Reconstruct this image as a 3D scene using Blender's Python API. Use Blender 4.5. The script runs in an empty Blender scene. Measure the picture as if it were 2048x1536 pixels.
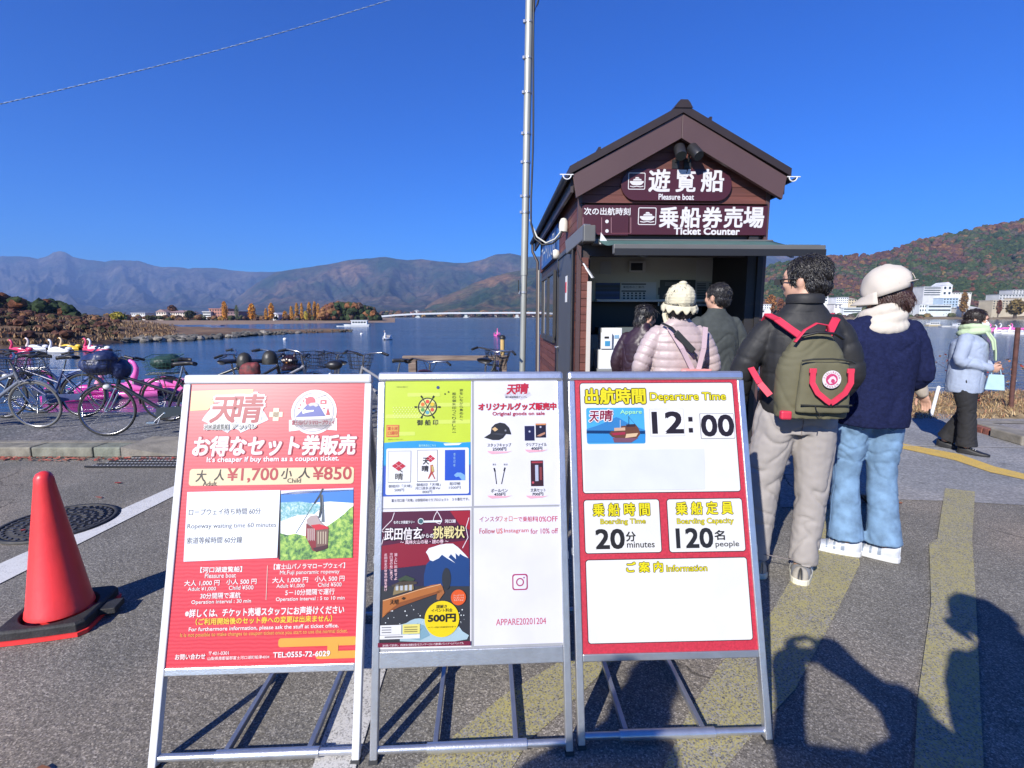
import bpy, bmesh, math, random
import numpy as np
from mathutils import Vector, Matrix, noise
R = math.radians
rnd = random.Random(7)
sc = bpy.context.scene
COL = sc.collection
# ------------------------------------------------------------------ camera
F, PITCH, CAMH = 1000.0, math.atan(136 / 1000.0), 1.40
cam = bpy.data.cameras.new('camera'); camo = bpy.data.objects.new('camera', cam); COL.objects.link(camo)
cam.sensor_fit = 'HORIZONTAL'; cam.sensor_width = 36; cam.lens = 36 * F / 2048
cam.clip_start = 0.05; cam.clip_end = 30000
camo.location = (0, 0, CAMH); camo.rotation_euler = (R(90) - PITCH, 0, 0)
sc.camera = camo
# ------------------------------------------------------------------ world, sun, exposure
SUN_EL, SUN_AZ = R(31.5), R(31.5)          # shadows fall SUN_AZ to the right of straight ahead
world = bpy.data.worlds.new('World'); sc.world = world; world.use_nodes = True
wn = world.node_tree; wn.nodes.clear()
wo = wn.nodes.new('ShaderNodeOutputWorld'); bg = wn.nodes.new('ShaderNodeBackground'); sky = wn.nodes.new('ShaderNodeTexSky')
sky.sky_type = 'NISHITA'; sky.sun_disc = False; sky.sun_elevation = SUN_EL; sky.sun_rotation = math.pi + SUN_AZ
sky.altitude = 900; sky.air_density = 1.0; sky.dust_density = 0.0; sky.ozone_density = 6.0
hs = wn.nodes.new('ShaderNodeHueSaturation'); hs.inputs['Saturation'].default_value = 1.75; hs.inputs['Hue'].default_value = .522; hs.inputs['Value'].default_value = 1.0
wn.links.new(sky.outputs[0], hs.inputs['Color']); wn.links.new(hs.outputs[0], bg.inputs[0])
bg.inputs[1].default_value = 0.120; wn.links.new(bg.outputs[0], wo.inputs[0])
sun = bpy.data.lights.new('sun', 'SUN'); suno = bpy.data.objects.new('sun', sun); COL.objects.link(suno)
sun.energy = 5.0; sun.angle = R(0.53); sun.color = (1.0, 0.955, 0.88)
sdir = Vector((math.cos(SUN_EL) * math.sin(SUN_AZ), math.cos(SUN_EL) * math.cos(SUN_AZ), -math.sin(SUN_EL)))
suno.rotation_euler = sdir.to_track_quat('-Z', 'Y').to_euler(); suno.location = (-6, -8, 12)
sc.view_settings.view_transform = 'Standard'; sc.view_settings.look = 'None'
sc.view_settings.exposure = 0.56; sc.view_settings.gamma = 1.0; sc.view_settings.use_curve_mapping = False
sc.render.engine = 'CYCLES'; sc.cycles.max_bounces = 6; sc.cycles.volume_bounces = 0
sc.cycles.transparent_max_bounces = 8
# ------------------------------------------------------------------ measuring: a photo pixel (2048 x 1536) to a point
CP, SP = math.cos(PITCH), math.sin(PITCH)
CAM = Vector((0, 0, CAMH))
def ray(px, py):
    x, u = (px - 1024) / F, -(py - 768) / F
    return Vector((x, CP + u * SP, u * CP - SP))
def at(px, py, Y):
    d = ray(px, py); return CAM + d * (Y / d.y)
def ground(px, py, z=0.0):
    d = ray(px, py); return CAM + d * ((z - CAMH) / d.z)
def hit(px, py, O, n):
    d = ray(px, py); return CAM + d * ((O - CAM).dot(n) / d.dot(n))
# ------------------------------------------------------------------ objects
MW = {}
def link(o, parent=None):
    COL.objects.link(o)
    if parent is not None: o.parent = parent
    return o
def tag(o, label=None, cat=None, group=None, kind=None):
    if label: o['label'] = label
    if cat: o['category'] = cat
    if group: o['group'] = group
    if kind: o['kind'] = kind
    return o
def empty(name, loc=(0, 0, 0), rz=0.0, label=None, cat=None, group=None, rot=None, scale=1.0):
    o = bpy.data.objects.new(name, None); COL.objects.link(o)
    o.empty_display_size = 0.1
    o.location = loc; o.rotation_euler = rot if rot else (0, 0, rz); o.scale = (scale,) * 3
    MW[o.name] = Matrix.Translation(Vector(loc)) @ o.rotation_euler.to_matrix().to_4x4() @ Matrix.Scale(scale, 4)
    return tag(o, label, cat, group)
def copy_tree(o, parent=None):
    c = o.copy(); COL.objects.link(c)
    if parent is not None: c.parent = parent
    for ch in [k for k in COL.objects if k.parent == o]: copy_tree(ch, c)
    return c
def lin(h):
    if not isinstance(h, str): return tuple(h)[:3]
    h = h.lstrip('#'); v = [int(h[i:i + 2], 16) / 255 for i in (0, 2, 4)]
    return tuple(c / 12.92 if c <= .04045 else ((c + .055) / 1.055) ** 2.4 for c in v)
MATS = {}
def mat(name, col, rough=.6, metal=0.0, var=0.0, vscale=6.0, bump=0.0, bscale=60.0, spec=.5, col2=None, stretch=None, coat=0.0, alpha=None, emit=None, attr=None, detail=4.0, trans=0.0, bdist=.01):
    if name in MATS: return MATS[name]
    m = bpy.data.materials.new(name); m.use_nodes = True; nt = m.node_tree; N = nt.nodes; L = nt.links
    b = N['Principled BSDF']; c = lin(col)
    b.inputs['Base Color'].default_value = (*c, 1); b.inputs['Roughness'].default_value = rough; b.inputs['Metallic'].default_value = metal
    b.inputs['Specular IOR Level'].default_value = spec; b.inputs['Coat Weight'].default_value = coat
    b.inputs['Transmission Weight'].default_value = trans
    if emit: b.inputs['Emission Color'].default_value = (*lin(emit[0]), 1); b.inputs['Emission Strength'].default_value = emit[1]
    tc = N.new('ShaderNodeTexCoord'); mp = N.new('ShaderNodeMapping'); L.new(tc.outputs['Object'], mp.inputs[0])
    if stretch: mp.inputs['Scale'].default_value = stretch
    if attr:
        a = N.new('ShaderNodeVertexColor'); a.layer_name = attr; base = a.outputs[0]
    else: base = None
    if var > 0 or col2:
        n = N.new('ShaderNodeTexNoise'); n.inputs['Scale'].default_value = vscale; n.inputs['Detail'].default_value = detail; L.new(mp.outputs[0], n.inputs['Vector'])
        r = N.new('ShaderNodeMapRange'); r.inputs[1].default_value = .33; r.inputs[2].default_value = .67; L.new(n.outputs[0], r.inputs[0])
        mx = N.new('ShaderNodeMix'); mx.data_type = 'RGBA'; L.new(r.outputs[0], mx.inputs[0])
        if base is not None:
            mx.blend_type = 'MULTIPLY'; mx.inputs[0].default_value = 1; L.new(base, mx.inputs[6])
            cr = N.new('ShaderNodeMapRange'); cr.inputs[3].default_value = 1 - var; cr.inputs[4].default_value = 1 + var; L.new(r.outputs[0], cr.inputs[0])
            for l in list(mx.inputs[0].links): L.remove(l)
            mx.inputs[0].default_value = 1
            L.new(cr.outputs[0], mx.inputs[7])
        else:
            d = lin(col2) if col2 else tuple(min(1, x * (1 + var)) for x in c)
            a0 = c if col2 else tuple(x * (1 - var) for x in c)
            mx.inputs[6].default_value = (*a0, 1); mx.inputs[7].default_value = (*d, 1)
        L.new(mx.outputs[2], b.inputs['Base Color'])
    elif base is not None: L.new(base, b.inputs['Base Color'])
    if bump > 0:
        n2 = N.new('ShaderNodeTexNoise'); n2.inputs['Scale'].default_value = bscale; n2.inputs['Detail'].default_value = 3; L.new(mp.outputs[0], n2.inputs['Vector'])
        bp = N.new('ShaderNodeBump'); bp.inputs['Strength'].default_value = bump; bp.inputs['Distance'].default_value = bdist; L.new(n2.outputs[0], bp.inputs['Height']); L.new(bp.outputs[0], b.inputs['Normal'])
    if alpha is not None: b.inputs['Alpha'].default_value = alpha
    MATS[name] = m; return m
class MB:
    def __init__(s): s.v = []; s.f = []; s.m = []; s.sm = []; s.T = None
    def add(s, vs, fs, mi=0, smooth=False):
        n = len(s.v)
        if s.T is not None: vs = [s.T @ Vector(p) for p in vs]
        s.v.extend([tuple(p) for p in vs]); s.f.extend([tuple(i + n for i in f) for f in fs]); s.m.extend([mi] * len(fs)); s.sm.extend([smooth] * len(fs)); return s
    def box(s, x0, y0, z0, x1, y1, z1, mi=0, M=None):
        vs = [Vector(p) for p in ((x0, y0, z0), (x1, y0, z0), (x1, y1, z0), (x0, y1, z0), (x0, y0, z1), (x1, y0, z1), (x1, y1, z1), (x0, y1, z1))]
        if M is not None: vs = [M @ p for p in vs]
        return s.add(vs, [(0, 3, 2, 1), (4, 5, 6, 7), (0, 1, 5, 4), (1, 2, 6, 5), (2, 3, 7, 6), (3, 0, 4, 7)], mi)
    def cbox(s, c, d, mi=0, M=None):
        return s.box(c[0] - d[0] / 2, c[1] - d[1] / 2, c[2] - d[2] / 2, c[0] + d[0] / 2, c[1] + d[1] / 2, c[2] + d[2] / 2, mi, M)
    def bar(s, a, b, w, h, mi=0, up=(0, 0, 1)):
        a, b = Vector(a), Vector(b); t = (b - a).normalized(); up = Vector(up)
        if abs(t.dot(up)) > .98: up = Vector((0, 1, 0))
        x = t.cross(up).normalized(); y = x.cross(t)
        vs = [p + x * (i * w / 2) + y * (j * h / 2) for p in (a, b) for i, j in ((-1, -1), (1, -1), (1, 1), (-1, 1))]
        return s.add(vs, [(0, 1, 2, 3), (7, 6, 5, 4), (0, 4, 5, 1), (1, 5, 6, 2), (2, 6, 7, 3), (3, 7, 4, 0)], mi)
    def tube(s, path, r, n=8, mi=0, caps=True, flat=None, ref=None, closed=False):
        P = [Vector(p) for p in path]; k = len(P); vs = []; fs = []
        rr = r if isinstance(r, (list, tuple)) else [r] * k
        up = Vector(ref) if ref else None
        for i, p in enumerate(P):
            if closed: t = (P[(i + 1) % k] - P[i - 1]).normalized()
            else: t = (P[min(i + 1, k - 1)] - P[max(i - 1, 0)]).normalized()
            if up is None or abs(t.dot(up)) > .97:
                up = Vector((0, 0, 1)) if abs(t.z) < .9 else Vector((0, 1, 0))
            x = t.cross(up).normalized(); y = x.cross(t).normalized()
            if ref is None: up = y
            q = rr[i]; qx, qy = q if isinstance(q, (list, tuple)) else (q, q * (flat or 1))
            for j in range(n):
                a = 2 * math.pi * j / n; vs.append(p + x * (qx * math.cos(a)) + y * (qy * math.sin(a)))
        for i in range(k if closed else k - 1):
            for j in range(n):
                a, b = i * n, ((i + 1) % k) * n; fs.append((a + j, a + (j + 1) % n, b + (j + 1) % n, b + j))
        s.add(vs, fs, mi, True)
        if caps and not closed:
            s.add(vs[:n], [tuple(range(n))[::-1]], mi); s.add(vs[-n:], [tuple(range(n))], mi)
        return s
    def lathe(s, prof, n=24, c=(0, 0, 0), mi=0, M=None, smooth=True):
        vs = []; fs = []; k = len(prof)
        for r, z in prof:
            for j in range(n):
                a = 2 * math.pi * j / n; p = Vector((c[0] + r * math.cos(a), c[1] + r * math.sin(a), c[2] + z)); vs.append(M @ p if M is not None else p)
        for i in range(k - 1):
            for j in range(n): fs.append((i * n + j, i * n + (j + 1) % n, (i + 1) * n + (j + 1) % n, (i + 1) * n + j))
        s.add(vs, fs, mi, smooth)
        return s
    def prism(s, poly, h, M, mi=0):
        """poly in the xy plane of M, thick h along +z of M"""
        n = len(poly); vs = [M @ Vector((x, y, 0)) for x, y in poly] + [M @ Vector((x, y, h)) for x, y in poly]
        fs = [tuple(range(n))[::-1], tuple(range(n, 2 * n))] + [(i, (i + 1) % n, n + (i + 1) % n, n + i) for i in range(n)]
        return s.add(vs, fs, mi)
    def ell(s, c, r, M=None, nu=14, nv=9, mi=0):
        vs = []; fs = []
        for i in range(nv + 1):
            th = math.pi * i / nv
            for j in range(nu):
                a = 2 * math.pi * j / nu; p = Vector((r[0] * math.sin(th) * math.cos(a), r[1] * math.sin(th) * math.sin(a), r[2] * math.cos(th)))
                if M is not None: p = M @ p
                vs.append(p + Vector(c))
        for i in range(nv):
            for j in range(nu): fs.append((i * nu + j, (i + 1) * nu + j, (i + 1) * nu + (j + 1) % nu, i * nu + (j + 1) % nu))
        return s.add(vs, fs, mi, True)
    def obj(s, name, mats, parent=None, world=False, bevel=0, label=None, cat=None, group=None, kind=None, smooth=None, cols=None):
        me = bpy.data.meshes.new(name)
        vs = s.v
        if world and parent is not None:
            q = parent
            while q.name not in MW: q = q.parent
            I = MW[q.name].inverted(); vs = [tuple(I @ Vector(p)) for p in vs]
        me.from_pydata(vs, [], s.f)
        if not isinstance(mats, (list, tuple)): mats = [mats]
        for m in mats: me.materials.append(m)
        me.polygons.foreach_set('material_index', s.m)
        me.polygons.foreach_set('use_smooth', [smooth] * len(s.f) if smooth is not None else s.sm)
        if cols is not None:
            ca = me.color_attributes.new('col', 'FLOAT_COLOR', 'POINT'); ca.data.foreach_set('color', np.array(cols, dtype=np.float32).reshape(-1))
        me.update()
        o = bpy.data.objects.new(name, me); link(o, parent)
        if bevel:
            b = o.modifiers.new('bevel', 'BEVEL'); b.width = bevel; b.segments = 2; b.limit_method = 'ANGLE'; b.angle_limit = R(40)
        return tag(o, label, cat, group, kind)
def voxel_mesh(mb, voxel, smooth=4, extra=None):
    """joined shapes grown into one continuous skin"""
    me = bpy.data.meshes.new('tmp'); me.from_pydata(mb.v, [], mb.f)
    bm = bmesh.new(); bm.from_mesh(me); bmesh.ops.remove_doubles(bm, verts=bm.verts, dist=1e-5); bmesh.ops.recalc_face_normals(bm, faces=bm.faces); bm.to_mesh(me); bm.free()
    o = bpy.data.objects.new('tmp', me); COL.objects.link(o)
    r = o.modifiers.new('r', 'REMESH'); r.mode = 'VOXEL'; r.voxel_size = voxel
    s = o.modifiers.new('s', 'SMOOTH'); s.factor = .5; s.iterations = smooth
    dg = bpy.context.evaluated_depsgraph_get(); m2 = bpy.data.meshes.new_from_object(o.evaluated_get(dg))
    bpy.data.objects.remove(o); bpy.data.meshes.remove(me)
    return m2
def displace(me, fn):
    n = len(me.vertices); co = np.empty(n * 3, np.float32); no = np.empty(n * 3, np.float32)
    me.vertices.foreach_get('co', co); me.vertices.foreach_get('normal', no); co = co.reshape(-1, 3); no = no.reshape(-1, 3)
    d = np.array([fn(c, k) for c, k in zip(co.tolist(), no.tolist())], np.float32)
    me.vertices.foreach_set('co', (co + no * d[:, None]).reshape(-1)); me.update()
def skin_obj(name, me, m, parent, **k):
    me.name = name; me.materials.clear()
    for x in (m if isinstance(m, (list, tuple)) else [m]): me.materials.append(x)
    me.polygons.foreach_set('use_smooth', [True] * len(me.polygons))
    o = bpy.data.objects.new(name, me); link(o, parent); return tag(o, **k)
# ------------------------------------------------------------------ flat print and lettering
GL = {}
def glyphs(text, off=0.0):
    key = (text, off)
    if key in GL: return GL[key]
    c = bpy.data.curves.new('t', 'FONT'); c.body = text; c.offset = off; c.resolution_u = 3; c.fill_mode = 'FRONT'
    o = bpy.data.objects.new('t', c); me = o.to_mesh()
    vs = [tuple(v.co) for v in me.vertices]; fs = [tuple(p.vertices) for p in me.polygons]
    o.to_mesh_clear(); bpy.data.objects.remove(o); bpy.data.curves.remove(c)
    GL[key] = (vs, fs); return GL[key]
class Plane:
    def __init__(s, O, u, v): s.O = Vector(O); s.u = Vector(u).normalized(); s.v = Vector(v).normalized(); s.n = s.u.cross(s.v).normalized()
    def uv(s, px, py):
        p = hit(px, py, s.O, s.n) - s.O; return p.dot(s.u), p.dot(s.v)
    def P(s, u, v, d=0.0): return s.O + s.u * u + s.v * v + s.n * d
def ink(h, rough=.5): return mat('ink_' + h.lstrip('#') + ('' if rough == .5 else '_%d' % int(rough * 100)), tuple(x * .66 for x in lin(h)), rough=rough, var=.035, vscale=9, spec=.4)
class Flats:
    STEP = .0007
    def __init__(s, pl, base=.001, rough=.5): s.pl = pl; s.b = base; s.mb = MB(); s.mi = {}; s.ms = []; s.rough = rough
    def idx(s, c):
        m = c if not isinstance(c, str) else ink(c, s.rough); k = m.name
        if k not in s.mi: s.mi[k] = len(s.ms); s.ms.append(m)
        return s.mi[k]
    def uvpoly(s, pts, c, layer=0):
        d = s.b + layer * s.STEP
        s.mb.add([s.pl.P(u, v, d) for u, v in pts], [tuple(range(len(pts)))], s.idx(c)); return s
    def poly(s, pts, c, layer=0): return s.uvpoly([s.pl.uv(*p) for p in pts], c, layer)
    def rect(s, x0, y0, x1, y1, c, layer=0, r=0.0, frame=None):
        """px: left-top and right-bottom corners measured on the plane"""
        u0, v0 = s.pl.uv(x0, y0); u1, v1 = s.pl.uv(x1, y1); return s.uvrect(u0, v1, u1, v0, c, layer, r)
    def uvrect(s, u0, v0, u1, v1, c, layer=0, r=0.0):
        if r <= 0: return s.uvpoly([(u0, v0), (u1, v0), (u1, v1), (u0, v1)], c, layer)
        pts = []
        for cx, cy, a0 in ((u1 - r, v0 + r, -90), (u1 - r, v1 - r, 0), (u0 + r, v1 - r, 90), (u0 + r, v0 + r, 180)):
            pts += [(cx + r * math.cos(R(a0 + 90 * i / 5)), cy + r * math.sin(R(a0 + 90 * i / 5))) for i in range(6)]
        return s.uvpoly(pts, c, layer)
    def disc(s, px, py, rp, c, layer=0, n=28, ry=None, r_in=0):
        u, v = s.pl.uv(px, py); r = abs(s.pl.uv(px + rp, py)[0] - u); q = ry / rp if ry else 1
        if r_in:
            ri = r * r_in / rp; d = s.b + layer * s.STEP; vs = []; 
            for i in range(n):
                a = 2 * math.pi * i / n; vs += [s.pl.P(u + r * math.cos(a), v + r * q * math.sin(a), d), s.pl.P(u + ri * math.cos(a), v + ri * q * math.sin(a), d)]
            s.mb.add(vs, [(2 * i, 2 * ((i + 1) % n), 2 * ((i + 1) % n) + 1, 2 * i + 1) for i in range(n)], s.idx(c)); return s
        return s.uvpoly([(u + r * math.cos(2 * math.pi * i / n), v + r * q * math.sin(2 * math.pi * i / n)) for i in range(n)], c, layer)
    def line(s, pts, w, c, layer=0):
        q = [Vector(s.pl.uv(*p)) for p in pts]; ww = abs(s.pl.uv(pts[0][0] + w, pts[0][1])[0] - q[0].x) / 2
        for a, b in zip(q, q[1:]):
            t = (b - a).normalized(); n = Vector((-t.y, t.x)) * ww
            s.uvpoly([tuple(a + n), tuple(a - n), tuple(b - n), tuple(b + n)], c, layer)
        return s
    def text(s, body, x0, x1, yc, h, c, layer=2, bold=0.0, out=None, outc=None, rot=0, shear=0.0, slope=None):
        """fits the glyphs into the photo-pixel span x0..x1 about yc, h pixels tall"""
        vs, fs = glyphs(body, 0.0)
        if not vs: return s
        X = [p[0] for p in vs]; Y = [p[1] for p in vs]; bx0, bx1, by0, by1 = min(X), max(X), min(Y), max(Y)
        cx = (x0 + x1) / 2; u0 = s.pl.uv(x0, yc)[0]; u1 = s.pl.uv(x1, yc)[0]; vc = s.pl.uv(cx, yc)[1]; hv = abs(s.pl.uv(cx, yc - h / 2)[1] - s.pl.uv(cx, yc + h / 2)[1])
        kx = (u1 - u0) / max(1e-6, bx1 - bx0); ky = hv / max(1e-6, by1 - by0)
        kk = (abs(kx) + ky) / 2
        for o, col, ly in (((out, outc, layer),) if out else ()) + ((bold, c, layer + (1 if out else 0)),):
            n = 8 if o > .045 else 4
            sh = [(0, 0)] if o < .004 else [(o * math.cos(2 * math.pi * (i + .5) / n), o * math.sin(2 * math.pi * (i + .5) / n)) for i in range(n)]
            for i, (ax, ay) in enumerate(sh):
                d = s.b + ly * s.STEP + i * .00004
                pts = [s.pl.P(u0 + (p[0] - bx0) * kx + ax * kk + shear * (p[1] - by0) * ky, vc + (p[1] - (by0 + by1) / 2) * ky + ay * kk, d) for p in vs]
                s.mb.add(pts, fs, s.idx(col))
        return s
    def vtext(s, body, xc, y0, y1, w, c, layer=2, bold=0.0):
        n = len(body); st = (y1 - y0) / n
        for i, ch in enumerate(body):
            if ch == ' ': continue
            k = .8 if ch not in 'ー。、' else .3
            s.text(ch, xc - w / 2, xc + w / 2, y0 + st * (i + .5), st * k, c, layer, bold)
        return s
    def done(s, name, parent, world=True, **k): return s.mb.obj(name, s.ms, parent, world=world, **k)
# ================================================================== materials of the setting
def asphalt_mat(name, c1, c2, c3, grit=150, warm=None):
    m = bpy.data.materials.new(name); m.use_nodes = True; nt = m.node_tree; N = nt.nodes; L = nt.links; b = N['Principled BSDF']
    tc = N.new('ShaderNodeTexCoord')
    vo = N.new('ShaderNodeTexVoronoi'); vo.inputs['Scale'].default_value = grit; L.new(tc.outputs['Object'], vo.inputs['Vector'])
    rp = N.new('ShaderNodeValToRGB'); cr = rp.color_ramp; cr.interpolation = 'LINEAR'
    cr.elements[0].position = .0; cr.elements[0].color = (*c1, 1); cr.elements[1].position = 1; cr.elements[1].color = (*c3, 1)
    e = cr.elements.new(.55); e.color = (*c2, 1); e = cr.elements.new(.82); e.color = (*[x * 1.25 for x in c2], 1)
    sp = N.new('ShaderNodeSeparateColor'); L.new(vo.outputs['Color'], sp.inputs[0]); L.new(sp.outputs[0], rp.inputs[0])
    n1 = N.new('ShaderNodeTexNoise'); n1.inputs['Scale'].default_value = 1.1; n1.inputs['Detail'].default_value = 6; n1.inputs['Roughness'].default_value = .65; L.new(tc.outputs['Object'], n1.inputs['Vector'])
    mr = N.new('ShaderNodeMapRange'); mr.inputs[1].default_value = .3; mr.inputs[2].default_value = .7; mr.inputs[3].default_value = .72; mr.inputs[4].default_value = 1.22; L.new(n1.outputs[0], mr.inputs[0])
    mx = N.new('ShaderNodeMix'); mx.data_type = 'RGBA'; mx.blend_type = 'MULTIPLY'; mx.inputs[0].default_value = 1; L.new(rp.outputs[0], mx.inputs[6]); L.new(mr.outputs[0], mx.inputs[7])
    n3 = N.new('ShaderNodeTexNoise'); n3.inputs['Scale'].default_value = .55; n3.inputs['Detail'].default_value = 3; L.new(tc.outputs['Object'], n3.inputs['Vector'])
    m3 = N.new('ShaderNodeMapRange'); m3.inputs[1].default_value = .45; m3.inputs[2].default_value = .7; L.new(n3.outputs[0], m3.inputs[0])
    mw = N.new('ShaderNodeMix'); mw.data_type = 'RGBA'; mw.blend_type = 'MULTIPLY'; L.new(m3.outputs[0], mw.inputs[0]); L.new(mx.outputs[2], mw.inputs[6]); mw.inputs[7].default_value = (*(warm or (1.12, .98, .88)), 1)
    wp = N.new('ShaderNodeTexNoise'); wp.inputs['Scale'].default_value = 2.2; wp.inputs['Detail'].default_value = 4; L.new(tc.outputs['Object'], wp.inputs['Vector'])
    wa = N.new('ShaderNodeMix'); wa.data_type = 'RGBA'; wa.blend_type = 'ADD'; wa.inputs[0].default_value = .35; L.new(tc.outputs['Object'], wa.inputs[6]); L.new(wp.outputs['Color'], wa.inputs[7])
    vc = N.new('ShaderNodeTexVoronoi'); vc.feature = 'DISTANCE_TO_EDGE'; vc.inputs['Scale'].default_value = .85; L.new(wa.outputs[2], vc.inputs['Vector'])
    c1_ = N.new('ShaderNodeMapRange'); c1_.inputs[1].default_value = .002; c1_.inputs[2].default_value = .007; c1_.inputs[3].default_value = 1; c1_.inputs[4].default_value = 0; L.new(vc.outputs['Distance'], c1_.inputs[0])
    c2_ = N.new('ShaderNodeMapRange'); c2_.inputs[1].default_value = .50; c2_.inputs[2].default_value = .60; L.new(n3.outputs[0], c2_.inputs[0])
    c3_ = N.new('ShaderNodeMath'); c3_.operation = 'MULTIPLY'; L.new(c1_.outputs[0], c3_.inputs[0]); L.new(c2_.outputs[0], c3_.inputs[1])
    mk = N.new('ShaderNodeMix'); mk.data_type = 'RGBA'; mk.blend_type = 'MULTIPLY'; L.new(c3_.outputs[0], mk.inputs[0]); L.new(mw.outputs[2], mk.inputs[6]); mk.inputs[7].default_value = (.25, .25, .25, 1)
    st = N.new('ShaderNodeTexNoise'); st.inputs['Scale'].default_value = 3.3; st.inputs['Detail'].default_value = 2; L.new(tc.outputs['Object'], st.inputs['Vector'])
    s1_ = N.new('ShaderNodeMapRange'); s1_.inputs[1].default_value = .66; s1_.inputs[2].default_value = .74; s1_.inputs[4].default_value = .45; L.new(st.outputs[0], s1_.inputs[0])
    ms = N.new('ShaderNodeMix'); ms.data_type = 'RGBA'; ms.blend_type = 'MULTIPLY'; L.new(s1_.outputs[0], ms.inputs[0]); L.new(mk.outputs[2], ms.inputs[6]); ms.inputs[7].default_value = (.45, .44, .43, 1)
    L.new(ms.outputs[2], b.inputs['Base Color']); b.inputs['Roughness'].default_value = .88; b.inputs['Specular IOR Level'].default_value = .3
    bp = N.new('ShaderNodeBump'); bp.inputs['Strength'].default_value = .75; bp.inputs['Distance'].default_value = .006; L.new(sp.outputs[1], bp.inputs['Height'])
    n2 = N.new('ShaderNodeTexNoise'); n2.inputs['Scale'].default_value = 45; L.new(tc.outputs['Object'], n2.inputs['Vector'])
    b2 = N.new('ShaderNodeBump'); b2.inputs['Strength'].default_value = .5; b2.inputs['Distance'].default_value = .01; L.new(n2.outputs[0], b2.inputs['Height']); L.new(bp.outputs[0], b2.inputs['Normal']); L.new(b2.outputs[0], b.inputs['Normal'])
    MATS[name] = m; return m
ASPH = asphalt_mat('asphalt', (.108, .100, .086), (.192, .179, .155), (.40, .375, .33), 210)
ASPH2 = asphalt_mat('asphalt_path', (.085, .086, .088), (.145, .146, .148), (.28, .28, .28), 60)
APRON = asphalt_mat('apron_concrete', (.19, .19, .195), (.235, .237, .24), (.30, .30, .30), 70)
def paint_mat(name, col, wear, base=(.165, .155, .142), wscale=9.0):
    """road paint worn down to the stones"""
    m = bpy.data.materials.new(name); m.use_nodes = True; nt = m.node_tree; N = nt.nodes; L = nt.links; b = N['Principled BSDF']
    tc = N.new('ShaderNodeTexCoord')
    n = N.new('ShaderNodeTexNoise'); n.inputs['Scale'].default_value = wscale; n.inputs['Detail'].default_value = 8; n.inputs['Roughness'].default_value = .75; L.new(tc.outputs['Object'], n.inputs['Vector'])
    vo = N.new('ShaderNodeTexVoronoi'); vo.inputs['Scale'].default_value = 200; L.new(tc.outputs['Object'], vo.inputs['Vector'])
    sp = N.new('ShaderNodeSeparateColor'); L.new(vo.outputs['Color'], sp.inputs[0])
    ad = N.new('ShaderNodeMath'); ad.operation = 'MULTIPLY_ADD'; ad.inputs[1].default_value = .62; L.new(sp.outputs[2], ad.inputs[0]); L.new(n.outputs[0], ad.inputs[2])
    mr = N.new('ShaderNodeMapRange'); mr.inputs[1].default_value = wear - .20; mr.inputs[2].default_value = wear + .22; L.new(ad.outputs[0], mr.inputs[0])
    mx = N.new('ShaderNodeMix'); mx.data_type = 'RGBA'; L.new(mr.outputs[0], mx.inputs[0]); mx.inputs[6].default_value = (*lin(col), 1)
    rp = N.new('ShaderNodeMix'); rp.data_type = 'RGBA'; L.new(sp.outputs[0], rp.inputs[0]); rp.inputs[6].default_value = (*[x * .5 for x in base], 1); rp.inputs[7].default_value = (*[x * 2 for x in base], 1)
    L.new(rp.outputs[2], mx.inputs[7]); L.new(mx.outputs[2], b.inputs['Base Color']); b.inputs['Roughness'].default_value = .8
    bp = N.new('ShaderNodeBump'); bp.inputs['Strength'].default_value = .5; bp.inputs['Distance'].default_value = .005; L.new(sp.outputs[1], bp.inputs['Height']); L.new(bp.outputs[0], b.inputs['Normal'])
    MATS[name] = m; return m
WHITE_P = paint_mat('white_road_paint', (.62, .61, .58), 1.15)
WHITE_W = paint_mat('white_road_paint_worn', (.56, .54, .50), .98, wscale=7)
YEL_W = paint_mat('yellow_road_paint_worn', (.38, .33, .12), .80, wscale=2.6)
YEL_P = paint_mat('yellow_road_paint', (.60, .40, .08), 1.1)
CONC = mat('kerb_concrete', (.22, .20, .165), rough=.9, var=.25, vscale=7, bump=.5, bscale=60)
DIRT = mat('dry_ground', (.22, .16, .09), rough=.95, var=.4, vscale=5, bump=.6, bscale=30, bdist=.03)
# ================================================================== water
def water():
    m = bpy.data.materials.new('lake_water'); m.use_nodes = True; nt = m.node_tree; N = nt.nodes; L = nt.links; b = N['Principled BSDF']
    b.inputs['Base Color'].default_value = (.008, .030, .062, 1); b.inputs['Roughness'].default_value = .12; b.inputs['IOR'].default_value = 1.33
    tc = N.new('ShaderNodeTexCoord'); mp = N.new('ShaderNodeMapping'); mp.inputs['Scale'].default_value = (.6, 1.6, 1); L.new(tc.outputs['Object'], mp.inputs[0])
    n = N.new('ShaderNodeTexNoise'); n.inputs['Scale'].default_value = 1.6; n.inputs['Detail'].default_value = 5; L.new(mp.outputs[0], n.inputs['Vector'])
    n2 = N.new('ShaderNodeTexNoise'); n2.inputs['Scale'].default_value = .05; n2.inputs['Detail'].default_value = 3; L.new(mp.outputs[0], n2.inputs['Vector'])
    mr = N.new('ShaderNodeMapRange'); mr.inputs[1].default_value = .35; mr.inputs[2].default_value = .65; mr.inputs[3].default_value = .35; mr.inputs[4].default_value = 1.0; L.new(n2.outputs[0], mr.inputs[0])
    bp = N.new('ShaderNodeBump'); bp.inputs['Distance'].default_value = .10; L.new(n.outputs[0], bp.inputs['Height']); L.new(mr.outputs[0], bp.inputs['Strength']); L.new(bp.outputs[0], b.inputs['Normal'])
    mb = MB(); mb.add([(-9000, 6.2, 0), (9000, 6.2, 0), (9000, 12000, 0), (-9000, 12000, 0)], [(0, 1, 2, 3)])
    o = mb.obj('lake_water', m, kind='structure'); o.location = (0, 0, WZ)
WZ = -1.2
water()
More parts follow.
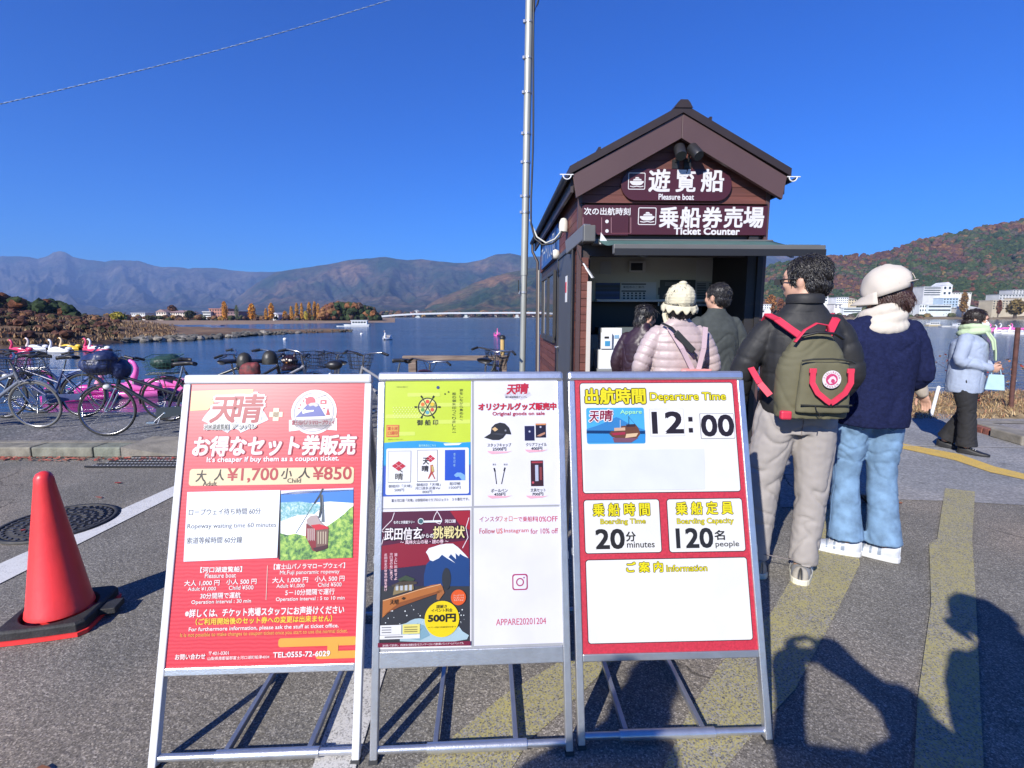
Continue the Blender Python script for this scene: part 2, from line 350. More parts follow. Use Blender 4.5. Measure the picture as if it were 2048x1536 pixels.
# lake bed and land far outside the picture, behind the camera
g = MB(); g.add([(-400, -400, 0), (400, -400, 0), (400, 6.6, 0), (-400, 6.6, 0)], [(0, 1, 2, 3)])
o = g.obj('ground', ASPH2, kind='structure'); o.location = (0, 0, -.012)
# parking asphalt
g = MB(); g.box(-14, -12, -1.6, 16, 6.72, 0)
g.box(-1.2, 6.72, -1.6, 3.6, 10.6, 0)
g.obj('parking_asphalt', ASPH, kind='structure')
# raised path where the bicycles stand
g = MB(); g.box(-30, 5.05, -1.5, -3.9, 6.7, .1); g.box(-3.9, 5.30, -1.5, -.25, 6.7, .1); g.box(-2.4, 6.7, -1.5, -.25, 8.8, .1)
g.add([(-3.9, 4.88, .004), (-.25, 4.88, .004), (-.25, 5.30, .1), (-3.9, 5.30, .1)], [(0, 1, 2, 3)])
g.obj('lakeside_path', ASPH2, kind='structure')
kerb = empty('kerb', (-6, 4.95, 0)); tag(kerb, kind='structure')
x = -11.0
KS = None
while x < -3.95:
    w = min(.62, -3.9 - x)
    k = MB(); k.cbox((x + w / 2, 4.95 + rnd.uniform(-.004, .004), .052), (w - .012, .2, .104 + rnd.uniform(-.006, .004)))
    k.obj('kerb_stone', mat('kerb_%d' % (rnd.random() * 3), (.20 + rnd.uniform(-.03, .03), .185, .145), rough=.9, var=.3, vscale=8, bump=.5, bscale=50), kerb, world=True, bevel=.012)
    x += w
k = MB(); k.add([(-3.9, 4.85, .104), (-3.35, 4.875, .005), (-3.35, 5.30, .102), (-3.9, 5.30, .106), (-3.9, 4.85, 0)], [(0, 1, 2), (0, 2, 3), (4, 1, 0)])
k.obj('kerb_stone', CONC, kerb, world=True)
k = MB(); k.box(-11, 5.05, .09, -3.9, 5.12, .106); k.obj('concrete_edge', CONC, kerb, world=True)
# quay wall under the path
q = MB(); q.box(-30, 6.7, -1.6, -2.4, 6.9, .06); q.box(-2.4, 8.8, -1.6, -1.2, 9.0, .06)
q.obj('quay_wall', CONC, kind='structure')
# pale apron, right
def gp(px, py, z=.004): p = ground(px, py, 0); return (p.x, p.y, z)
def sheet(name, pts, m, z=.004, kind='structure', px=True):
    g = MB(); g.add([gp(*p, z) if px else (*p, z) for p in pts], [tuple(range(len(pts)))]); return g.obj(name, m, kind=kind)
sheet('apron', [(1560, 1016), (1800, 1000), (1900, 1003), (2200, 1020), (2800, 1050), (2800, 870), (2100, 800), (1560, 840)], APRON, .004)
# kinked-up bank with dry grass to the right, then the lake
def bank_h(x, y): return .02 + .10 * noise.noise(Vector((x * .9, y * .9, 3))) + max(0, min(1, (y - 6.7) / .5)) * .06 - max(0, (y - 8.6)) * .75
g = MB(); nx, ny = 90, 26; vs = []
for j in range(ny):
    for i in range(nx):
        X = 2.9 + 22 * i / (nx - 1); Y = 6.70 + 3.6 * j / (ny - 1); vs.append((X, Y, bank_h(X, Y) if j else -.02))
g.add(vs, [(j * nx + i, j * nx + i + 1, (j + 1) * nx + i + 1, (j + 1) * nx + i) for j in range(ny - 1) for i in range(nx - 1)], 0, True)
g.obj('grass_bank', DIRT, kind='structure')
def blades(name, n, fn, h, w, cols, lean=.5, label=None, cat=None):
    vs = []; fs = []; cc = []
    for _ in range(n):
        p = fn()
        if p is None: continue
        a = rnd.uniform(0, 6.28); hh = h * rnd.uniform(.4, 1.2); l = rnd.uniform(0, lean) * hh; b = rnd.uniform(0, 6.28)
        dx, dy = math.cos(a) * w / 2, math.sin(a) * w / 2; k = len(vs)
        tip = (p[0] + l * math.cos(b), p[1] + l * math.sin(b), p[2] + hh); mid = (p[0] + l * .35 * math.cos(b), p[1] + l * .35 * math.sin(b), p[2] + hh * .55)
        vs += [(p[0] - dx, p[1] - dy, p[2]), (p[0] + dx, p[1] + dy, p[2]), (mid[0] + dx * .7, mid[1] + dy * .7, mid[2]), (mid[0] - dx * .7, mid[1] - dy * .7, mid[2]), tip]
        fs += [(k, k + 1, k + 2, k + 3), (k + 3, k + 2, k + 4)]
        c = rnd.choice(cols); s = rnd.uniform(.7, 1.3); cc += [(c[0] * s, c[1] * s, c[2] * s, 1)] * 5
    mb = MB(); mb.add(vs, fs); return mb.obj(name, mat('blades', (.2, .2, .1), rough=.8, attr='col'), kind='stuff', cols=cc, label=label, cat=cat)
def bankpt():
    X = rnd.uniform(3.2, 16); Y = 6.72 + 2.3 * rnd.random() ** 1.2
    return (X, Y, bank_h(X, Y) - .01)
blades('dry_grass', 26000, bankpt, .075, .012, [(.36, .25, .12), (.30, .20, .10), (.42, .31, .17), (.20, .12, .06), (.3, .14, .08)], 1.6, 'pale dry grass and fallen leaves on the bank beside the lake', 'grass')
# road markings
roadmark = []
def marking(name, pts, m, z=.004): return sheet(name, pts, m, z)
marking('white_line', [(-260, 1245), (350, 972), (560, 880), (585, 880), (350, 992), (-260, 1300)], WHITE_P, .005)
marking('worn_white_line', [(722, 1250), (792, 1250), (775, 1330), (712, 1536), (690, 1700), (560, 1700), (625, 1536), (700, 1330)], WHITE_W, .005)
marking('yellow_marking', [(1110, 1330), (1150, 1300), (1240, 1310), (1130, 1420), (1060, 1480), (1010, 1560), (800, 1560), (900, 1480), (1010, 1390)], YEL_W)
marking('yellow_marking', [(1600, 1020), (1700, 1020), (1720, 1130), (1660, 1250), (1590, 1380), (1480, 1500), (1400, 1600), (1300, 1600), (1380, 1420), (1440, 1330), (1540, 1230), (1600, 1130)], YEL_W)
marking('yellow_marking', [(1890, 978), (1950, 985), (1944, 1080), (1952, 1210), (1960, 1400), (1975, 1700), (1820, 1700), (1835, 1400), (1862, 1210), (1858, 1090), (1874, 1080)], YEL_W, .008)
marking('yellow_line', [(1760, 880), (1830, 893), (1920, 910), (1990, 935), (2060, 952), (2200, 985), (2200, 1000), (2050, 961), (1980, 946), (1910, 922), (1820, 902), (1750, 888)], YEL_P, .009)
# joints in the apron
g = MB()
for a, b in (((1700, 892), (2080, 897)),):
    p, q = Vector(gp(*a, .010)), Vector(gp(*b, .010)); g.add([p, q, q + Vector((0, .02, 0)), p + Vector((0, .02, 0))], [(0, 1, 2, 3)])
g.obj('apron_joint', mat('joint', (.4, .38, .36), rough=.9), kind='structure')
# drain grating in the gutter, left
gr = empty('drain_grating', gp(265, 930), 0, 'black steel drain grating with rows of slots beside the kerb', 'drain')
p0 = Vector(gp(172, 939)); m = MB(); X0, X1, Y0, Y1 = p0.x - .05, -1.6, 4.50, 4.84
m.add([(X0, Y0, .006), (X1, Y0, .006), (X1, Y1, .006), (X0 + .25, Y1, .006)], [(0, 1, 2, 3)]); m.obj('grate_bed', mat('grate_dark', (.012, .012, .014), rough=.5), gr, world=True)
m = MB()
for r in range(4):
    yy = Y0 + .03 + r * .085; xs = X0 + .04 + r * .06
    while xs < X1 - .03: m.box(xs, yy, .007, xs + .022, yy + .018, .016); xs += .034
m.obj('slot_bars', mat('grate_steel', (.5, .5, .5), rough=.4, metal=.6), gr, world=True, kind='stuff')
m = MB()
for r in range(5): m.box(X0 + r * .05, Y0 + r * .081 - .006, .006, X1, Y0 + r * .081 + .006, .02)
m.obj('frame', mat('grate_frame', (.03, .03, .035), rough=.5, metal=.5), gr, world=True)
# manhole cover
mc = ground(118, 1046); mh = empty('manhole_cover', (mc.x, mc.y, .006), R(-12), 'round cast iron manhole cover with ribbed pattern beside the white line', 'manhole cover')
m = MB(); m.lathe([(0, .001), (.335, .001), (.335, 0)], 48); m.lathe([(.30, .001), (.30, .008), (.325, .008), (.325, .001)], 48)
m.obj('cover', mat('iron', (.05, .048, .046), rough=.6, metal=.4, var=.3, vscale=14), mh)
m = MB()
for ring in range(1, 7):
    rr = ring * .046; nn = ring * 6
    for k in range(nn):
        a = 2 * math.pi * k / nn + ring * .4; c, s = rr * math.cos(a), rr * math.sin(a)
        m.cbox((0, 0, 0), (.014, .036, .006), 0, Matrix.Translation((c, s, .004)) @ Matrix.Rotation(a + (.7 if ring % 2 else -.5), 4, 'Z'))
m.obj('ribs', mat('iron_rib', (.11, .105, .10), rough=.5, metal=.4), mh, kind='stuff')
# fallen leaves in the gutter and on the asphalt
def leafpt():
    if rnd.random() < .93: return (rnd.uniform(-8, -3.3), 4.83 - abs(rnd.gauss(0, .07)), .008)
    return (rnd.uniform(-4, 3), rnd.uniform(1.2, 5), .008)
vs = []; fs = []; cc = []
for _ in range(420):
    p = leafpt(); a = rnd.uniform(0, 6.28); s = rnd.uniform(.012, .03); k = len(vs)
    for i in range(5):
        t = a + i * 1.2566; vs.append((p[0] + s * math.cos(t), p[1] + s * .7 * math.sin(t), p[2] + rnd.uniform(0, .012)))
    fs.append(tuple(range(k, k + 5))); c = rnd.choice([(.30, .04, .03), (.35, .08, .05), (.2, .08, .04), (.4, .15, .1)]); cc += [(*c, 1)] * 5
mb = MB(); mb.add(vs, fs); mb.obj('fallen_leaves', MATS['blades'], kind='stuff', cols=cc, label='small red fallen leaves gathered along the kerb', cat='leaves')
# ================================================================== mountains
def mount_mat(name, c1, c2, c3, s1, s2, bump=1.0):
    m = bpy.data.materials.new(name); m.use_nodes = True; nt = m.node_tree; N = nt.nodes; L = nt.links; b = N['Principled BSDF']
    tc = N.new('ShaderNodeTexCoord')
    n = N.new('ShaderNodeTexNoise'); n.inputs['Scale'].default_value = s1; n.inputs['Detail'].default_value = 8; n.inputs['Roughness'].default_value = .6; L.new(tc.outputs['Object'], n.inputs['Vector'])
    rp = N.new('ShaderNodeValToRGB'); cr = rp.color_ramp; cr.elements[0].position = .38; cr.elements[0].color = (*c1, 1); cr.elements[1].position = .66; cr.elements[1].color = (*c3, 1); e = cr.elements.new(.52); e.color = (*c2, 1)
    L.new(n.outputs[0], rp.inputs[0])
    n2 = N.new('ShaderNodeTexNoise'); n2.inputs['Scale'].default_value = s2; n2.inputs['Detail'].default_value = 4; L.new(tc.outputs['Object'], n2.inputs['Vector'])
    mr = N.new('ShaderNodeMapRange'); mr.inputs[1].default_value = .3; mr.inputs[2].default_value = .7; mr.inputs[3].default_value = .45; mr.inputs[4].default_value = 1.5; L.new(n2.outputs[0], mr.inputs[0])
    mx = N.new('ShaderNodeMix'); mx.data_type = 'RGBA'; mx.blend_type = 'MULTIPLY'; mx.inputs[0].default_value = 1; L.new(rp.outputs[0], mx.inputs[6]); L.new(mr.outputs[0], mx.inputs[7]); L.new(mx.outputs[2], b.inputs['Base Color'])
    b.inputs['Roughness'].default_value = .95; b.inputs['Specular IOR Level'].default_value = .1
    bp = N.new('ShaderNodeBump'); bp.inputs['Strength'].default_value = bump; bp.inputs['Distance'].default_value = .4 / s2; L.new(n2.outputs[0], bp.inputs['Height']); L.new(bp.outputs[0], b.inputs['Normal'])
    return m
def interp(pts, x):
    if x <= pts[0][0]: return pts[0][1]
    for (a, b), (c, d) in zip(pts, pts[1:]):
        if x <= c: return b + (d - b) * (x - a) / (c - a)
    return pts[-1][1]
def mountain(name, pts, D, Df, m, seed, ncol=420, nrow=70, spur=.45, sf=1.0, jag=1.2, pw=1.15, z0=WZ - 2):
    x0, x1 = pts[0][0], pts[-1][0]; g = MB(); vs = []; top = []
    for j in range(nrow + 6):
        for i in range(ncol):
            px = x0 + (x1 - x0) * i / (ncol - 1); d = ray(px, 632); d.z = 0; d /= d.y
            py = interp(pts, px) + jag * noise.fractal(Vector((px * .03, seed, 0)), 1, 2, 4)
            rr = ray(px, py); zt = CAMH + rr.z / rr.y * D
            if j <= nrow:
                t = j / nrow; Y = Df + (D - Df) * t; gq = (Y / D) * t ** pw
                wx = px * .010 * sf + .55 * noise.noise(Vector((px * .006, t * 2.0, seed)))
                sk = t * (1.6 if seed < 10 else -1.3)
                rg = 1 - abs(noise.noise(Vector((wx * 1.1 + sk, t * 1.5, seed)))) * 2.0
                rg2 = 1 - abs(noise.noise(Vector((wx * 3.1 - sk * 1.4, t * 3.4, seed + 9)))) * 2
                rg3 = noise.fractal(Vector((wx * 9, t * 12, seed + 4)), 1, 2, 4)
                env = math.sin(math.pi * min(1, t * 1.02)) ** .7 if t < .98 else 0
                k = 1 - spur * env * (1 - (.58 * rg + .30 * rg2 + .16 * rg3)) * .62
                z = (zt - z0) * gq * max(.05, k) + z0
            else:
                t = 1 + (j - nrow) * .06; Y = D * t; z = z0 + (zt - z0) * max(0, 1 - (j - nrow) / 5)
            vs.append((d.x * Y, Y, z))
    nr = nrow + 6
    g.add(vs, [(j * ncol + i, j * ncol + i + 1, (j + 1) * ncol + i + 1, (j + 1) * ncol + i) for j in range(nr - 1) for i in range(ncol - 1)], 0, True)
    o = g.obj(name, m, kind='structure'); return vs, ncol, nrow
MA = mount_mat('far_range', (.018, .032, .022), (.060, .052, .040), (.11, .095, .070), .0016, .012)
MBm = mount_mat('mid_range', (.015, .034, .014), (.060, .055, .034), (.14, .090, .050), .0022, .02)
MC = mount_mat('near_slope', (.022, .046, .014), (.070, .066, .026), (.17, .095, .04), .004, .035)
MD = mount_mat('hill_soil', (.035, .045, .018), (.075, .045, .028), (.12, .05, .03), .012, .10)
mountain('far_mountain', [(-500, 505), (-200, 520), (-60, 522), (0, 519), (20, 512), (45, 513), (74, 514), (90, 518), (111, 511), (121, 505), (135, 502), (146, 504), (160, 514), (189, 520), (223, 523), (238, 520), (289, 521.5), (305, 528), (332, 534), (371, 535), (385, 537), (400, 535), (440, 536), (477, 541), (517, 544), (556, 544), (600, 540), (660, 536), (760, 540)], 6500, 2600, MA, 3.3, spur=.98)
mountain('middle_mountain', [(470, 600), (520, 565), (556, 545), (575, 541), (640, 532), (700, 521), (740, 516.5), (773, 514), (799, 518.5), (818, 520), (845, 518.5), (873, 522), (912, 526), (935, 525), (965, 519), (992, 509), (1019, 506), (1037, 509), (1056, 513), (1072, 513), (1150, 520), (1250, 530), (1400, 520), (1521, 507), (1577, 510), (1640, 516), (1760, 540), (1900, 570)], 4600, 1700, MBm, 11.7, spur=.95)
mountain('near_slope', [(770, 634), (830, 622), (862, 606), (900, 588), (950, 566), (985, 553), (1020, 545), (1060, 536), (1100, 540), (1200, 548), (1400, 560), (1600, 600)], 2600, 1150, MC, 21.1, ncol=260, spur=.75, pw=.9)
HV, HC, HR = mountain('hill', [(1380, 640), (1440, 600), (1490, 572), (1510, 552), (1540, 531), (1600, 524), (1657, 517), (1702, 513), (1730, 517), (1746, 511), (1780, 500), (1827, 484), (1900, 466), (1960, 454), (2048, 441), (2200, 420), (2500, 400)], 900, 470, MD, 5.5, ncol=200, nrow=50, spur=.25, pw=.85, jag=.5)
# ------------------------------------------------------------------ trees as masses and one by one
AUT = [((.034, .050, .020), 6), ((.050, .066, .026), 6), ((.072, .078, .034), 4), ((.10, .058, .036), 2), ((.13, .080, .038), 2), ((.15, .105, .04), 1), ((.078, .050, .042), 3), ((.080, .064, .048), 4)]
def pick(pal):
    t = rnd.uniform(0, sum(w for _, w in pal))
    for c, w in pal:
        t -= w
        if t <= 0: return c
    return pal[0][0]
ICO = None
def ico():
    global ICO
    if ICO is None:
        bm = bmesh.new(); bmesh.ops.create_icosphere(bm, subdivisions=2, radius=1); ICO = ([tuple(v.co) for v in bm.verts], [tuple(v.index for v in f.verts) for f in bm.faces]); bm.free()
    return ICO
def clumps(items, name, m, **k):
    """items: (x, y, z, rx, rz, colour): lumpy crowns, broken up by loose leaf faces"""
    iv, jf = ico(); V = []; Fc = []; C = []
    for x, y, z, rx, rz, c in items:
        s = rnd.uniform(0, 99); k0 = len(V)
        for p in iv:
            f = 1 + .42 * noise.noise(Vector((p[0] * 1.7 + s, p[1] * 1.7, p[2] * 1.7))) + rnd.uniform(-.12, .12)
            V.append((x + p[0] * rx * f, y + p[1] * rx * f, z + p[2] * rz * f)); w = rnd.uniform(.7, 1.35); C.append((c[0] * w, c[1] * w, c[2] * w, 1))
        Fc += [tuple(i + k0 for i in f) for f in jf]
    mb = MB(); mb.add(V, Fc); return mb.obj(name, m, kind='stuff', cols=C, **k)
FOL = mat('foliage', (.05, .06, .02), rough=.9, attr='col', var=.35, vscale=.5, spec=.15)
items = []
for _ in range(9000):
    i = rnd.randrange(20, HC - 30); j = int(HR * rnd.random() ** .9); p = HV[j * HC + i]; q = HV[min(HR, j + 1) * HC + i + 1]; t = rnd.random()
    s = rnd.uniform(2.0, 4.6) * (p[1] / 650)
    patch = noise.noise(Vector((p[0] * .012, p[1] * .012, 1)))
    pal = AUT if patch < .16 else [((.11, .055, .034), 3), ((.15, .080, .036), 2), ((.085, .045, .038), 4), ((.055, .055, .026), 2)]
    if patch < -.15: pal = [((.032, .050, .018), 5), ((.05, .065, .022), 3), ((.11, .05, .028), 1)]
    items.append((p[0] + (q[0] - p[0]) * t, p[1] + (q[1] - p[1]) * t, p[2] + (q[2] - p[2]) * t + s * .25, s, s * 1.0, pick(pal)))
clumps(items, 'hillside_forest', FOL, label='autumn forest covering the hill above the hotels', cat='forest')
# low far shore with beach
def strip(name, top, bot, m, zt, zb=WZ):
    """land lying between two photo-pixel outlines"""
    vs = []; n = len(top)
    for (a, b) in top: p = ground(a, b, zt); vs.append(tuple(p))
    for (a, b) in bot: p = ground(a, b, zb); vs.append(tuple(p))
    g = MB(); g.add(vs, [(n + i, n + i + 1, i + 1, i) for i in range(n - 1)]); return g.obj(name, m, kind='structure')
BEACH = mat('beach', (.24, .16, .10), rough=.95, var=.25, vscale=.15)
SH = 290.0
g = MB(); px = np.linspace(140, 790, 60)
fr = [ground(p, 650 - 4.5 * max(0, min(1, (p - 420) / 330)) + .6 * noise.noise(Vector((p * .03, 0, 0))), WZ) for p in px]
vs = [(p.x, p.y, WZ - .1) for p in fr] + [(p.x * 1.1, p.y * 1.1, WZ + .3) for p in fr] + [(p.x * 3.0 , p.y * 3.0, WZ + .6) for p in fr]
g.add(vs, [(r * 60 + i, r * 60 + i + 1, (r + 1) * 60 + i + 1, (r + 1) * 60 + i) for r in range(2) for i in range(59)], 0, True)
g.obj('far_shore', BEACH, kind='structure')
# plain at the foot of the mountains and right shore
g = MB(); g.add([(-6000, 900, WZ + .5), (6000, 900, WZ + .5), (6000, 2700, WZ + 9), (-6000, 2700, WZ + 9), (-6000, 890, WZ - 1), (6000, 890, WZ - 1)], [(0, 1, 2, 3), (4, 5, 1, 0)]); g.obj('lakeside_plain', MC, kind='structure')
g = MB(); vs = []
for i in range(40):
    X = 150 + 1000 * i / 39; Y = 395 + 10 * noise.noise(Vector((X * .02, 1, 1))) - max(0, (X - 380)) * .55
    vs += [(X, Y, WZ - .3), (X, Y + 5, WZ + 1.2), (X, Y + 110, WZ + 12)]
g.add(vs, [(3 * i + r, 3 * i + 3 + r, 3 * i + 4 + r, 3 * i + 1 + r) for i in range(39) for r in range(2)]); g.obj('right_shore', mat('shore_ground', (.16, .12, .07), rough=.95, var=.4, vscale=.1), kind='structure')
# peninsula with brown reeds, left
PEN_N = [(-260, 712), (0, 706), (90, 699), (180, 691), (250, 686), (330, 683), (430, 677), (520, 670), (600, 666.5), (700, 663.5)]
PEN_F = [(-260, 650), (0, 650), (90, 650), (180, 651), (250, 652), (330, 654), (430, 657), (520, 659.5), (600, 661), (700, 662.5)]
GP = []; g = MB(); nn, mm = 120, 26; vs = []
for j in range(mm):
    for i in range(nn):
        px = -260 + 960 * i / (nn - 1); a = ground(px, interp(PEN_N, px), WZ); b = ground(px, interp(PEN_F, px), WZ); t = j / (mm - 1); p = a.lerp(b, t ** 1.5)
        w = min(1, t * 6) * min(1, (1 - t) * 6); fall = max(.18, min(1, (560 - px) / 330))
        h = w * (.35 + 1.5 * fall * (.45 + .8 * noise.fractal(Vector((p.x * .10, p.y * .10, 2)), 1, 2, 3)))
        if px < 200: h += w * (200 - px) / 200 * 2.6 * min(1, t * 1.5)
        vs.append((p.x, p.y, WZ - .15 + max(0, h)))
GP = vs
g.add(vs, [(j * nn + i, j * nn + i + 1, (j + 1) * nn + i + 1, (j + 1) * nn + i) for j in range(mm - 1) for i in range(nn - 1)], 0, True)
g.obj('peninsula', mat('pen_soil', (.085, .045, .026), rough=.95, col2=(.20, .12, .06), vscale=.35), kind='structure')
def reedpt():
    i = rnd.randrange(nn - 45); j = rnd.randrange(2, mm - 2); p = GP[j * nn + i]; return (p[0] + rnd.uniform(-1, 1), p[1] + rnd.uniform(-1, 1), p[2] - .1)
blades('reeds', 30000, reedpt, .42, .13, [(.17, .10, .055), (.24, .15, .075), (.34, .24, .13), (.11, .065, .04), (.20, .11, .05)], .9, 'brown autumn reeds and grass covering the lake peninsula', 'reeds')
items = []
for _ in range(1300):
    i = rnd.randrange(0, 62); j = rnd.randrange(3, mm - 2); p = GP[j * nn + i]; s = rnd.uniform(.16, .42) * (1 + j / 20)
    items.append((p[0] + rnd.uniform(-1, 1), p[1] + rnd.uniform(-1, 1), p[2] + s * .3, s, s * .75, pick([((.075, .035, .028), 4), ((.05, .045, .022), 2), ((.14, .07, .035), 3), ((.10, .045, .03), 3)])))
clumps(items, 'low_bushes', FOL, label='low dark reddish bushes scattered over the brown peninsula', cat='bushes')
# hill with trees at far left
items = []
def lefthill(px):
    return interp([(-300, 560), (-60, 572), (0, 586), (20, 587), (45, 594), (60, 603), (82, 600), (120, 599), (140, 611), (158, 628), (166, 642)], px)
g = MB(); vs = []
for i in range(30):
    px = -300 + 470 * i / 29
    for k, Y in enumerate((118, 150, 190)):
        d = ray(px, 632); top = at(px, lefthill(px) + 8, 190).z; vs.append((d.x / d.y * Y, Y, WZ + (.5 + (top - WZ) * k / 2 * (1 if k < 2 else .95))))
g.add(vs, [(3 * i + r, 3 * i + 3 + r, 3 * i + 4 + r, 3 * i + 1 + r) for i in range(29) for r in range(2)], 0, True); g.obj('wooded_rise', MD, kind='structure')
for _ in range(1500):
    px = rnd.uniform(-280, 160); Y = rnd.uniform(120, 190); t = (Y - 118) / 72; top = at(px, lefthill(px) + 9, Y).z; z = WZ + .3 + (top - WZ) * rnd.uniform(.1, 1.0); d = ray(px, 632); s = rnd.uniform(.7, 1.5)
    dark = px > 55 and rnd.random() < .75
    items.append((d.x / d.y * Y, Y, z, s, s * .9, (.022, .036, .014) if dark else pick([((.10, .04, .022), 4), ((.05, .055, .02), 3), ((.16, .06, .025), 2), ((.03, .042, .016), 3)])))
clumps(items, 'wooded_rise_trees', FOL, label='dark green and russet trees covering the low rise at the left shore', cat='trees')
# wooded cape beyond the poplars
items = []
for _ in range(1100):
    px = rnd.uniform(640, 757); Y = rnd.uniform(245, 300); h = interp([(638, 622), (655, 608), (675, 603), (720, 606), (745, 615), (757, 632)], px); z = at(px, h + 5 + rnd.random() * (632 - h), Y).z; d = ray(px, 632); s = rnd.uniform(.9, 2.0)
    items.append((d.x / d.y * Y, Y, z, s, s * .9, pick([((.03, .045, .018), 5), ((.16, .07, .03), 2), ((.10, .06, .04), 2)]) if px > 668 else pick([((.14, .06, .035), 3), ((.2, .1, .04), 1)])))
clumps(items, 'cape_forest', FOL, label='dark evergreen wood on the cape at the end of the far beach', cat='wood')
# scrub and village green along the foot of the mountains and on both shores
items = []
for _ in range(900):
    px = rnd.choice([rnd.uniform(160, 640), rnd.uniform(160, 640), rnd.uniform(760, 1100)]); Y = rnd.uniform(252, 330) if px < 640 else rnd.uniform(930, 1100); s = rnd.uniform(.8, 2.0) * (Y / 300); d = ray(px, 632)
    items.append((d.x / d.y * Y, Y, WZ + (.4 if px < 640 else 2) + rnd.uniform(0, 2.2) * (Y / 300), s, s * .8, pick([((.05, .055, .025), 3), ((.13, .07, .035), 3), ((.10, .06, .045), 3), ((.22, .13, .04), 1)])))
for _ in range(700):
    px = rnd.uniform(1480, 2250); Y = rnd.uniform(402, 480); s = rnd.uniform(1.2, 3.0); d = ray(px, 632)
    items.append((d.x / d.y * Y, Y, WZ + .5 + (Y - 400) * .12 + rnd.uniform(0, 2), s, s * .8, pick(AUT)))
clumps(items, 'shore_shrubbery', FOL, label='low shrubs and trees between the houses along the far shores', cat='shrubbery')
def tree(px, py_top, Y, base_z, w, kind, label, group=None, cat='tree', col=None, name='tree'):
    b = at(px, 632, Y); top = at(px, py_top, Y).z; h = top - base_z
    root = empty(name, (b.x, b.y, base_z), rnd.uniform(0, 6), label, cat, group)
    m = MB(); pts = [(0, 0, 0), (.02 * h, 0, h * .35), (.01 * h, .02 * h, h * .75), (0, 0, h * .96)]
    m.tube(pts, [w * .09, w * .07, w * .04, w * .012], 7)
    for k in range(9):
        a = rnd.uniform(0, 6.28); z = h * rnd.uniform(.25, .8); l = w * rnd.uniform(.3, .5) * (.5 if kind == 'poplar' else 1)
        m.tube([(0, 0, z), (l * .6 * math.cos(a), l * .6 * math.sin(a), z + l * (1.2 if kind == 'poplar' else .4)), (l * math.cos(a), l * math.sin(a), z + l * (2 if kind == 'poplar' else .8))], [w * .03, w * .02, w * .008], 5)
    m.obj('trunk', mat('bark', (.09, .065, .045), rough=.95, var=.3, vscale=3), root)
    V = []; Fc = []; C = []; n = 900
    for _ in range(n):
        t = rnd.random(); a = rnd.uniform(0, 6.28)
        if kind == 'poplar': z = h * (.12 + .88 * t); r = w / 2 * (math.sin(math.pi * min(1, .12 + .86 * t)) ** .6)
        else: z = h * (.25 + .75 * t); r = w / 2 * (math.sin(math.pi * (.08 + .9 * t)) ** .55)
        lump = .75 + .45 * noise.noise(Vector((3 * math.cos(a) + px, 3 * math.sin(a), z * 3 / h * 2)))
        r *= lump * rnd.random() ** .35
        c = Vector((r * math.cos(a), r * math.sin(a), z)); s = w * rnd.uniform(.05, .10); k = len(V)
        t1 = Vector((rnd.gauss(0, 1), rnd.gauss(0, 1), rnd.gauss(0, 1))).normalized() * s; t2 = t1.cross(Vector((rnd.gauss(0, 1), rnd.gauss(0, 1), rnd.gauss(0, 1)))).normalized() * s * .8
        V += [tuple(c - t1), tuple(c + t2), tuple(c + t1), tuple(c - t2)]; Fc.append((k, k + 1, k + 2, k + 3)); q = rnd.uniform(.6, 1.4); C += [(col[0] * q, col[1] * q, col[2] * q, 1)] * 4
    mb = MB(); mb.add(V, Fc); mb.obj('crown', MATS['leaf'], root, cols=C); return root
mat('leaf', (.2, .1, .03), rough=.75, attr='col', spec=.2)
POP = [(450, 603, 11, 'tallest orange poplar, standing beside the red brick hotel'), (474, 610, 7, 'slim grey-green poplar right of the tallest orange one'), (504, 607, 13, 'broad orange poplar standing alone mid-beach'), (543, 606, 11, 'lone orange poplar left of the small white gabled house')]
for px, py, w, lb in POP:
    tree(px, py, 250, WZ + .35, w * .25 * 1.35, 'poplar', lb, 'poplars on the far beach', 'poplar tree', (.55, .25, .035) if w > 8 else (.12, .15, .08), 'poplar_tree')
for k, (px, py, w) in enumerate([(532, 617, 6), (583, 612, 7), (594, 606, 8), (604, 606, 7), (619, 604, 9), (630, 603, 9), (637, 607, 7), (660, 608, 8), (570, 622, 9), (612, 622, 8)]):
    tree(px, py, 250 + (k % 3) * 4, WZ + .35, w * .25 * 1.35, 'poplar', 'orange poplar, %s from the left in the clustered row on the far beach' % ['first', 'third', 'fourth', 'fifth', 'seventh', 'eighth', 'ninth', 'tenth', 'second', 'sixth'][k], 'poplars clustered on the far beach', 'poplar tree', (.52, .26, .045) if k != 9 else (.5, .40, .07), 'poplar_tree')
for px, py, w, Y, c, lb in [(235, 625, 30, 135, (.36, .30, .05), 'round yellow willow bush on the far side of the peninsula'), (20, 606, 26, 122, (.09, .05, .03), 'russet broad tree at the foot of the left rise'), (380, 622, 24, 255, (.05, .06, .03), 'dark green tree between the white house and the hotels'), (345, 611, 22, 275, (.16, .08, .05), 'bare russet tree behind the white gabled inn'), (300, 632, 18, 240, (.07, .07, .03), 'dull green tree in front of the low white house')]:
    tree(px, py, Y, WZ + .8, w * Y / 1000, 'round', lb, None, 'tree', c, 'tree')
for px, py, w, Y, c, lb in [(2030, 600, 34, 330, (.17, .12, .04), 'olive brown tree below the beige hotel'), (1540, 590, 24, 415, (.26, .11, .03), 'orange tree behind the hut right edge'), (1925, 585, 18, 400, (.22, .12, .03), 'golden tree right of the pale blue hotel block'), (1560, 598, 18, 412, (.2, .08, .03), 'rust tree on the shore beside the orange one'), (1995, 600, 14, 400, (.15, .06, .03), 'maroon tree left of the beige hotel')]:
    tree(px, py, Y, WZ + 1, w * Y / 1000, 'round', lb, None, 'tree', c, 'tree')
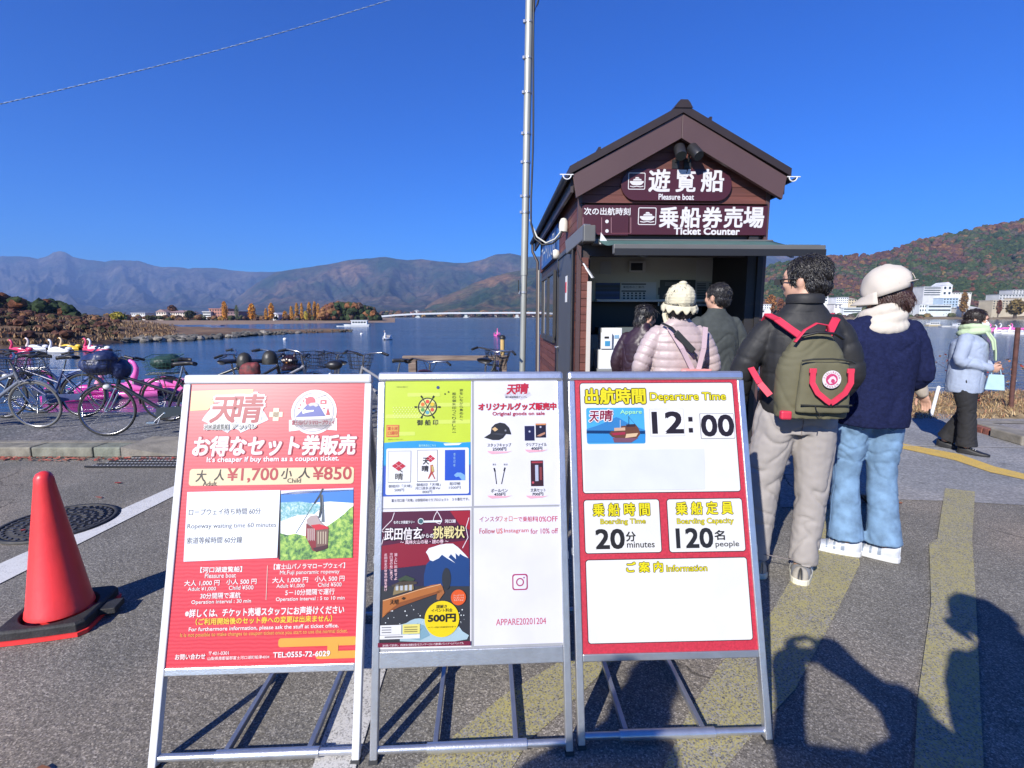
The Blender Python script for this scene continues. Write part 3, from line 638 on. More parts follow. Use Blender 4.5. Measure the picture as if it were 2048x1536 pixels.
# ================================================================== houses and hotels
WIN = mat('dark_window', (.03, .04, .05), rough=.15)
def house(px0, px1, py0, py1, Y, wall, roofc, label, cat='hotel', name='hotel', floors=3, cols=6, roof='flat', depth=12, strips=False, base=None, ground_z=None):
    a = at(px0, py1, Y); b = at(px1, py1, Y); top = at((px0 + px1) / 2, py0, Y).z; z0 = a.z
    root = empty(name, (a.x, Y, z0), 0, label, cat)
    W = b.x - a.x; H = top - z0; zl = (WZ if ground_z is None else ground_z) - z0; m = MB(); m.box(0, 0, min(zl, -.5), W, depth, H)
    wm = mat('render_' + label[:14].replace(' ', '_'), wall, rough=.8, var=.08, vscale=.3)
    m.obj('wall', wm, root)
    rm = mat('roof_' + label[:14].replace(' ', '_'), roofc, rough=.7, var=.15, vscale=.8); m = MB()
    if roof == 'gable':
        rh = min(H * .45, W * .35); M = Matrix(((1, 0, 0, -.25), (0, 0, 1, -.4), (0, 1, 0, H), (0, 0, 0, 1)))
        m.prism([(0, 0), (W + .5, 0), (W / 2 + .25, rh)], depth + .8, M)
    elif roof == 'hip':
        rh = min(H * .4, 4); m.add([(-.5, -.5, H), (W + .5, -.5, H), (W + .5, depth + .5, H), (-.5, depth + .5, H), (W * .2, depth / 2, H + rh), (W * .8, depth / 2, H + rh)], [(0, 1, 5, 4), (1, 2, 5), (2, 3, 4, 5), (3, 0, 4), (3, 2, 1, 0)])
    else: m.box(-.3, -.3, H, W + .3, depth + .3, H + .35)
    m.obj('roof', rm, root)
    fh = H / floors
    for f in range(floors):
        if strips:
            m = MB(); m.box(W * .03, -.06, fh * f + fh * .32, W * .97, .02, fh * f + fh * .74); m.obj('window', WIN, root)
        else:
            cw = W / cols
            for c in range(cols):
                m = MB(); m.box(cw * (c + .25), -.06, fh * f + fh * .3, cw * (c + .72), .02, fh * f + fh * .78)
                o = m.obj('window', WIN, root)
    return root
Wt, Be, Bl = (.5, .5, .49), (.44, .38, .27), (.36, .46, .55)
house(1846, 1897, 574, 592, 425, Wt, (.5, .5, .52), 'white and blue hotel on the slope with a gabled end', floors=4, strips=True, ground_z=3)
house(1884, 1903, 571, 592, 423, (.7, .7, .7), (.6, .6, .62), 'white gabled hotel wing at the right end of the blue striped hotel', floors=2, cols=2, roof='gable', ground_z=3)
house(1884, 1914, 596, 623, 415, Bl, (.6, .62, .65), 'pale blue hotel block standing close to the lake', floors=5, cols=5)
house(1855, 1902, 610, 624, 410, (.60, .66, .68), (.6, .6, .6), 'long white lakeside hotel with banded windows', floors=2, strips=True)
house(1838, 1853, 609, 625, 412, (.66, .68, .66), (.6, .6, .6), 'small white building left of the long lakeside hotel', floors=2, cols=3, cat='house', name='house')
house(1900, 1943, 586, 589, 430, (.68, .66, .58), (.5, .5, .5), 'cream low annex on the slope behind the blue block', floors=1, cols=8, ground_z=6)
house(1984, 2040, 601, 619, 400, Be, (.5, .45, .36), 'beige hotel with a grid of square windows', floors=4, cols=9)
house(2035, 2075, 596, 619, 401, (.55, .48, .36), (.5, .45, .36), 'tall beige wing at the right end of the beige hotel', floors=5, cols=5)
house(1998, 2048, 589, 599, 420, Wt, (.25, .27, .28), 'white balconied hotel standing behind the beige hotel', floors=2, cols=8, ground_z=6)
house(2025, 2070, 580, 588, 432, Wt, (.25, .25, .26), 'highest white hotel on the slope at the far right', floors=2, cols=7, ground_z=8)
house(1924, 1958, 616, 626, 404, (.6, .58, .55), (.55, .55, .52), 'low white boathouse with a curved roof near the water', floors=1, cols=5, cat='house', name='house', roof='hip')
house(1641, 1656, 593, 604, 425, (.7, .7, .68), (.3, .3, .3), 'white house on the slope right of the queueing man', floors=2, cols=2, cat='house', name='house', ground_z=3)
house(1672, 1696, 595, 607, 425, (.72, .72, .72), (.4, .4, .42), 'white block with small windows between the two queue heads', floors=3, cols=6, cat='building', name='building', ground_z=3)
house(1697, 1713, 599, 608, 426, (.6, .5, .33), (.4, .35, .25), 'yellow house beside the white block', floors=2, cols=3, cat='house', name='house', roof='hip', ground_z=3)
house(1668, 1684, 609, 616, 415, (.65, .62, .6), (.2, .2, .2), 'small white house with dark roof below the white block', floors=2, cols=2, cat='house', name='house')
house(1686, 1722, 616, 626, 410, (.64, .68, .68), (.5, .52, .55), 'long pale restaurant at the water behind the scarf woman', floors=2, strips=True, cat='restaurant', name='restaurant')
house(1514, 1542, 609, 618, 412, (.68, .68, .68), (.5, .5, .5), 'white lakeside building just right of the hut', floors=2, cols=6, cat='building', name='building')
house(1504, 1530, 619, 627, 405, (.66, .64, .6), (.4, .4, .4), 'low white shed by the water right of the hut', floors=1, cols=4, cat='shed', name='shed')
# left shore
house(313, 333, 624, 636, 268, (.72, .62, .52), (.3, .2, .18), 'left gabled wing of the cream inn beyond the peninsula', floors=2, cols=4, roof='gable', cat='inn', name='inn')
house(333, 370, 625, 636, 270, (.72, .62, .52), (.3, .2, .18), 'cream inn with red brown hipped roof beyond the peninsula', floors=2, cols=8, roof='hip', cat='inn', name='inn')
house(263, 290, 627, 630, 272, (.6, .6, .6), (.5, .5, .5), 'low white house near the yellow willow', floors=1, cols=6, cat='house', name='house')
house(420, 446, 618, 641, 262, (.42, .20, .15), (.3, .14, .12), 'red brick hotel with white balconies behind the tallest poplar', floors=4, cols=5)
house(407, 422, 624, 642, 260, (.62, .62, .60), (.5, .5, .5), 'white hotel stepped down to the left of the brick one', floors=4, strips=True)
house(456, 478, 624, 641, 262, (.25, .16, .17), (.2, .12, .12), 'dark maroon building right of the tallest poplar', floors=3, cols=4, cat='building', name='building')
house(546, 557, 629, 641, 256, (.75, .75, .76), (.5, .5, .55), 'small white gabled house beside the lone orange poplar', floors=2, cols=2, roof='gable', cat='house', name='house')
house(655, 666, 628, 640, 254, (.30, .08, .07), (.5, .35, .33), 'small red pavilion below the cape wood', floors=2, cols=2, roof='gable', cat='pavilion', name='pavilion')
rr2 = random.Random(3)
for k, (a, b, t) in enumerate([(790, 800, 630), (804, 815, 631), (818, 826, 624), (828, 838, 622), (843, 855, 629), (862, 870, 633), (885, 893, 630), (905, 912, 633), (938, 946, 629), (960, 972, 627), (985, 993, 631), (1012, 1020, 632), (1062, 1070, 629)]):
    c = rr2.choice([(.7, .7, .7), (.62, .55, .5), (.6, .3, .25), (.68, .66, .6)])
    w = ['white', 'cream', 'brick red', 'pale'][[(.7, .7, .7), (.62, .55, .5), (.6, .3, .25), (.68, .66, .6)].index(c)]
    o = house(a, b, t, min(638.0, t + 6), 1000, c, (.3, .3, .32), '%s far house, %s from the left below the distant bridge deck' % (w, ['first', 'second', 'third', 'fourth', 'fifth', 'sixth', 'seventh', 'eighth', 'ninth', 'tenth', 'eleventh', 'twelfth', 'last'][k]), floors=2, cols=2, cat='house', name='house', roof='gable' if k % 2 else 'flat')
    o['group'] = 'village houses at the mountain foot'
# bridge
br = empty('bridge', at(1034, 632, 820), 0, 'long pale road bridge crossing the lake far away', 'bridge')
m = MB(); tops = [(763, 633.5), (790, 631), (830, 628.6), (900, 627.0), (1000, 626.3), (1100, 626.3), (1300, 627)]
pts = [at(a, b, 820) for a, b in tops]
for a, b in zip(pts, pts[1:]): m.bar(a, b, 9, 1.6)
m.obj('deck', mat('bridge_deck', (.55, .57, .60), rough=.8), br, world=True)
m = MB()
for a, b in zip(pts, pts[1:]):
    q = Vector((0, -4.6, 1.3)); m.bar(a + q, b + q, .25, .8)
m.obj('railing', mat('bridge_rail', (.7, .72, .75), rough=.6), br, world=True)
for px in (836, 932, 1034, 1130):
    t = at(px, 628, 820); m = MB(); m.box(t.x - 2.2, 818, WZ - 2, t.x + 2.2, 823, t.z - .6); m.box(t.x - 4, 816, WZ - 1, t.x + 4, 825, WZ + 1.4); m.obj('pier', mat('bridge_pier', (.5, .52, .5), rough=.9), br, world=True)
br['kind'] = 'thing'
# jetty rocks
iv, jf = ico()
ROCK = [mat('rock_%d' % i, c, rough=.95, var=.35, vscale=2.5, bump=.6, bscale=5, bdist=.05) for i, c in enumerate([(.16, .14, .12), (.09, .085, .075), (.22, .20, .17)])]
PATH = [(225, 686), (300, 684), (380, 681), (440, 677), (520, 671), (560, 669), (600, 667), (650, 665), (690, 664)]
def rock(mb, x, y, z, s):
    k = rnd.uniform(0, 99); q = (rnd.uniform(.8, 1.4), rnd.uniform(.7, 1.2), rnd.uniform(.5, .9))
    mb.add([(x + p[0] * s * q[0] * (1 + .5 * noise.noise(Vector((p[0] + k, p[1], p[2])))), y + p[1] * s * q[1] * (1 + .4 * noise.noise(Vector((p[0], p[1] + k, p[2])))), z + p[2] * s * q[2] * (1 + .4 * noise.noise(Vector((p[0], p[1], p[2] + k))))) for p in iv], jf)
for k in range(46):
    px = rnd.uniform(228, 600); py = interp(PATH, px) - rnd.uniform(0, 2.5); p = ground(px, py, WZ); m = MB(); s = rnd.uniform(.35, .62)
    c = empty('boulder', (p.x, p.y, WZ + s * .15)); COL.objects.unlink(c); bpy.data.objects.remove(c)
    rock(m, 0, 0, 0, s); o = m.obj('boulder', rnd.choice(ROCK)); o.location = (p.x, p.y, WZ + s * .2); tag(o, 'grey boulder among the rocks of the low stone jetty', 'boulder', 'boulders of the stone jetty')
m = MB()
for k in range(620):
    px = rnd.uniform(215, 705); py = interp(PATH, px) - rnd.uniform(0, 5.5) * max(.15, min(1, (700 - px) / 250)); p = ground(px, py, WZ); rock(m, p.x, p.y, WZ + rnd.uniform(0, .35), rnd.uniform(.16, .38) * max(.5, min(1, (720 - px) / 200)))
m.obj('jetty_rubble', ROCK[1], kind='stuff', label='loose dark stones heaped along the jetty running into the lake', cat='rubble')
# air
hz = bpy.data.materials.new('haze_air'); hz.use_nodes = True; N = hz.node_tree.nodes; N.remove(N['Principled BSDF']); pv = N.new('ShaderNodeVolumePrincipled')
pv.inputs['Density'].default_value = 1.2e-4; pv.inputs['Color'].default_value = (.34, .54, 1.0, 1); pv.inputs['Anisotropy'].default_value = .0
hz.node_tree.links.new(pv.outputs[0], N['Material Output'].inputs['Volume'])
m = MB(); m.box(-9500, -450, WZ - 4.5, 9500, 9000, 960); m.obj('haze', hz, kind='stuff', label='thin blue air between the shore and the mountains', cat='haze')
# ================================================================== the three A-frame boards
ALU = mat('aluminium', (.62, .63, .65), rough=.32, metal=.85, var=.06, vscale=30, bump=.08, bscale=200)
ALU_D = mat('aluminium_dark', (.40, .41, .43), rough=.4, metal=.8, var=.08, vscale=20)
ALU_W = mat('white_enamel', (.55, .56, .57), rough=.4, var=.05, vscale=9)
PLAS = mat('dark_plastic', (.03, .03, .032), rough=.5)
W, LN = .648, 1.251
def board(X, Y, yaw, lean, label, name, rail_px, topw=.034, frame_m=None, strut=0.0, bottom_h=.024):
    root = empty(name, (X, Y, 0), 0, label, 'signboard')
    b = Vector((X, Y, 0)); u = Vector((math.cos(yaw), math.sin(yaw), 0)); nh = Vector((-math.sin(yaw), math.cos(yaw), 0)); v = Vector((0, 0, 1)) * math.cos(lean) + nh * math.sin(lean)
    pl = Plane(b, u, v); fm = frame_m or ALU
    M = Matrix((( u.x, v.x, pl.n.x, b.x), (u.y, v.y, pl.n.y, b.y), (u.z, v.z, pl.n.z, b.z), (0, 0, 0, 1)))
    vb = pl.uv(*rail_px)[1]; sw = .024
    for sx in (-1, 1):
        m = MB(); x0 = sx * W / 2; x1 = x0 - sx * sw; m.box(min(x0, x1), .006, -.022, max(x0, x1), LN - topw, .004, 0, M)
        m.box(min(x0, x1) + .002, 0, -.020, max(x0, x1) - .002, .006, .002, 0, M); m.obj('stile', fm, root, world=True, bevel=.003)
    m = MB(); m.box(-W / 2, LN - topw, -.030, W / 2, LN, .008, 0, M); m.obj('top_rail', fm, root, world=True, bevel=.009)
    m = MB(); m.box(-W / 2 + sw, vb - bottom_h, -.018, W / 2 - sw, vb, .0035, 0, M); m.obj('bottom_rail', ALU if frame_m else ALU_D if bottom_h < .03 else ALU, root, world=True, bevel=.003)
    m = MB(); m.box(-W / 2 + sw, vb, -.012, W / 2 - sw, LN - topw, -.002, 0, M); m.obj('back_panel', mat('panel_back', (.25, .25, .26), rough=.6), root, world=True)
    # base: front crossbar with a sleeve, two long bars, rear crossbar, rear legs
    c0 = b + v * .032 + pl.n * -.012
    m = MB(); m.tube([c0 - u * (W / 2 - sw), c0 + u * (W / 2 - sw)], .0115, 14); m.obj('crossbar', ALU, root, world=True)
    m = MB(); m.tube([c0 + u * (strut - .155), c0 + u * (strut + .165)], .0165, 16); m.obj('sleeve', ALU, root, world=True)
    rear = b + nh * (2 * LN * math.sin(lean) + .02); r0 = rear + Vector((0, 0, .03))
    m = MB(); m.tube([r0 - u * (W / 2 - .03), r0 + u * (W / 2 - .03)], .0115, 10); m.obj('crossbar', ALU_D, root, world=True)
    for k in (-1, 1):
        m = MB(); p = c0 + u * (strut + k * .13); q = r0 + u * (strut + k * .13); m.bar(p + nh * .012, q, .016, .022); m.obj('brace', ALU_D, root, world=True, bevel=.002)
        m = MB(); t = b + v * (LN - .03) - pl.n * .03 + u * (k * (W / 2 - .035)); f = rear + u * (k * (W / 2 - .035)); m.bar(t, f, .022, .02); m.obj('rear_leg', ALU_D, root, world=True, bevel=.002)
        m = MB(); m.box(k * (W / 2 - .012) - .014, -.001, -.024, k * (W / 2 - .012) + .014, .012, .007, 0, M); m.obj('foot', PLAS, root, world=True)
    for k in (-1, 1):
        m = MB(); m.box(k * (W / 2) - .003, .62 - .012, -.016, k * (W / 2) + .003, .62 + .012, -.002, 0, M); m.obj('hinge', ALU_D, root, world=True)
    return root, pl, vb, sw
def red_poster():
    m = mat('poster_red', (.50, .030, .045), rough=.38, spec=.5)
    nt = m.node_tree; N = nt.nodes; L = nt.links; b = N['Principled BSDF']; tc = N.new('ShaderNodeTexCoord')
    w = N.new('ShaderNodeTexWave'); w.wave_type = 'RINGS'; w.inputs['Scale'].default_value = 26; w.inputs['Distortion'].default_value = 3; w.inputs['Detail'].default_value = 2; L.new(tc.outputs['Object'], w.inputs['Vector'])
    mx = N.new('ShaderNodeMix'); mx.data_type = 'RGBA'; L.new(w.outputs['Fac'], mx.inputs[0]); mx.inputs[6].default_value = (.47, .026, .042, 1); mx.inputs[7].default_value = (.60, .045, .062, 1); L.new(mx.outputs[2], b.inputs['Base Color'])
    return m
def pictmat(name, ramp, scale, detail=6, stretch=(1, 1, 1)):
    m = bpy.data.materials.new(name); m.use_nodes = True; nt = m.node_tree; N = nt.nodes; L = nt.links; b = N['Principled BSDF']; tc = N.new('ShaderNodeTexCoord'); mp = N.new('ShaderNodeMapping'); mp.inputs['Scale'].default_value = stretch; L.new(tc.outputs['Object'], mp.inputs[0])
    n = N.new('ShaderNodeTexNoise'); n.inputs['Scale'].default_value = scale; n.inputs['Detail'].default_value = detail; n.inputs['Roughness'].default_value = .7; L.new(mp.outputs[0], n.inputs['Vector'])
    r = N.new('ShaderNodeValToRGB'); e = r.color_ramp.elements; e[0].position = .34; e[0].color = (*lin(ramp[0]), 1); e[1].position = .66; e[1].color = (*lin(ramp[-1]), 1)
    for i, c in enumerate(ramp[1:-1]): k = e.new(.34 + .32 * (i + 1) / (len(ramp) - 1)); k.color = (*lin(c), 1)
    L.new(n.outputs[0], r.inputs[0]); L.new(r.outputs[0], b.inputs['Base Color']); b.inputs['Roughness'].default_value = .4; MATS[name] = m; return m
FOR_P = pictmat('print_forest', ['#23452f', '#4f7a3c', '#86a84a', '#a7b85e'], 60)
TOWN_P = pictmat('print_town', ['#3f7f86', '#6fa0a6', '#b9c9d2'], 110)
LAKE_P = pictmat('print_lake', ['#cfdce2', '#e6ecee', '#dfe0d8'], 18, stretch=(1, 1, 4))
def fan(Fl, cx, cy, r0, r1, c1, c2, lay, a0=28, a1=152, n=14, sy=.62):
    u, v = Fl.pl.uv(cx, cy); k = abs(Fl.pl.uv(cx + 10, cy)[0] - u) / 10
    for i in range(n):
        b0 = R(a0 + (a1 - a0) * i / n); b1 = R(a0 + (a1 - a0) * (i + 1) / n)
        Fl.uvpoly([(u + k * r * math.cos(b), v + k * r * sy * math.sin(b)) for r, b in ((r0, b0), (r1, b0), (r1, b1), (r0, b1))], c1 if i % 2 else c2, lay)
# ------------------------------------------------------------------ board 1: coupon tickets
B1, P1, vb, sw = board(-.806, 1.388, .045, .299, 'white framed A-frame board with red poster of coupon ticket prices', 'signboard', (520, 1331), frame_m=ALU_W, strut=.03)
Fl = Flats(P1, -.0015, .38); Fl.uvrect(-W / 2 + sw, vb, W / 2 - sw, LN - .034, red_poster(), 0); Fl.done('poster', B1)
Fl = Flats(P1, -.0006, .4); T = Fl.text
Fl.poly([(383, 782), (507, 778), (506, 784), (502, 788), (504, 793), (430, 795), (424, 799), (428, 803), (424, 812), (415, 820), (380, 822)], '#e8c98c')
Fl.rect(557, 1277, 713, 1290, '#e9ab48', 0, .008); Fl.rect(632, 1303, 713, 1316, '#e9ab48', 0, .008); Fl.rect(655, 1288, 676, 1306, '#e9ab48', 1)
fan(Fl, 468, 872, 14, 74, '#c3cbd6', '#dfe5ea', 1, 25, 155, 26, 1.04)
T('天', 421, 470, 820, 50, '#a8323f', 2, .03, .10, '#f6eef0', shear=.12)
T('晴', 463, 521, 817, 55, '#a8323f', 2, .03, .10, '#f6eef0', shear=.12)
T('河口湖遊覧船', 409, 458, 854, 11, '#3a4540', 5, .02, .12, '#f5f2f0'); T('アッパレ', 464, 513, 853, 10, '#5a6a50', 5, .02, .12, '#f5f2f0')
Fl.rect(547, 816, 557, 842, '#f3dfc0', 1, .002); Fl.rect(539, 824, 565, 834, '#f3dfc0', 1, .002)
Fl.disc(628, 824, 45.5, '#f4ecec', 1, 40); Fl.poly([(578, 840), (674, 836), (674, 861), (628, 857), (578, 863)], '#f4ecec', 1); Fl.disc(628, 824, 40, '#8f97a8', 2, 40, r_in=38.8); Fl.disc(628, 824, 37, '#b9b0bd', 2, 40, r_in=36.2)
Fl.disc(621, 803, 10, '#dd4a62', 2); Fl.poly([(592, 834), (612, 812), (617, 808), (636, 807), (651, 832)], '#5c64ad', 3); Fl.poly([(622, 806), (633, 805), (638, 811), (632, 814), (627, 811), (620, 813), (617, 809)], '#c9c6c8', 4)
Fl.poly([(604, 822), (610, 818), (614, 821), (628, 820), (628, 823), (612, 826), (606, 828)], '#f4f2fa', 4); Fl.rect(641, 800, 653, 808, '#d0505e', 2); Fl.rect(644, 803, 650, 806, '#f4ecec', 3); Fl.line([(632, 797), (655, 789)], 1.0, '#606070', 2)
for x_, y_ in ((601, 810), (607, 802), (598, 817), (612, 797), (648, 817), (655, 822)): Fl.disc(x_, y_, 2.0, '#c95468', 2, 8)
Fl.poly([(652, 830), (656, 815), (660, 830)], '#c23a4a', 3); T('富士山パノラマロープウェイ', 584, 669, 845, 9, '#b33a4c', 3, .02); T('MT.FUJI PANORAMIC ROPEWAY', 590, 664, 852, 3.2, '#77707c', 3)
T('お得なセット券販売', 386, 709, 891, 39, '#fbf4f4', 2, .035, .085, '#bd5565', shear=.10)
T("It's cheaper if buy them as a coupon ticket.", 414, 678, 919, 13, '#fbeff0', 2, .03)
Fl.rect(380, 938, 707, 967, '#ecd9ae', 1, .010)
T('大', 392, 411, 952, 23, '#2a2320', 2, .02, shear=.1); T('人', 429, 448, 950, 22, '#2a2320', 2, .02, shear=.1); T('Adult', 406, 434, 967, 9, '#2a2320', 3)
T('¥1,700', 455, 556, 950, 29, '#b8373f', 2, .02); T('小', 562, 583, 947, 21, '#2a2320', 2, .02, shear=.1); T('人', 597, 620, 946, 21, '#2a2320', 2, .02, shear=.1); T('Child', 575, 602, 961, 9, '#2a2320', 3); T('¥850', 626, 703, 946, 26, '#b8373f', 2, .02)
# ropeway picture
Fl.poly([(562, 981), (707, 975.6), (705, 1115), (561, 1121)], LAKE_P, 1)
Fl.poly([(562, 981), (707, 975.6), (707, 981), (562, 990)], '#e3e2f2', 2); Fl.poly([(562, 988), (600, 982), (650, 981), (707, 979), (706.8, 1006), (660, 1003), (620, 1006), (562, 1005)], '#3f86df', 2)
Fl.poly([(562, 1005), (600, 1003), (650, 1010), (640, 1018), (628, 1028), (596, 1030), (578, 1036), (562, 1042)], TOWN_P, 3)
Fl.poly([(561, 1066), (575, 1070), (590, 1067), (612, 1072), (640, 1062), (655, 1052), (672, 1040), (688, 1028), (700, 1016), (706.4, 1012), (705, 1115), (561, 1121)], FOR_P, 3)
Fl.line([(648, 977), (629, 1006), (592, 1066)], 1.0, '#58636b', 4); Fl.line([(646, 977), (640, 990), (629, 1007)], 3.2, '#39424a', 4); Fl.poly([(640, 989), (646, 989), (648, 1015), (649, 1044), (643, 1044), (645, 1015)], '#66717a', 4); Fl.poly([(640, 989), (643, 989), (645, 1018), (640, 1036), (637, 1035), (641, 1012)], '#3b464e', 5)
Fl.poly([(613, 1040), (622, 1031), (634, 1030), (642, 1044), (655, 1055), (632, 1058), (616, 1050)], '#b7a6a4', 5); Fl.poly([(613, 1046), (632, 1058), (633, 1103), (626, 1101), (612, 1074)], '#8c2c35', 5); Fl.poly([(632, 1058), (658, 1055), (656, 1095), (633, 1103)], '#7a5b52', 5); Fl.poly([(622, 1050), (640, 1048), (656, 1053), (658, 1057), (632, 1060)], '#cf2b3c', 6)
for x_ in (616, 620, 624, 628): Fl.poly([(x_, 1056), (x_ + 1.8, 1057), (x_ + 1.8, 1082), (x_, 1079)], '#d8c6c0', 6)
for x_ in (636, 641, 646, 651): Fl.poly([(x_, 1063), (x_ + 2.4, 1062.6), (x_ + 2.2, 1087), (x_, 1088)], '#c3b39c', 6)
Fl.poly([(626, 1096), (656, 1089), (656, 1096), (633, 1104)], '#4b2630', 6); Fl.poly([(558, 981), (562, 980.6), (561, 1119), (557, 1119)], '#20222a', 1)  # last strip: shadow gap along the picture's left edge, painted as dark colour
Fl.done('lettering', B1)
Fl = Flats(P1, .0032, .55); T = Fl.text
# paper taped on
m = MB(); q = [P1.uv(*p) for p in ((375.5, 984), (561, 980), (555, 1115), (368, 1123))]; vs = [P1.P(a, b, .0008) for a, b in q] + [P1.P(a, b, .0028) for a, b in q]
m.add(vs, [(3, 2, 1, 0), (4, 5, 6, 7), (0, 1, 5, 4), (1, 2, 6, 5), (2, 3, 7, 6), (3, 0, 4, 7)]); PAPER1 = m.obj('taped_paper', mat('paper', (.56, .59, .64), rough=.5, var=.03, vscale=5), B1, world=True, label='white laminated sheet with waiting times')
T('ロープウェイ待ち時間 60分', 379, 522, 1023, 13, '#3a3f48', 0, .004); T('Ropeway waiting time 60 minutes', 376, 553, 1052, 12.5, '#3a3f48', 0); T('索道等候時間 60分鐘', 375, 485, 1080, 13, '#3a3f48', 0, .004)
Fl.done('waiting_time_text', B1)
Fl = Flats(P1, -.0006, .4); T = Fl.text; wh = '#fdf0ee'
T('【河口湖遊覧船】', 401, 484, 1139, 11, wh, 1, .03); T('Pleasure boat', 410, 472, 1151, 9, wh, 1, .01); T('大人 1,000 円', 369, 439, 1166, 11.5, wh, 1, .02); T('小人 500 円', 453, 513, 1163, 11, wh, 1, .02); T('Adult ¥1,000', 376, 432, 1178, 8.5, wh, 1, .01); T('Child ¥500', 458, 507, 1175, 8.5, wh, 1, .01); T('30分間隔で運航', 401, 481, 1191, 12, wh, 1, .02); T('Operation interval : 30 min', 383, 502, 1204, 9.5, wh, 1, .015)
T('【富士山パノラマロープウェイ】', 548, 690, 1132, 11, wh, 1, .025); T('Mt.Fuji panoramic ropeway', 560, 679, 1145, 10, wh, 1, .01); T('大人 1,000 円', 545, 616, 1160, 11.5, wh, 1, .02); T('小人 500 円', 630, 689, 1157, 11, wh, 1, .02); T('Adult ¥1,000', 553, 609, 1172, 8.5, wh, 1, .01); T('Child ¥500', 636, 683, 1169, 8.5, wh, 1, .01); T('5－10分間隔で運行', 571, 669, 1184, 12, wh, 1, .02); T('Operation interval : 5 to 10 min', 552, 689, 1198, 9.5, wh, 1, .015)
Fl.line([(535, 1131), (532, 1200)], 1.2, '#f0c9c0', 1)
T('※詳しくは、チケット売場スタッフにお声掛けください', 371, 688, 1223, 16, wh, 1, .035); T('（ご利用開始後のセット券への変更は出来ません）', 392, 664, 1240, 13, '#f7d648', 1, .03)
T('For furthermore information, please ask the stuff at ticket office.', 378, 677, 1256, 10, wh, 1, .02); T('It is not possible to make changes to coupon ticket once you start to use the normal ticket.', 361, 695, 1267, 9.5, '#f6a55c', 1, .025)
T('お問い合わせ', 351, 411, 1313, 11, wh, 3, .03); T('〒401-0301', 418, 458, 1306, 7, wh, 3, .01); T('山梨県南都留郡富士河口湖町船津4034', 416, 539, 1315, 7, wh, 3, .01); T('TEL:0555-72-6029', 547, 660, 1308, 10.5, wh, 3, .03)
Fl.done('small_lettering', B1)
# ------------------------------------------------------------------ board 2: four posters
B2, P2, vb, sw = board(-.126, 1.418, .051, .273, 'grey A-frame board holding four posters with goods and prices', 'signboard', (945, 1297), bottom_h=.052, strut=.01)
Fl = Flats(P2, -.0018, .4); Fl.uvrect(-W / 2 + sw, vb, W / 2 - sw, LN - .034, '#a9abb0', 0); Fl.done('backing', B2)
Fl = Flats(P2, -.0008, .4); T = Fl.text
Fl.poly([(763, 757), (944, 756), (944, 1013), (757, 1017)], '#e7e7ee', 0)
Fl.poly([(771, 763), (942, 761), (941, 884), (905, 886), (850, 881), (800, 883), (767.6, 886)], '#c6dc35', 1)
for a_, b_, c_ in ((815, 880, 786), (860, 941, 806), (772, 850, 829), (868, 941, 840), (775, 830, 864)): Fl.rect(a_, c_, b_, c_ + 7, '#d4e562', 2, .003)
for i_ in range(9):
    for j_ in range(6): Fl.rect(786 + i_ * 6 + (j_ % 2) * 3, 814 + j_ * 4, 788 + i_ * 6 + (j_ % 2) * 3, 816 + j_ * 4, '#e3ee90', 3)
cx, cy = 855, 814
cols6 = ['#e8742c', '#e24a35', '#e7c220', '#d8503a', '#5aa9b8', '#56a04a']
u0, v0 = P2.uv(cx, cy); kk = abs(P2.uv(cx + 10, cy)[0] - u0) / 10
for i in range(6):
    a0 = R(180 - 60 * i); pts = [(u0, v0)] + [(u0 + kk * 17 * math.cos(a0 - R(60) * t / 5), v0 + kk * 17 * math.sin(a0 - R(60) * t / 5)) for t in range(6)]
    Fl.uvpoly(pts, '#dfe58a' if i else '#dfe58a', 2); am = a0 - R(30); Fl.uvpoly([(u0 + kk * (11 * math.cos(am) + 4 * math.cos(t)), v0 + kk * (11 * math.sin(am) + 4 * math.sin(t))) for t in np.linspace(0, 6.28, 9)[:-1]], cols6[i], 3)
Fl.disc(cx, cy, 19, '#1d1d1b', 4, 32, r_in=17)
for a_ in (0, 60, 120):
    c_, s_ = math.cos(R(a_)), math.sin(R(a_)); Fl.line([(cx - 26 * c_, cy - 26 * s_), (cx + 26 * c_, cy + 26 * s_)], 1.3, '#1d1d1b', 5)
    for sg in (-1, 1): Fl.line([(cx + sg * 21 * c_, cy + sg * 21 * s_), (cx + sg * 26 * c_, cy + sg * 26 * s_)], 3.0, '#1d1d1b', 5)
T('御 船 印', 834, 876, 845, 11, '#2a2c20', 3, .02); Fl.vtext('旅をしながら集めた、', 922.5, 777, 843, 7, '#4a5520', 3); Fl.vtext('船の御朱印つくりました。', 908, 784, 868, 7.5, '#4a5520', 3)
Fl.disc(876, 775, 3.2, '#23407c', 3, 12); Fl.disc(890, 788, 1.8, '#55601c', 3, 8); Fl.disc(897, 784, 1.8, '#55601c', 3, 8)
Fl.rect(773, 850, 798, 874, '#dd7040', 3); Fl.rect(775, 852, 796, 872, '#dcae48', 4); T('富士河', 776, 795, 857, 7, '#d5502c', 5, .03); T('口湖印', 776, 795, 866, 7, '#d5502c', 5, .03)
T('この番号は公式の御船印です', 792, 815, 774, 2.6, '#5a6626', 3); T('御船印めぐりプロジェクト', 776, 806, 879, 2.6, '#5a6626', 3)
Fl.poly([(767.5, 886), (800, 883), (850, 881), (905, 886), (941, 884), (941, 930), (766, 932)], '#0d9ad6', 2); Fl.poly([(766, 930), (941, 928), (941, 990), (764, 993)], '#2a55bd', 2)
Fl.poly([(887, 887), (924, 886), (918, 890), (890, 891)], '#eef4f6', 3); T('販売商品はこちら', 838, 872, 891, 4.5, '#a9ecf6', 4, .02)
Fl.rect(773, 897, 938, 987, '#e9ecf5', 4, .006)
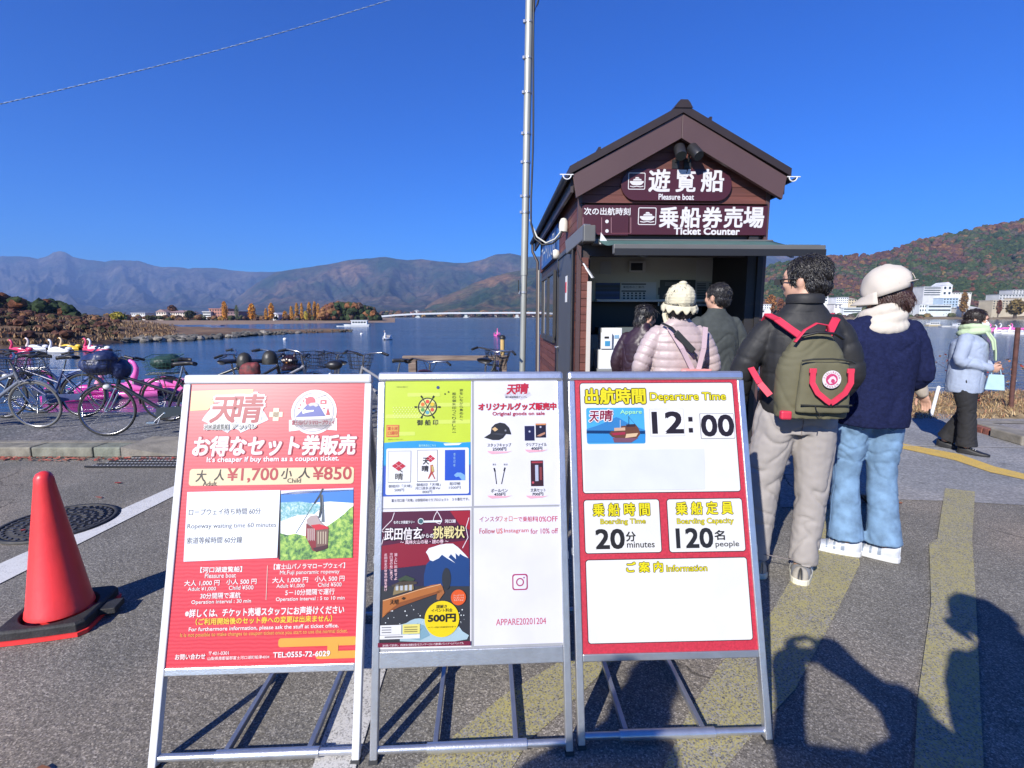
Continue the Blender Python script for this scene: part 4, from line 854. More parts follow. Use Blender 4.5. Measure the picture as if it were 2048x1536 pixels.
Fl.rect(777, 902, 822, 965, '#9fa2a8', 5); Fl.rect(778, 903, 821, 963.5, '#e5e6e8', 6)
Fl.rect(835, 900, 875, 963, '#6f7278', 5); Fl.rect(836, 901, 874, 961.5, '#eaebee', 6)
Fl.rect(890, 900, 930, 960, '#1650c6', 6)
def diamond(x, y, a, b, lay):
    Fl.poly([(x - a, y), (x, y - b), (x + a, y), (x, y + b)], '#c01c38', lay)
    Fl.line([(x - a / 2, y - b / 2), (x + a / 2, y + b / 2)], .8, '#eab0b8', lay + 1); Fl.line([(x + a / 2, y - b / 2), (x - a / 2, y + b / 2)], .8, '#eab0b8', lay + 1)
diamond(798, 932, 14, 10, 7); Fl.line([(799, 939), (805, 944)], 1.6, '#26262a', 9); T('晴', 791, 806, 953, 13, '#26262a', 7, .02)
diamond(861, 917, 9.5, 7.5, 7); T('天', 846, 858, 922, 13, '#26262a', 8, .03); T('晴', 844, 857, 937, 12, '#26262a', 8, .03)
Fl.poly([(861, 930), (866, 929), (869, 943), (866, 946), (871, 958), (869, 958), (864, 948), (858, 958), (856, 957), (861, 944)], '#b0463c', 7); Fl.poly([(863, 930), (867, 933), (868, 943), (864, 943)], '#c9b46a', 8)
Fl.poly([(908, 950), (914, 945), (922, 945), (930, 950), (930, 960), (924, 960), (918, 953), (912, 954)], '#7fb2ea', 7); Fl.vtext('御船印帳', 909, 905, 934, 4, '#9ccaf4', 7)
g6 = '#6c6f76'
T('御船印「天晴」', 777, 824, 972, 6, g6, 6); T('500円', 789, 808, 980, 6, g6, 6); T('御船印「天晴」', 833, 881, 969, 6, g6, 6); T('河口湖多淀喜Ver', 830, 881, 976, 6, g6, 6); T('800円', 845, 864, 983.5, 6, g6, 6); T('船印帳', 899, 921, 967, 6.5, g6, 6); T('1500円', 898, 921, 975, 6, g6, 6)
T('富士河口湖「天晴」は御船印めぐりプロジェクト', 783, 897, 1000, 6, '#5c5f6c', 3, .005); T('３８番社です。', 904, 938, 998, 6, '#5c5f6c', 3, .005)
Fl.done('stamp_poster', B2)
Fl = Flats(P2, -.0008, .4); T = Fl.text
Fl.poly([(948, 756), (1125, 755), (1127, 1009), (948, 1012)], '#e6e6ee', 0)
fan(Fl, 1036, 803, 6, 30, '#c8c6ce', '#d9d7df', 1, 25, 155, 18, 1.0)
T('天', 1013, 1031, 779, 19, '#c0203c', 2, .04, shear=.12); T('晴', 1031, 1055, 777, 20, '#c0203c', 2, .04, shear=.12); T('河口湖遊覧船アッパレ', 1010, 1054, 794, 4, '#55555e', 2, .01)
T('オリジナルグッズ販売中！', 957, 1118, 813, 14, '#d11f3c', 2, .03, .06, '#7c1830'); T('Original goods on sale', 985, 1089, 828, 9, '#b01a48', 2, .03)
Fl.poly([(968, 875), (981, 867), (983, 855), (990, 848), (1000, 845), (1010, 847), (1018, 855), (1022, 866), (1022, 869), (1012, 868), (1006, 876), (998, 880), (985, 880)], '#23242a', 2); Fl.poly([(984, 858), (990, 854), (996, 859), (990, 863)], '#dcb887', 3); Fl.poly([(981, 868), (995, 866), (1010, 868), (1004, 871), (990, 869)], '#3d3f48', 3); Fl.disc(1011, 861, 2, '#888a94', 3, 8)
Fl.rect(1049, 852, 1069, 881, '#15184a', 2); Fl.rect(1071, 847, 1092, 875, '#1a1630', 2); Fl.poly([(1073, 872), (1080, 868), (1090, 864), (1090, 868), (1080, 873)], '#c08a70', 3); Fl.rect(1071, 847, 1092, 850, '#d8905c', 3); Fl.disc(1081, 854, 2, '#b9b9d0', 3, 8); Fl.disc(1059, 863, 2, '#c3c6e0', 3, 8)
for x0_, x1_, y_ in ((975, 1024, 905), (1050, 1096, 902), (975, 1024, 994), (1052, 1097, 994)): Fl.poly([(x0_, y_ - 3), (x1_ - 8, y_ - 2), (x1_, y_ - 3), (x1_ - 12, y_ + 1), (x0_ + 8, y_ + 3), (x0_ + 2, y_)], '#f0b3c4', 2)
bk = '#33343c'
T('スタッフキャップ', 975, 1022, 890, 7, bk, 2, .01); T('2500円', 985, 1012, 898, 7, bk, 3, .01); T('クリアファイル', 1052, 1093, 889, 7, bk, 2, .01); T('400円', 1062, 1084, 897, 7, bk, 3, .01)
Fl.line([(989, 936), (993, 968)], 1.6, '#2a2b33', 2); Fl.line([(988, 936), (990, 943)], 3, '#2a2b33', 2); Fl.line([(1010, 935), (1003, 968)], 1.6, '#2a2b33', 2); Fl.line([(1010, 935), (1008, 942)], 3, '#2a2b33', 2); T('黒赤', 985, 992, 929, 4, '#8a8b95', 2); T('青緑', 1007, 1015, 929, 4, '#8a8b95', 2)
T('ボールペン', 982, 1015, 981, 7, bk, 2, .01); T('450円', 988, 1010, 988.5, 6.5, bk, 3, .01); Fl.rect(1061, 921, 1087, 972, '#3a1a28', 2); Fl.rect(1063, 923, 1085, 926, '#a83a48', 3); Fl.rect(1070, 930, 1077, 962, '#b9bfd6', 3); Fl.disc(1066, 965, 2.5, '#c25060', 3, 8); Fl.rect(1079, 934, 1084, 960, '#8c3a40', 3)
T('文具セット', 1061, 1091, 980, 7, bk, 2, .01); T('700円', 1064, 1086, 988, 6.5, bk, 3, .01)
Fl.done('goods_poster', B2)
Fl = Flats(P2, -.0008, .4); T = Fl.text
Fl.poly([(757, 1019), (943, 1016), (943, 1294), (752, 1299)], '#ebe9ee', 0); Fl.poly([(762, 1024), (940, 1020), (940, 1289), (756, 1293)], '#33353c', 1)
Fl.poly([(762, 1024), (940, 1020), (940, 1150), (761, 1150)], '#55163a', 2); Fl.poly([(762, 1092), (800, 1086), (870, 1088), (938, 1080), (938, 1120), (761, 1140)], '#8c1832', 3); Fl.poly([(900, 1022), (940, 1021), (940, 1060), (920, 1050)], '#a01830', 3); Fl.poly([(761, 1140), (938, 1118), (938, 1172), (760, 1172)], '#2b2748', 3)
for pts in ([(789, 1025), (784, 1040), (772, 1052), (763, 1062), (772, 1066), (766, 1080), (762, 1094)], [(875, 1021), (869, 1032), (866, 1042), (880, 1048), (884, 1040), (878, 1028), (874, 1022)], [(938, 1035), (932, 1055), (936, 1075), (925, 1096)]): Fl.line(pts, 1.3, '#f3e8f0', 4)
Fl.poly([(848, 1150), (853, 1128), (868, 1112), (878, 1100), (895, 1094), (912, 1096), (926, 1106), (939, 1118), (939, 1172), (848, 1172)], '#17407c', 4)
Fl.poly([(852, 1104), (858, 1096), (868, 1093), (880, 1089), (893, 1087), (906, 1087), (916, 1094), (930, 1108), (937, 1116), (926, 1111), (920, 1107), (918, 1112), (911, 1106), (912, 1118), (902, 1108), (897, 1114), (911, 1126), (894, 1116), (884, 1109), (878, 1116), (866, 1122), (860, 1120), (856, 1110)], '#e8ecf2', 5)
Fl.poly([(765, 1235), (766, 1200), (800, 1190), (838, 1178), (862, 1170), (882, 1167), (885, 1180), (860, 1188), (820, 1200), (790, 1212)], '#b36d36', 5); Fl.poly([(768, 1229), (800, 1204), (862, 1186), (884, 1179), (883, 1184), (850, 1195), (800, 1213)], '#8b4f28', 6); Fl.line([(766, 1201), (800, 1191), (838, 1179), (882, 1168)], 1.4, '#e2b184', 7)
Fl.poly([(876, 1176), (884, 1170), (889, 1185), (878, 1200), (873, 1198)], '#a5673a', 6)
Fl.poly([(786, 1190), (790, 1168), (826, 1162), (828, 1178)], '#8a7a58', 6)
for x_ in (792, 801, 810, 819): Fl.rect(x_, 1169, x_ + 5, 1180, '#b9c0c8', 7)
Fl.poly([(783, 1170), (806, 1160), (834, 1163), (834, 1167), (786, 1173)], '#4c4238', 7); Fl.poly([(796, 1158), (812, 1150), (830, 1157), (828, 1161), (800, 1163)], '#3a4a38', 7)
Fl.disc(893, 1157, 9, '#2c3038', 6, 24, ry=21); T('天晴', 780, 797, 1203, 10, '#3a2416', 8, .02, shear=.1); Fl.poly([(803, 1197), (807, 1193), (812, 1195), (808, 1199)], '#3a2416', 8)
sp = [(800, 1249), (812, 1246), (822, 1240), (830, 1237), (840, 1236), (850, 1238), (856, 1250), (905, 1262), (918, 1252), (925, 1262), (938, 1270), (934, 1278), (905, 1283), (860, 1284), (800, 1282)]
Fl.poly(sp, '#a9c4cf', 5); Fl.poly([(820, 1255), (835, 1246), (848, 1250), (860, 1270), (840, 1280), (815, 1276)], '#7fa6b8', 6)
for _ in range(46): Fl.disc(rnd.uniform(770, 936), rnd.uniform(1210, 1262), rnd.uniform(.5, 1.5), '#e6edf0', 6, 6)
Fl.disc(884, 1237, 34.5, '#ecd20c', 8, 40); T('謎解き', 873, 894, 1212, 7, '#2a2a20', 9, .02); T('イベント料金', 863, 905, 1219.5, 7, '#2a2a20', 9, .02); T('500円', 857, 911, 1235, 15, '#23221a', 9, .05); T('※イベント参加には別途乗船料が必要です', 857, 912, 1253, 3.4, '#3a3a20', 9)
Fl.disc(917, 1194, 15, '#dd5a24', 8, 28); T('ゲームクリアで', 907, 928, 1190, 3.4, '#f6e3d8', 9); T('プレゼントを', 907, 928, 1194.5, 3.4, '#f6e3d8', 9); T('もらえるよ', 908, 927, 1199, 3.4, '#f6e3d8', 9)
Fl.rect(761, 1250, 803, 1268, '#e8e8ea', 8); T('ゲームの詳細は', 764, 785, 1254, 3, '#555', 9) if 0 else None
Fl.rect(806, 1248, 840, 1266, '#e6dc7a', 8); Fl.rect(760, 1270, 840, 1275.5, '#e8e8ea', 8)
for y_ in (1254, 1259, 1264): Fl.rect(764, y_ - .8, 783, y_ + .6, '#85868c', 9)
for y_ in (1253, 1258, 1262): Fl.rect(809, y_ - .6, 835, y_ + .5, '#8a8350', 9)
Fl.rect(770, 1272, 806, 1273.6, '#85868c', 9)
Fl.poly([(756.3, 1285), (941, 1281), (941, 1290), (756, 1294)], '#7a1c3c', 8); T('謎を解いて宝を探し、武田信玄の挑戦を受けるプレイヤーとなって謎を解いていくゲームイベントです。', 766, 928, 1287.5, 4.6, '#f4dfe6', 9, .01)
T('なぞとき周遊ラリー', 788, 830, 1044, 6, '#f2eef4', 7, .03, .08, '#2c1026'); Fl.disc(842, 1042, 6, '#e4edf0', 8, 20); Fl.disc(842, 1042, 4.6, '#3f6a72', 9, 20); Fl.line([(848, 1043), (884, 1042)], 4, '#e4edf0', 7); T('河口湖', 890, 911, 1042, 6.5, '#f2eef4', 7, .03)
T('武田信玄', 769, 843, 1067, 24, '#f7f1f4', 7, .02, .10, '#2c1026', shear=.05); T('からの', 843, 867, 1071, 8, '#f7f1f4', 7, .02, .12, '#2c1026'); T('挑戦状', 866, 929, 1064, 24, '#ecdf9c', 7, .02, .10, '#2c1026', shear=.05); T('～ 風林火山の秘・謎の巻 ～', 801, 897, 1083, 8, '#f2d2de', 7, .02, .09, '#4a1028')
Fl.vtext('武田信玄の財宝の謎を解け', 772, 1106, 1182, 5.5, '#eec3ce', 7, .02); Fl.vtext('河口湖の船に乗って', 783, 1105, 1160, 5.5, '#eec3ce', 7, .02); Fl.vtext('湖上に出航せよ', 792, 1105, 1160, 5.5, '#eec3ce', 7, .02)
Fl.done('event_poster', B2)
Fl = Flats(P2, -.0008, .4); T = Fl.text
Fl.poly([(947.5, 1016), (1128, 1013), (1138, 1285), (948, 1292)], '#e4e4ef', 0)
for s_, a_, b_, c_ in (('インスタ', 959, 998, '#b03050'), ('フォロー', 998, 1035, '#d9785a'), ('で乗船料', 1036, 1074, '#c81f4e'), ('10%OFF', 1074, 1115, '#cc2a58')): T(s_, a_, b_, 1038, 10.5, c_, 1, .008)
for s_, a_, b_, c_ in (('Follow', 959, 990, '#bb3048'), ('us', 993, 1005, '#d9604a'), ('Instagram', 1008, 1057, '#cf4a50'), ('for 10% off', 1061, 1116, '#bf2f5c')): T(s_, a_, b_, 1062, 10.5, c_, 1, .008)
T('APPARE20201204', 992, 1092, 1243, 13, '#cf5f78', 1, .008)
uu, vv = P2.uv(1040, 1164); k_ = abs(P2.uv(1050, 1164)[0] - uu) / 10
Fl.uvrect(uu - 15.5 * k_, vv - 15.5 * k_, uu + 15.5 * k_, vv + 15.5 * k_, '#b03a6c', 1, 5 * k_); Fl.uvrect(uu - 13 * k_, vv - 13 * k_, uu + 13 * k_, vv + 13 * k_, '#e4e4ef', 2, 4 * k_); Fl.disc(1040, 1164, 8, '#b03a6c', 3, 24, r_in=5.6); Fl.disc(1048, 1155, 1.6, '#a03080', 3, 10)
Fl.done('follow_poster', B2)
# ------------------------------------------------------------------ board 3: departure times
B3, P3, vb, sw = board(.540, 1.468, .038, .288, 'red A-frame board with white panels giving the departure time', 'signboard', (1340, 1304), strut=-.03)
RED3 = mat('board_red', (.40, .022, .042), rough=.5, var=.16, vscale=140, bump=.15, bscale=300)
Fl = Flats(P3, -.0018, .5); Fl.uvrect(-W / 2 + sw, vb, W / 2 - sw, LN - .034, RED3, 0); Fl.done('board_face', B3)
Fl = Flats(P3, -.0009, .35); T = Fl.text; pw_, dk = '#ebebe9', '#221c20'
for x0_, y0_, x1_, y1_ in ((1160, 767, 1481, 982), (1168, 1001, 1323, 1104), (1334, 999, 1491, 1101.5), (1172, 1121, 1505.5, 1279)):
    a, b = P3.uv(x0_, y0_), P3.uv(x1_, y1_); Fl.uvrect(a[0] - .0026, b[1] - .0026, b[0] + .0026, a[1] + .0026, dk, 0, .0115); Fl.uvrect(a[0], b[1], b[0], a[1], pw_, 1, .009)
ye, yo = '#ecdf1c', '#4a4010'
T('出航時間', 1171, 1290, 792, 30, ye, 2, .045, .095, yo); T('Departure Time', 1300, 1451, 795, 20, ye, 2, .022, .065, yo)
Fl.rect(1172, 816, 1291, 887, '#4fb0ea', 2, .007)
uvp = lambda pts, c, l: Fl.poly(pts, c, l)
uvp([(1173, 858), (1195, 851), (1215, 843), (1232, 834), (1238, 836), (1262, 850), (1290, 860), (1290, 866), (1173, 866)], '#3b86c6', 3); uvp([(1173, 861), (1290, 862), (1290, 868), (1173, 867)], '#123a6c', 4); uvp([(1173, 866.5), (1290.5, 867), (1290, 885), (1174, 885)], '#3a92d4', 4)
uvp([(1218, 868), (1222, 862), (1240, 862), (1242, 852), (1272, 850), (1278, 860), (1280, 868), (1274, 876), (1240, 879), (1224, 874)], '#6e4632', 5); uvp([(1228, 862), (1228, 856), (1250, 855), (1250, 861)], '#d9b293', 6); uvp([(1222, 866), (1250, 864), (1250, 869), (1226, 871)], '#a8324a', 6); uvp([(1252, 868), (1276, 866), (1272, 873), (1250, 876)], '#e0c19a', 6); uvp([(1252, 849), (1270, 848), (1270, 853), (1252, 854)], '#3b3038', 6)
Fl.line([(1257, 832), (1257, 852)], 1.0, '#2a3a58', 6); Fl.line([(1240, 840), (1240, 856)], .8, '#e6f2f8', 6); Fl.line([(1257, 834), (1278, 858)], .6, '#33465e', 6); uvp([(1225, 876), (1276, 876), (1262, 885), (1228, 885)], '#7d5568', 6)
T('天', 1178, 1196, 833, 21, '#8c1d3c', 6, .03, .11, '#f4f0f2', shear=.1); T('晴', 1199, 1223, 831, 21, '#8c1d3c', 6, .03, .11, '#f4f0f2', shear=.1); T('Appare', 1240, 1283, 825, 10, '#a6ecc0', 6, .03)
Fl.rect(1298, 818, 1370, 872, '#cfcfd0', 2); Fl.rect(1299, 819, 1369, 871, '#f1f0f2', 3); Fl.rect(1398.5, 827, 1470.5, 877, '#7c7a80', 2, .003); Fl.rect(1399.6, 828, 1469.5, 876, '#f1f0f2', 3, .003)
T('12', 1305, 1365, 845, 41, '#2c2428', 4, .035); T('00', 1403, 1466, 851, 41, '#2c2428', 4, .035); Fl.rect(1376, 834, 1385, 843, '#2c2428', 3); Fl.rect(1377, 856, 1386, 865, '#2c2428', 3)
Fl.poly([(1168, 900), (1408, 898), (1410, 978), (1170, 982)], '#dfe3f2', 3)
T('乗 船 時 間', 1186, 1299, 1019, 25, ye, 2, .03, .075, yo); T('Boarding Time', 1201, 1291, 1044, 13, ye, 2, .008, .05, yo); T('20', 1192, 1248, 1078, 38, '#2c2a2a', 2, .035); T('分', 1252, 1271, 1073, 19, '#2c2a2a', 2, .03); T('minutes', 1254, 1309, 1089, 12, '#2c2a2a', 2, .012)
T('乗 船 定 員', 1352, 1465, 1016, 25, ye, 2, .03, .075, yo); T('Boarding Capacity', 1354, 1467, 1043, 14, ye, 2, .008, .05, yo); T('120', 1353, 1425, 1076, 38, '#2c2a2a', 2, .035); T('名', 1429, 1449, 1070, 19, '#2c2a2a', 2, .03); T('people', 1431, 1478, 1089, 14, '#2c2a2a', 2, .012)
T('ご 案 内', 1253, 1325, 1134, 20, ye, 2, .03, .08, yo); T('Information', 1333, 1414, 1136, 13, ye, 2, .008, .055, yo)
Fl.done('lettering', B3)
# ================================================================== traffic cone
CB = ground(122, 1222); cone = empty('traffic_cone', (-2.095, 2.16, 0), R(14), 'glossy red traffic cone in a black rubber base left of the boards', 'traffic cone')
CM = mat('cone_red', (.86, .045, .045), rough=.40, spec=.5, col2=(.70, .040, .040), vscale=5, coat=.12, bump=.12, bscale=30, detail=8)
m = MB(); m.lathe([(.126, .062), (.122, .085), (.119, .09), (.038, .655), (.035, .685), (.026, .703), (.010, .712), (0, .713)], 56); m.obj('cone_body', CM, cone)
RUB = mat('black_rubber', (.022, .022, .023), rough=.7, var=.3, vscale=20, bump=.3, bscale=120)
m = MB(); sq = lambda h, z: [(-h, -h * .98, z), (h, -h * .98, z), (h, h * .98, z), (-h, h * .98, z)]
n_ = 40
def sqp(i, h, z):
    a = 2 * math.pi * (i + .5) / n_; c, s = math.cos(a), math.sin(a); q = max(abs(c), abs(s)); k = 1 / (q * .93 + .07 / 1.0); return (h * c * k, h * s * k, z)
rings = [[sqp(i, .170, .022) for i in range(n_)], [sqp(i, .170, .056) for i in range(n_)], [sqp(i, .160, .064) for i in range(n_)], [(.142 * math.cos(2 * math.pi * (i + .5) / n_), .142 * math.sin(2 * math.pi * (i + .5) / n_), .062) for i in range(n_)], [(.130 * math.cos(2 * math.pi * (i + .5) / n_), .130 * math.sin(2 * math.pi * (i + .5) / n_), .03) for i in range(n_)]]
m.add([p for r in rings for p in r], [(r * n_ + i, r * n_ + (i + 1) % n_, (r + 1) * n_ + (i + 1) % n_, (r + 1) * n_ + i) for r in range(4) for i in range(n_)]); m.box(.16, -.045, .022, .235, .045, .05)
m.obj('weight_base', RUB, cone, bevel=.003)
m = MB(); m.add([sqp(i, .178, .003) for i in range(n_)] + [sqp(i, .178, .021) for i in range(n_)], [tuple(range(n_)), tuple(range(n_, 2 * n_))] + [(i, (i + 1) % n_, n_ + (i + 1) % n_, n_ + i) for i in range(n_)]); m.obj('cone_foot', CM, cone)
# ================================================================== the ticket hut
HYAW = R(2.0)
hu = Vector((math.cos(HYAW), math.sin(HYAW), 0)); hw = Vector((-math.sin(HYAW), math.cos(HYAW), 0))
HO = at(1157, 470, 5.35); HO.z = 0
hut = empty('ticket_hut', tuple(HO), HYAW, 'dark brown wooden ticket hut with gabled roof and green awning by the lake', 'hut')
IH = MW['ticket_hut'].inverted()
def hf(px, py, y=0.0):
    """photo pixel on a plane parallel to the hut front, y behind it: local (x, z)"""
    p = IH @ hit(px, py, HO + hw * y, hw); return p.x, p.z
def hsd(px, py, x=0.0):
    p = IH @ hit(px, py, HO + hu * x, hu); return p.y, p.z
HW = hf(1533, 460)[0]; HD = 4.3
WOOD = [mat('siding_%d' % i, c, rough=.62, var=.22, vscale=3, bump=.25, bscale=14, stretch=(.25, 1, 6)) for i, c in enumerate([(.125, .040, .030), (.150, .050, .036), (.105, .034, .026), (.138, .045, .033)])]
DKB = mat('dark_brown', (.045, .032, .030), rough=.5, var=.1, vscale=5)
FAS = mat('fascia_brown', (.082, .046, .044), rough=.45, var=.05, vscale=3)
GRY = mat('bronze_frame', (.06, .058, .058), rough=.4, metal=.3, var=.08, vscale=6)
BLK = mat('black_trim', (.015, .015, .016), rough=.5)
OV = -.13
ax_, az_ = hf(1366, 213, OV); lx, lz = hf(1143, 345, OV); rx_, rz_ = hf(1578, 332, OV)
ez = (lz + rz_) / 2; lx2 = lx; rx2 = rx_
slope_l = (az_ - ez) / (ax_ - lx2); slope_r = (az_ - ez) / (rx2 - ax_)
def roofz(x): return az_ - (ax_ - x) * slope_l if x < ax_ else az_ - (x - ax_) * slope_r
TW = hf(1300, 409)[1]; ZT = hf(1300, 512)[1]       # top of the timetable sign, head of the opening
OX0, OX1 = hf(1182, 600)[0], hf(1508, 600)[0] 
# walls: a dark carcass with siding boards on it
core = MB()
M2 = Matrix(((1, 0, 0, 0), (0, 0, 1, 0), (0, 1, 0, 0), (0, 0, 0, 1)))
def gab(x): return roofz(x) - .10
core.prism([(.03, ZT), (HW - .03, ZT), (HW - .03, gab(HW - .03)), (ax_, gab(ax_)), (.03, gab(.03))], .10, Matrix(((1, 0, 0, 0), (0, 0, 1, .03), (0, 1, 0, 0), (0, 0, 0, 1))))
core.box(.03, .03, 0, OX0 - .02, .12, ZT); core.box(OX1, .03, 0, HW - .03, .12, ZT)
core.box(.02, .12, 0, .10, HD, gab(0.02)); core.box(HW - .10, .12, 0, HW - .02, HD, gab(HW)); core.box(.1, HD - .1, 0, HW - .1, HD, gab(.1)); core.box(.1, .12, -.02, HW - .1, HD - .1, .05)
core.obj('wall', DKB, hut)
def sidingboard(x0, x1, z0, z1, side=None, y0=.0, y1=.03):
    m = MB(); i = rnd.randrange(4)
    if side is None: m.box(x0, y0, z0 + .004, x1, y1, z1)
    else: m.box(side[0], x0, z0 + .004, side[1], x1, z1)
    return m.obj('siding_board', WOOD[i], hut, bevel=.002)
z = TW + .004; bh = .085
while z < gab(ax_) - .02:
    zz = z + bh
    XL = lambda q: max(0, ax_ - (gab(ax_) - q) / slope_l); XR = lambda q: min(HW, ax_ + (gab(ax_) - q) / slope_r)
    zt = min(zz, gab(ax_) - .01)
    m = MB(); m.prism([(XL(z + .004), z + .004), (XR(z + .004), z + .004), (XR(zt), zt), (XL(zt), zt)], .03, Matrix(((1, 0, 0, 0), (0, 0, 1, 0), (0, 1, 0, 0), (0, 0, 0, 1)))); m.obj('siding_board', WOOD[rnd.randrange(4)], hut); z = zz
z = .05
while z < ZT - .02:
    sidingboard(.0, OX0 - .035, z, min(z + .085, ZT), y0=.0); z += .085
z = .05
# left side wall boards above the door and windows, and below the windows
dy0, dy1 = hsd(1153, 560)[0] if False else .10, 0
dA = hsd(1122, 600)[0]; dB = .16
wA = hsd(1112, 600)[0]; wB = hsd(1088, 600)[0]
topz = hsd(1135, 500)[1]
print('HUT', HW, ax_, az_, ez, 'OX', OX0, OX1, 'TW', TW, ZT, 'door', dA, 'win', wA, wB, topz)
dA = min(max(dA, 1.0), 1.9); wA = min(max(wA, dA + .15), 2.6); wB = min(max(wB, wA + .8), HD - .3)
DT = 2.12
z = DT + .08
while z < gab(.02) - .06: sidingboard(.0, HD, z, min(z + .10, gab(.02) - .05), side=(-.005, .02)); z += .10
z = .05
while z < 1.02: sidingboard(dA + .08, HD, z, z + .096, side=(-.005, .02)); z += .10
for a, b in ((0.0, dB),):
    z = .05
    while z < DT + .08: sidingboard(a, b, z, z + .096, side=(-.005, .02)); z += .10
m = MB(); m.box(-.012, -.012, 0, .03, .03, gab(.02) - .03); m.obj('corner_trim', FAS, hut)
m = MB(); m.box(HW - .03, -.012, 0, HW + .012, .03, gab(HW) - .03); m.obj('corner_trim', FAS, hut)
# side door
m = MB(); m.box(-.035, dB, .05, .0, dA, DT); m.obj('door', mat('door_grey', (.075, .077, .083), rough=.45, var=.06, vscale=4), hut)
D_ = COL.objects[-1] if False else [o for o in COL.objects if o.name.startswith('door') and o.parent == hut][-1]
m = MB(); m.box(-.05, dB - .05, .05, -.036, dB, DT + .05); m.box(-.05, dA, .05, -.036, dA + .05, DT + .05); m.box(-.05, dB, DT, -.036, dA, DT + .05); m.obj('door_frame', GRY, D_)
m = MB(); m.box(-.040, dB + .35, 1.56, -.0365, dB + .49, 1.86); m.obj('sticker', mat('sticker_white', (.7, .7, .7), rough=.5), D_)
m = MB(); m.box(-.0430, dB + .375, 1.67, -.0405, dB + .465, 1.79); m.obj('sticker_mark', mat('sticker_red', (.6, .04, .05), rough=.5), D_)
m = MB(); m.tube([(-.04, dA - .09, 1.0), (-.08, dA - .09, 1.0), (-.08, dA - .22, 1.0)], .010, 8); m.obj('handle', ALU, D_)
# side windows
for a, b in ((wA, (wA + wB) / 2 - .03), ((wA + wB) / 2 + .03, wB)):
    m = MB(); f = .05
    m.box(-.04, a, 1.05, .0, b, 1.05 + f); m.box(-.04, a, 2.05 - f, .0, b, 2.05); m.box(-.04, a, 1.05 + f, .0, a + f, 2.05 - f); m.box(-.04, b - f, 1.05 + f, .0, b, 2.05 - f); w_ = m.obj('window', GRY, hut)
    m = MB(); m.box(-.022, a + f, 1.05 + f, -.012, b - f, 2.05 - f); m.obj('pane', mat('pane_glass', (.04, .05, .07), rough=.03, spec=1.0, coat=.5), w_)
    m = MB(); m.box(-.05, a - .02, 1.02, .0, b + .02, 1.05); m.obj('sill', GRY, w_)
# blue sign on the side wall
m = MB(); m.box(-.032, wA - .35, DT + .10, -.008, wB + .2, 2.62); m.obj('blue_sign', mat('sign_blue', (.03, .10, .30), rough=.45), hut)
Fl = Flats(Plane(HO + hu * -.032, -hw, Vector((0, 0, 1))), .002)
uu = -(wA - .35) - .08
vs_, fs_ = glyphs('ボートレンタル', 0); X = [p[0] for p in vs_]; kx = (wB + .2 - wA + .35 - .16) / (max(X) - min(X))
Fl.mb.add([Fl.pl.P(-(wB + .12) + (p[0] - min(X)) * kx, DT + .17 + p[1] * .42, .003) for p in vs_], fs_, Fl.idx('#e8eef4')); Fl.done('lettering', [o for o in COL.objects if o.name.startswith('blue_sign')][-1], world=False) if False else None
mm = Fl.mb; oo = mm.obj('sign_lettering', Fl.ms, hut, world=True)
# roof
RB = HD + .25
m = MB(); th = .06
RM = mat('roof_metal', (.035, .024, .022), rough=.45, metal=.2, var=.1, vscale=6)
for side in (0, 1):
    if side == 0: P_ = [(lx2 - .02, ez + .015), (ax_, az_ + .02), (ax_, az_ - th), (lx2 - .02, ez - th)]
    else: P_ = [(ax_, az_ + .02), (rx2 + .02, ez + .015), (rx2 + .02, ez - th), (ax_, az_ - th)]
    m = MB(); m.prism(P_, RB - OV + .04, Matrix(((1, 0, 0, 0), (0, 0, 1, OV - .02), (0, 1, 0, 0), (0, 0, 0, 1)))); m.obj('roof_panel', RM, hut)
    n_s = 8
    for k in range(1, n_s):
        t = k / n_s; xx = (lx2 + (ax_ - lx2) * t) if side == 0 else (ax_ + (rx2 - ax_) * t)
        zz = roofz(xx) + .02; m = MB(); m.box(xx - .012, OV - .02, zz, xx + .012, RB, zz + .03)
        if k in (2,): m.obj('standing_seam', RM, hut)
ridge = MB(); ridge.prism([(ax_ - .09, az_ - .02), (ax_ - .06, az_ + .03), (ax_ - .035, az_ + .055), (ax_ + .035, az_ + .055), (ax_ + .06, az_ + .03), (ax_ + .09, az_ - .02)], RB - OV + .06, Matrix(((1, 0, 0, 0), (0, 0, 1, OV - .03), (0, 1, 0, 0), (0, 0, 0, 1)))); ridge.obj('ridge_cap', RM, hut)
# snow guards
for x_, s_ in ((lx2 + .12, slope_l), (rx2 - .25, slope_r)):
    zz = roofz(x_) + .02; m = MB(); m.bar((x_, OV + .25, zz), (x_, OV + .25, zz + .05), .05, .03); m.obj('snow_guard', RM, hut)
# barge boards
fd = .235
(ix, iz) = hf(1362, 281, OV - .025)
for side in (0, 1):
    if side == 0: P_ = [(lx2 + .012, ez - th), (ax_ - .0015, az_ - th), (ax_ - .0015, az_ - th - fd), (lx2 + .055, ez - th - fd + .015)]
    else: P_ = [(ax_ + .0015, az_ - th), (rx2 - .012, ez - th), (rx2 - .045, ez - th - fd + .015), (ax_ + .0015, az_ - th - fd)]
    m = MB(); m.prism(P_, .045, Matrix(((1, 0, 0, 0), (0, 0, 1, OV), (0, 1, 0, 0), (0, 0, 0, 1)))); m.obj('barge_board', FAS, hut, bevel=.003)
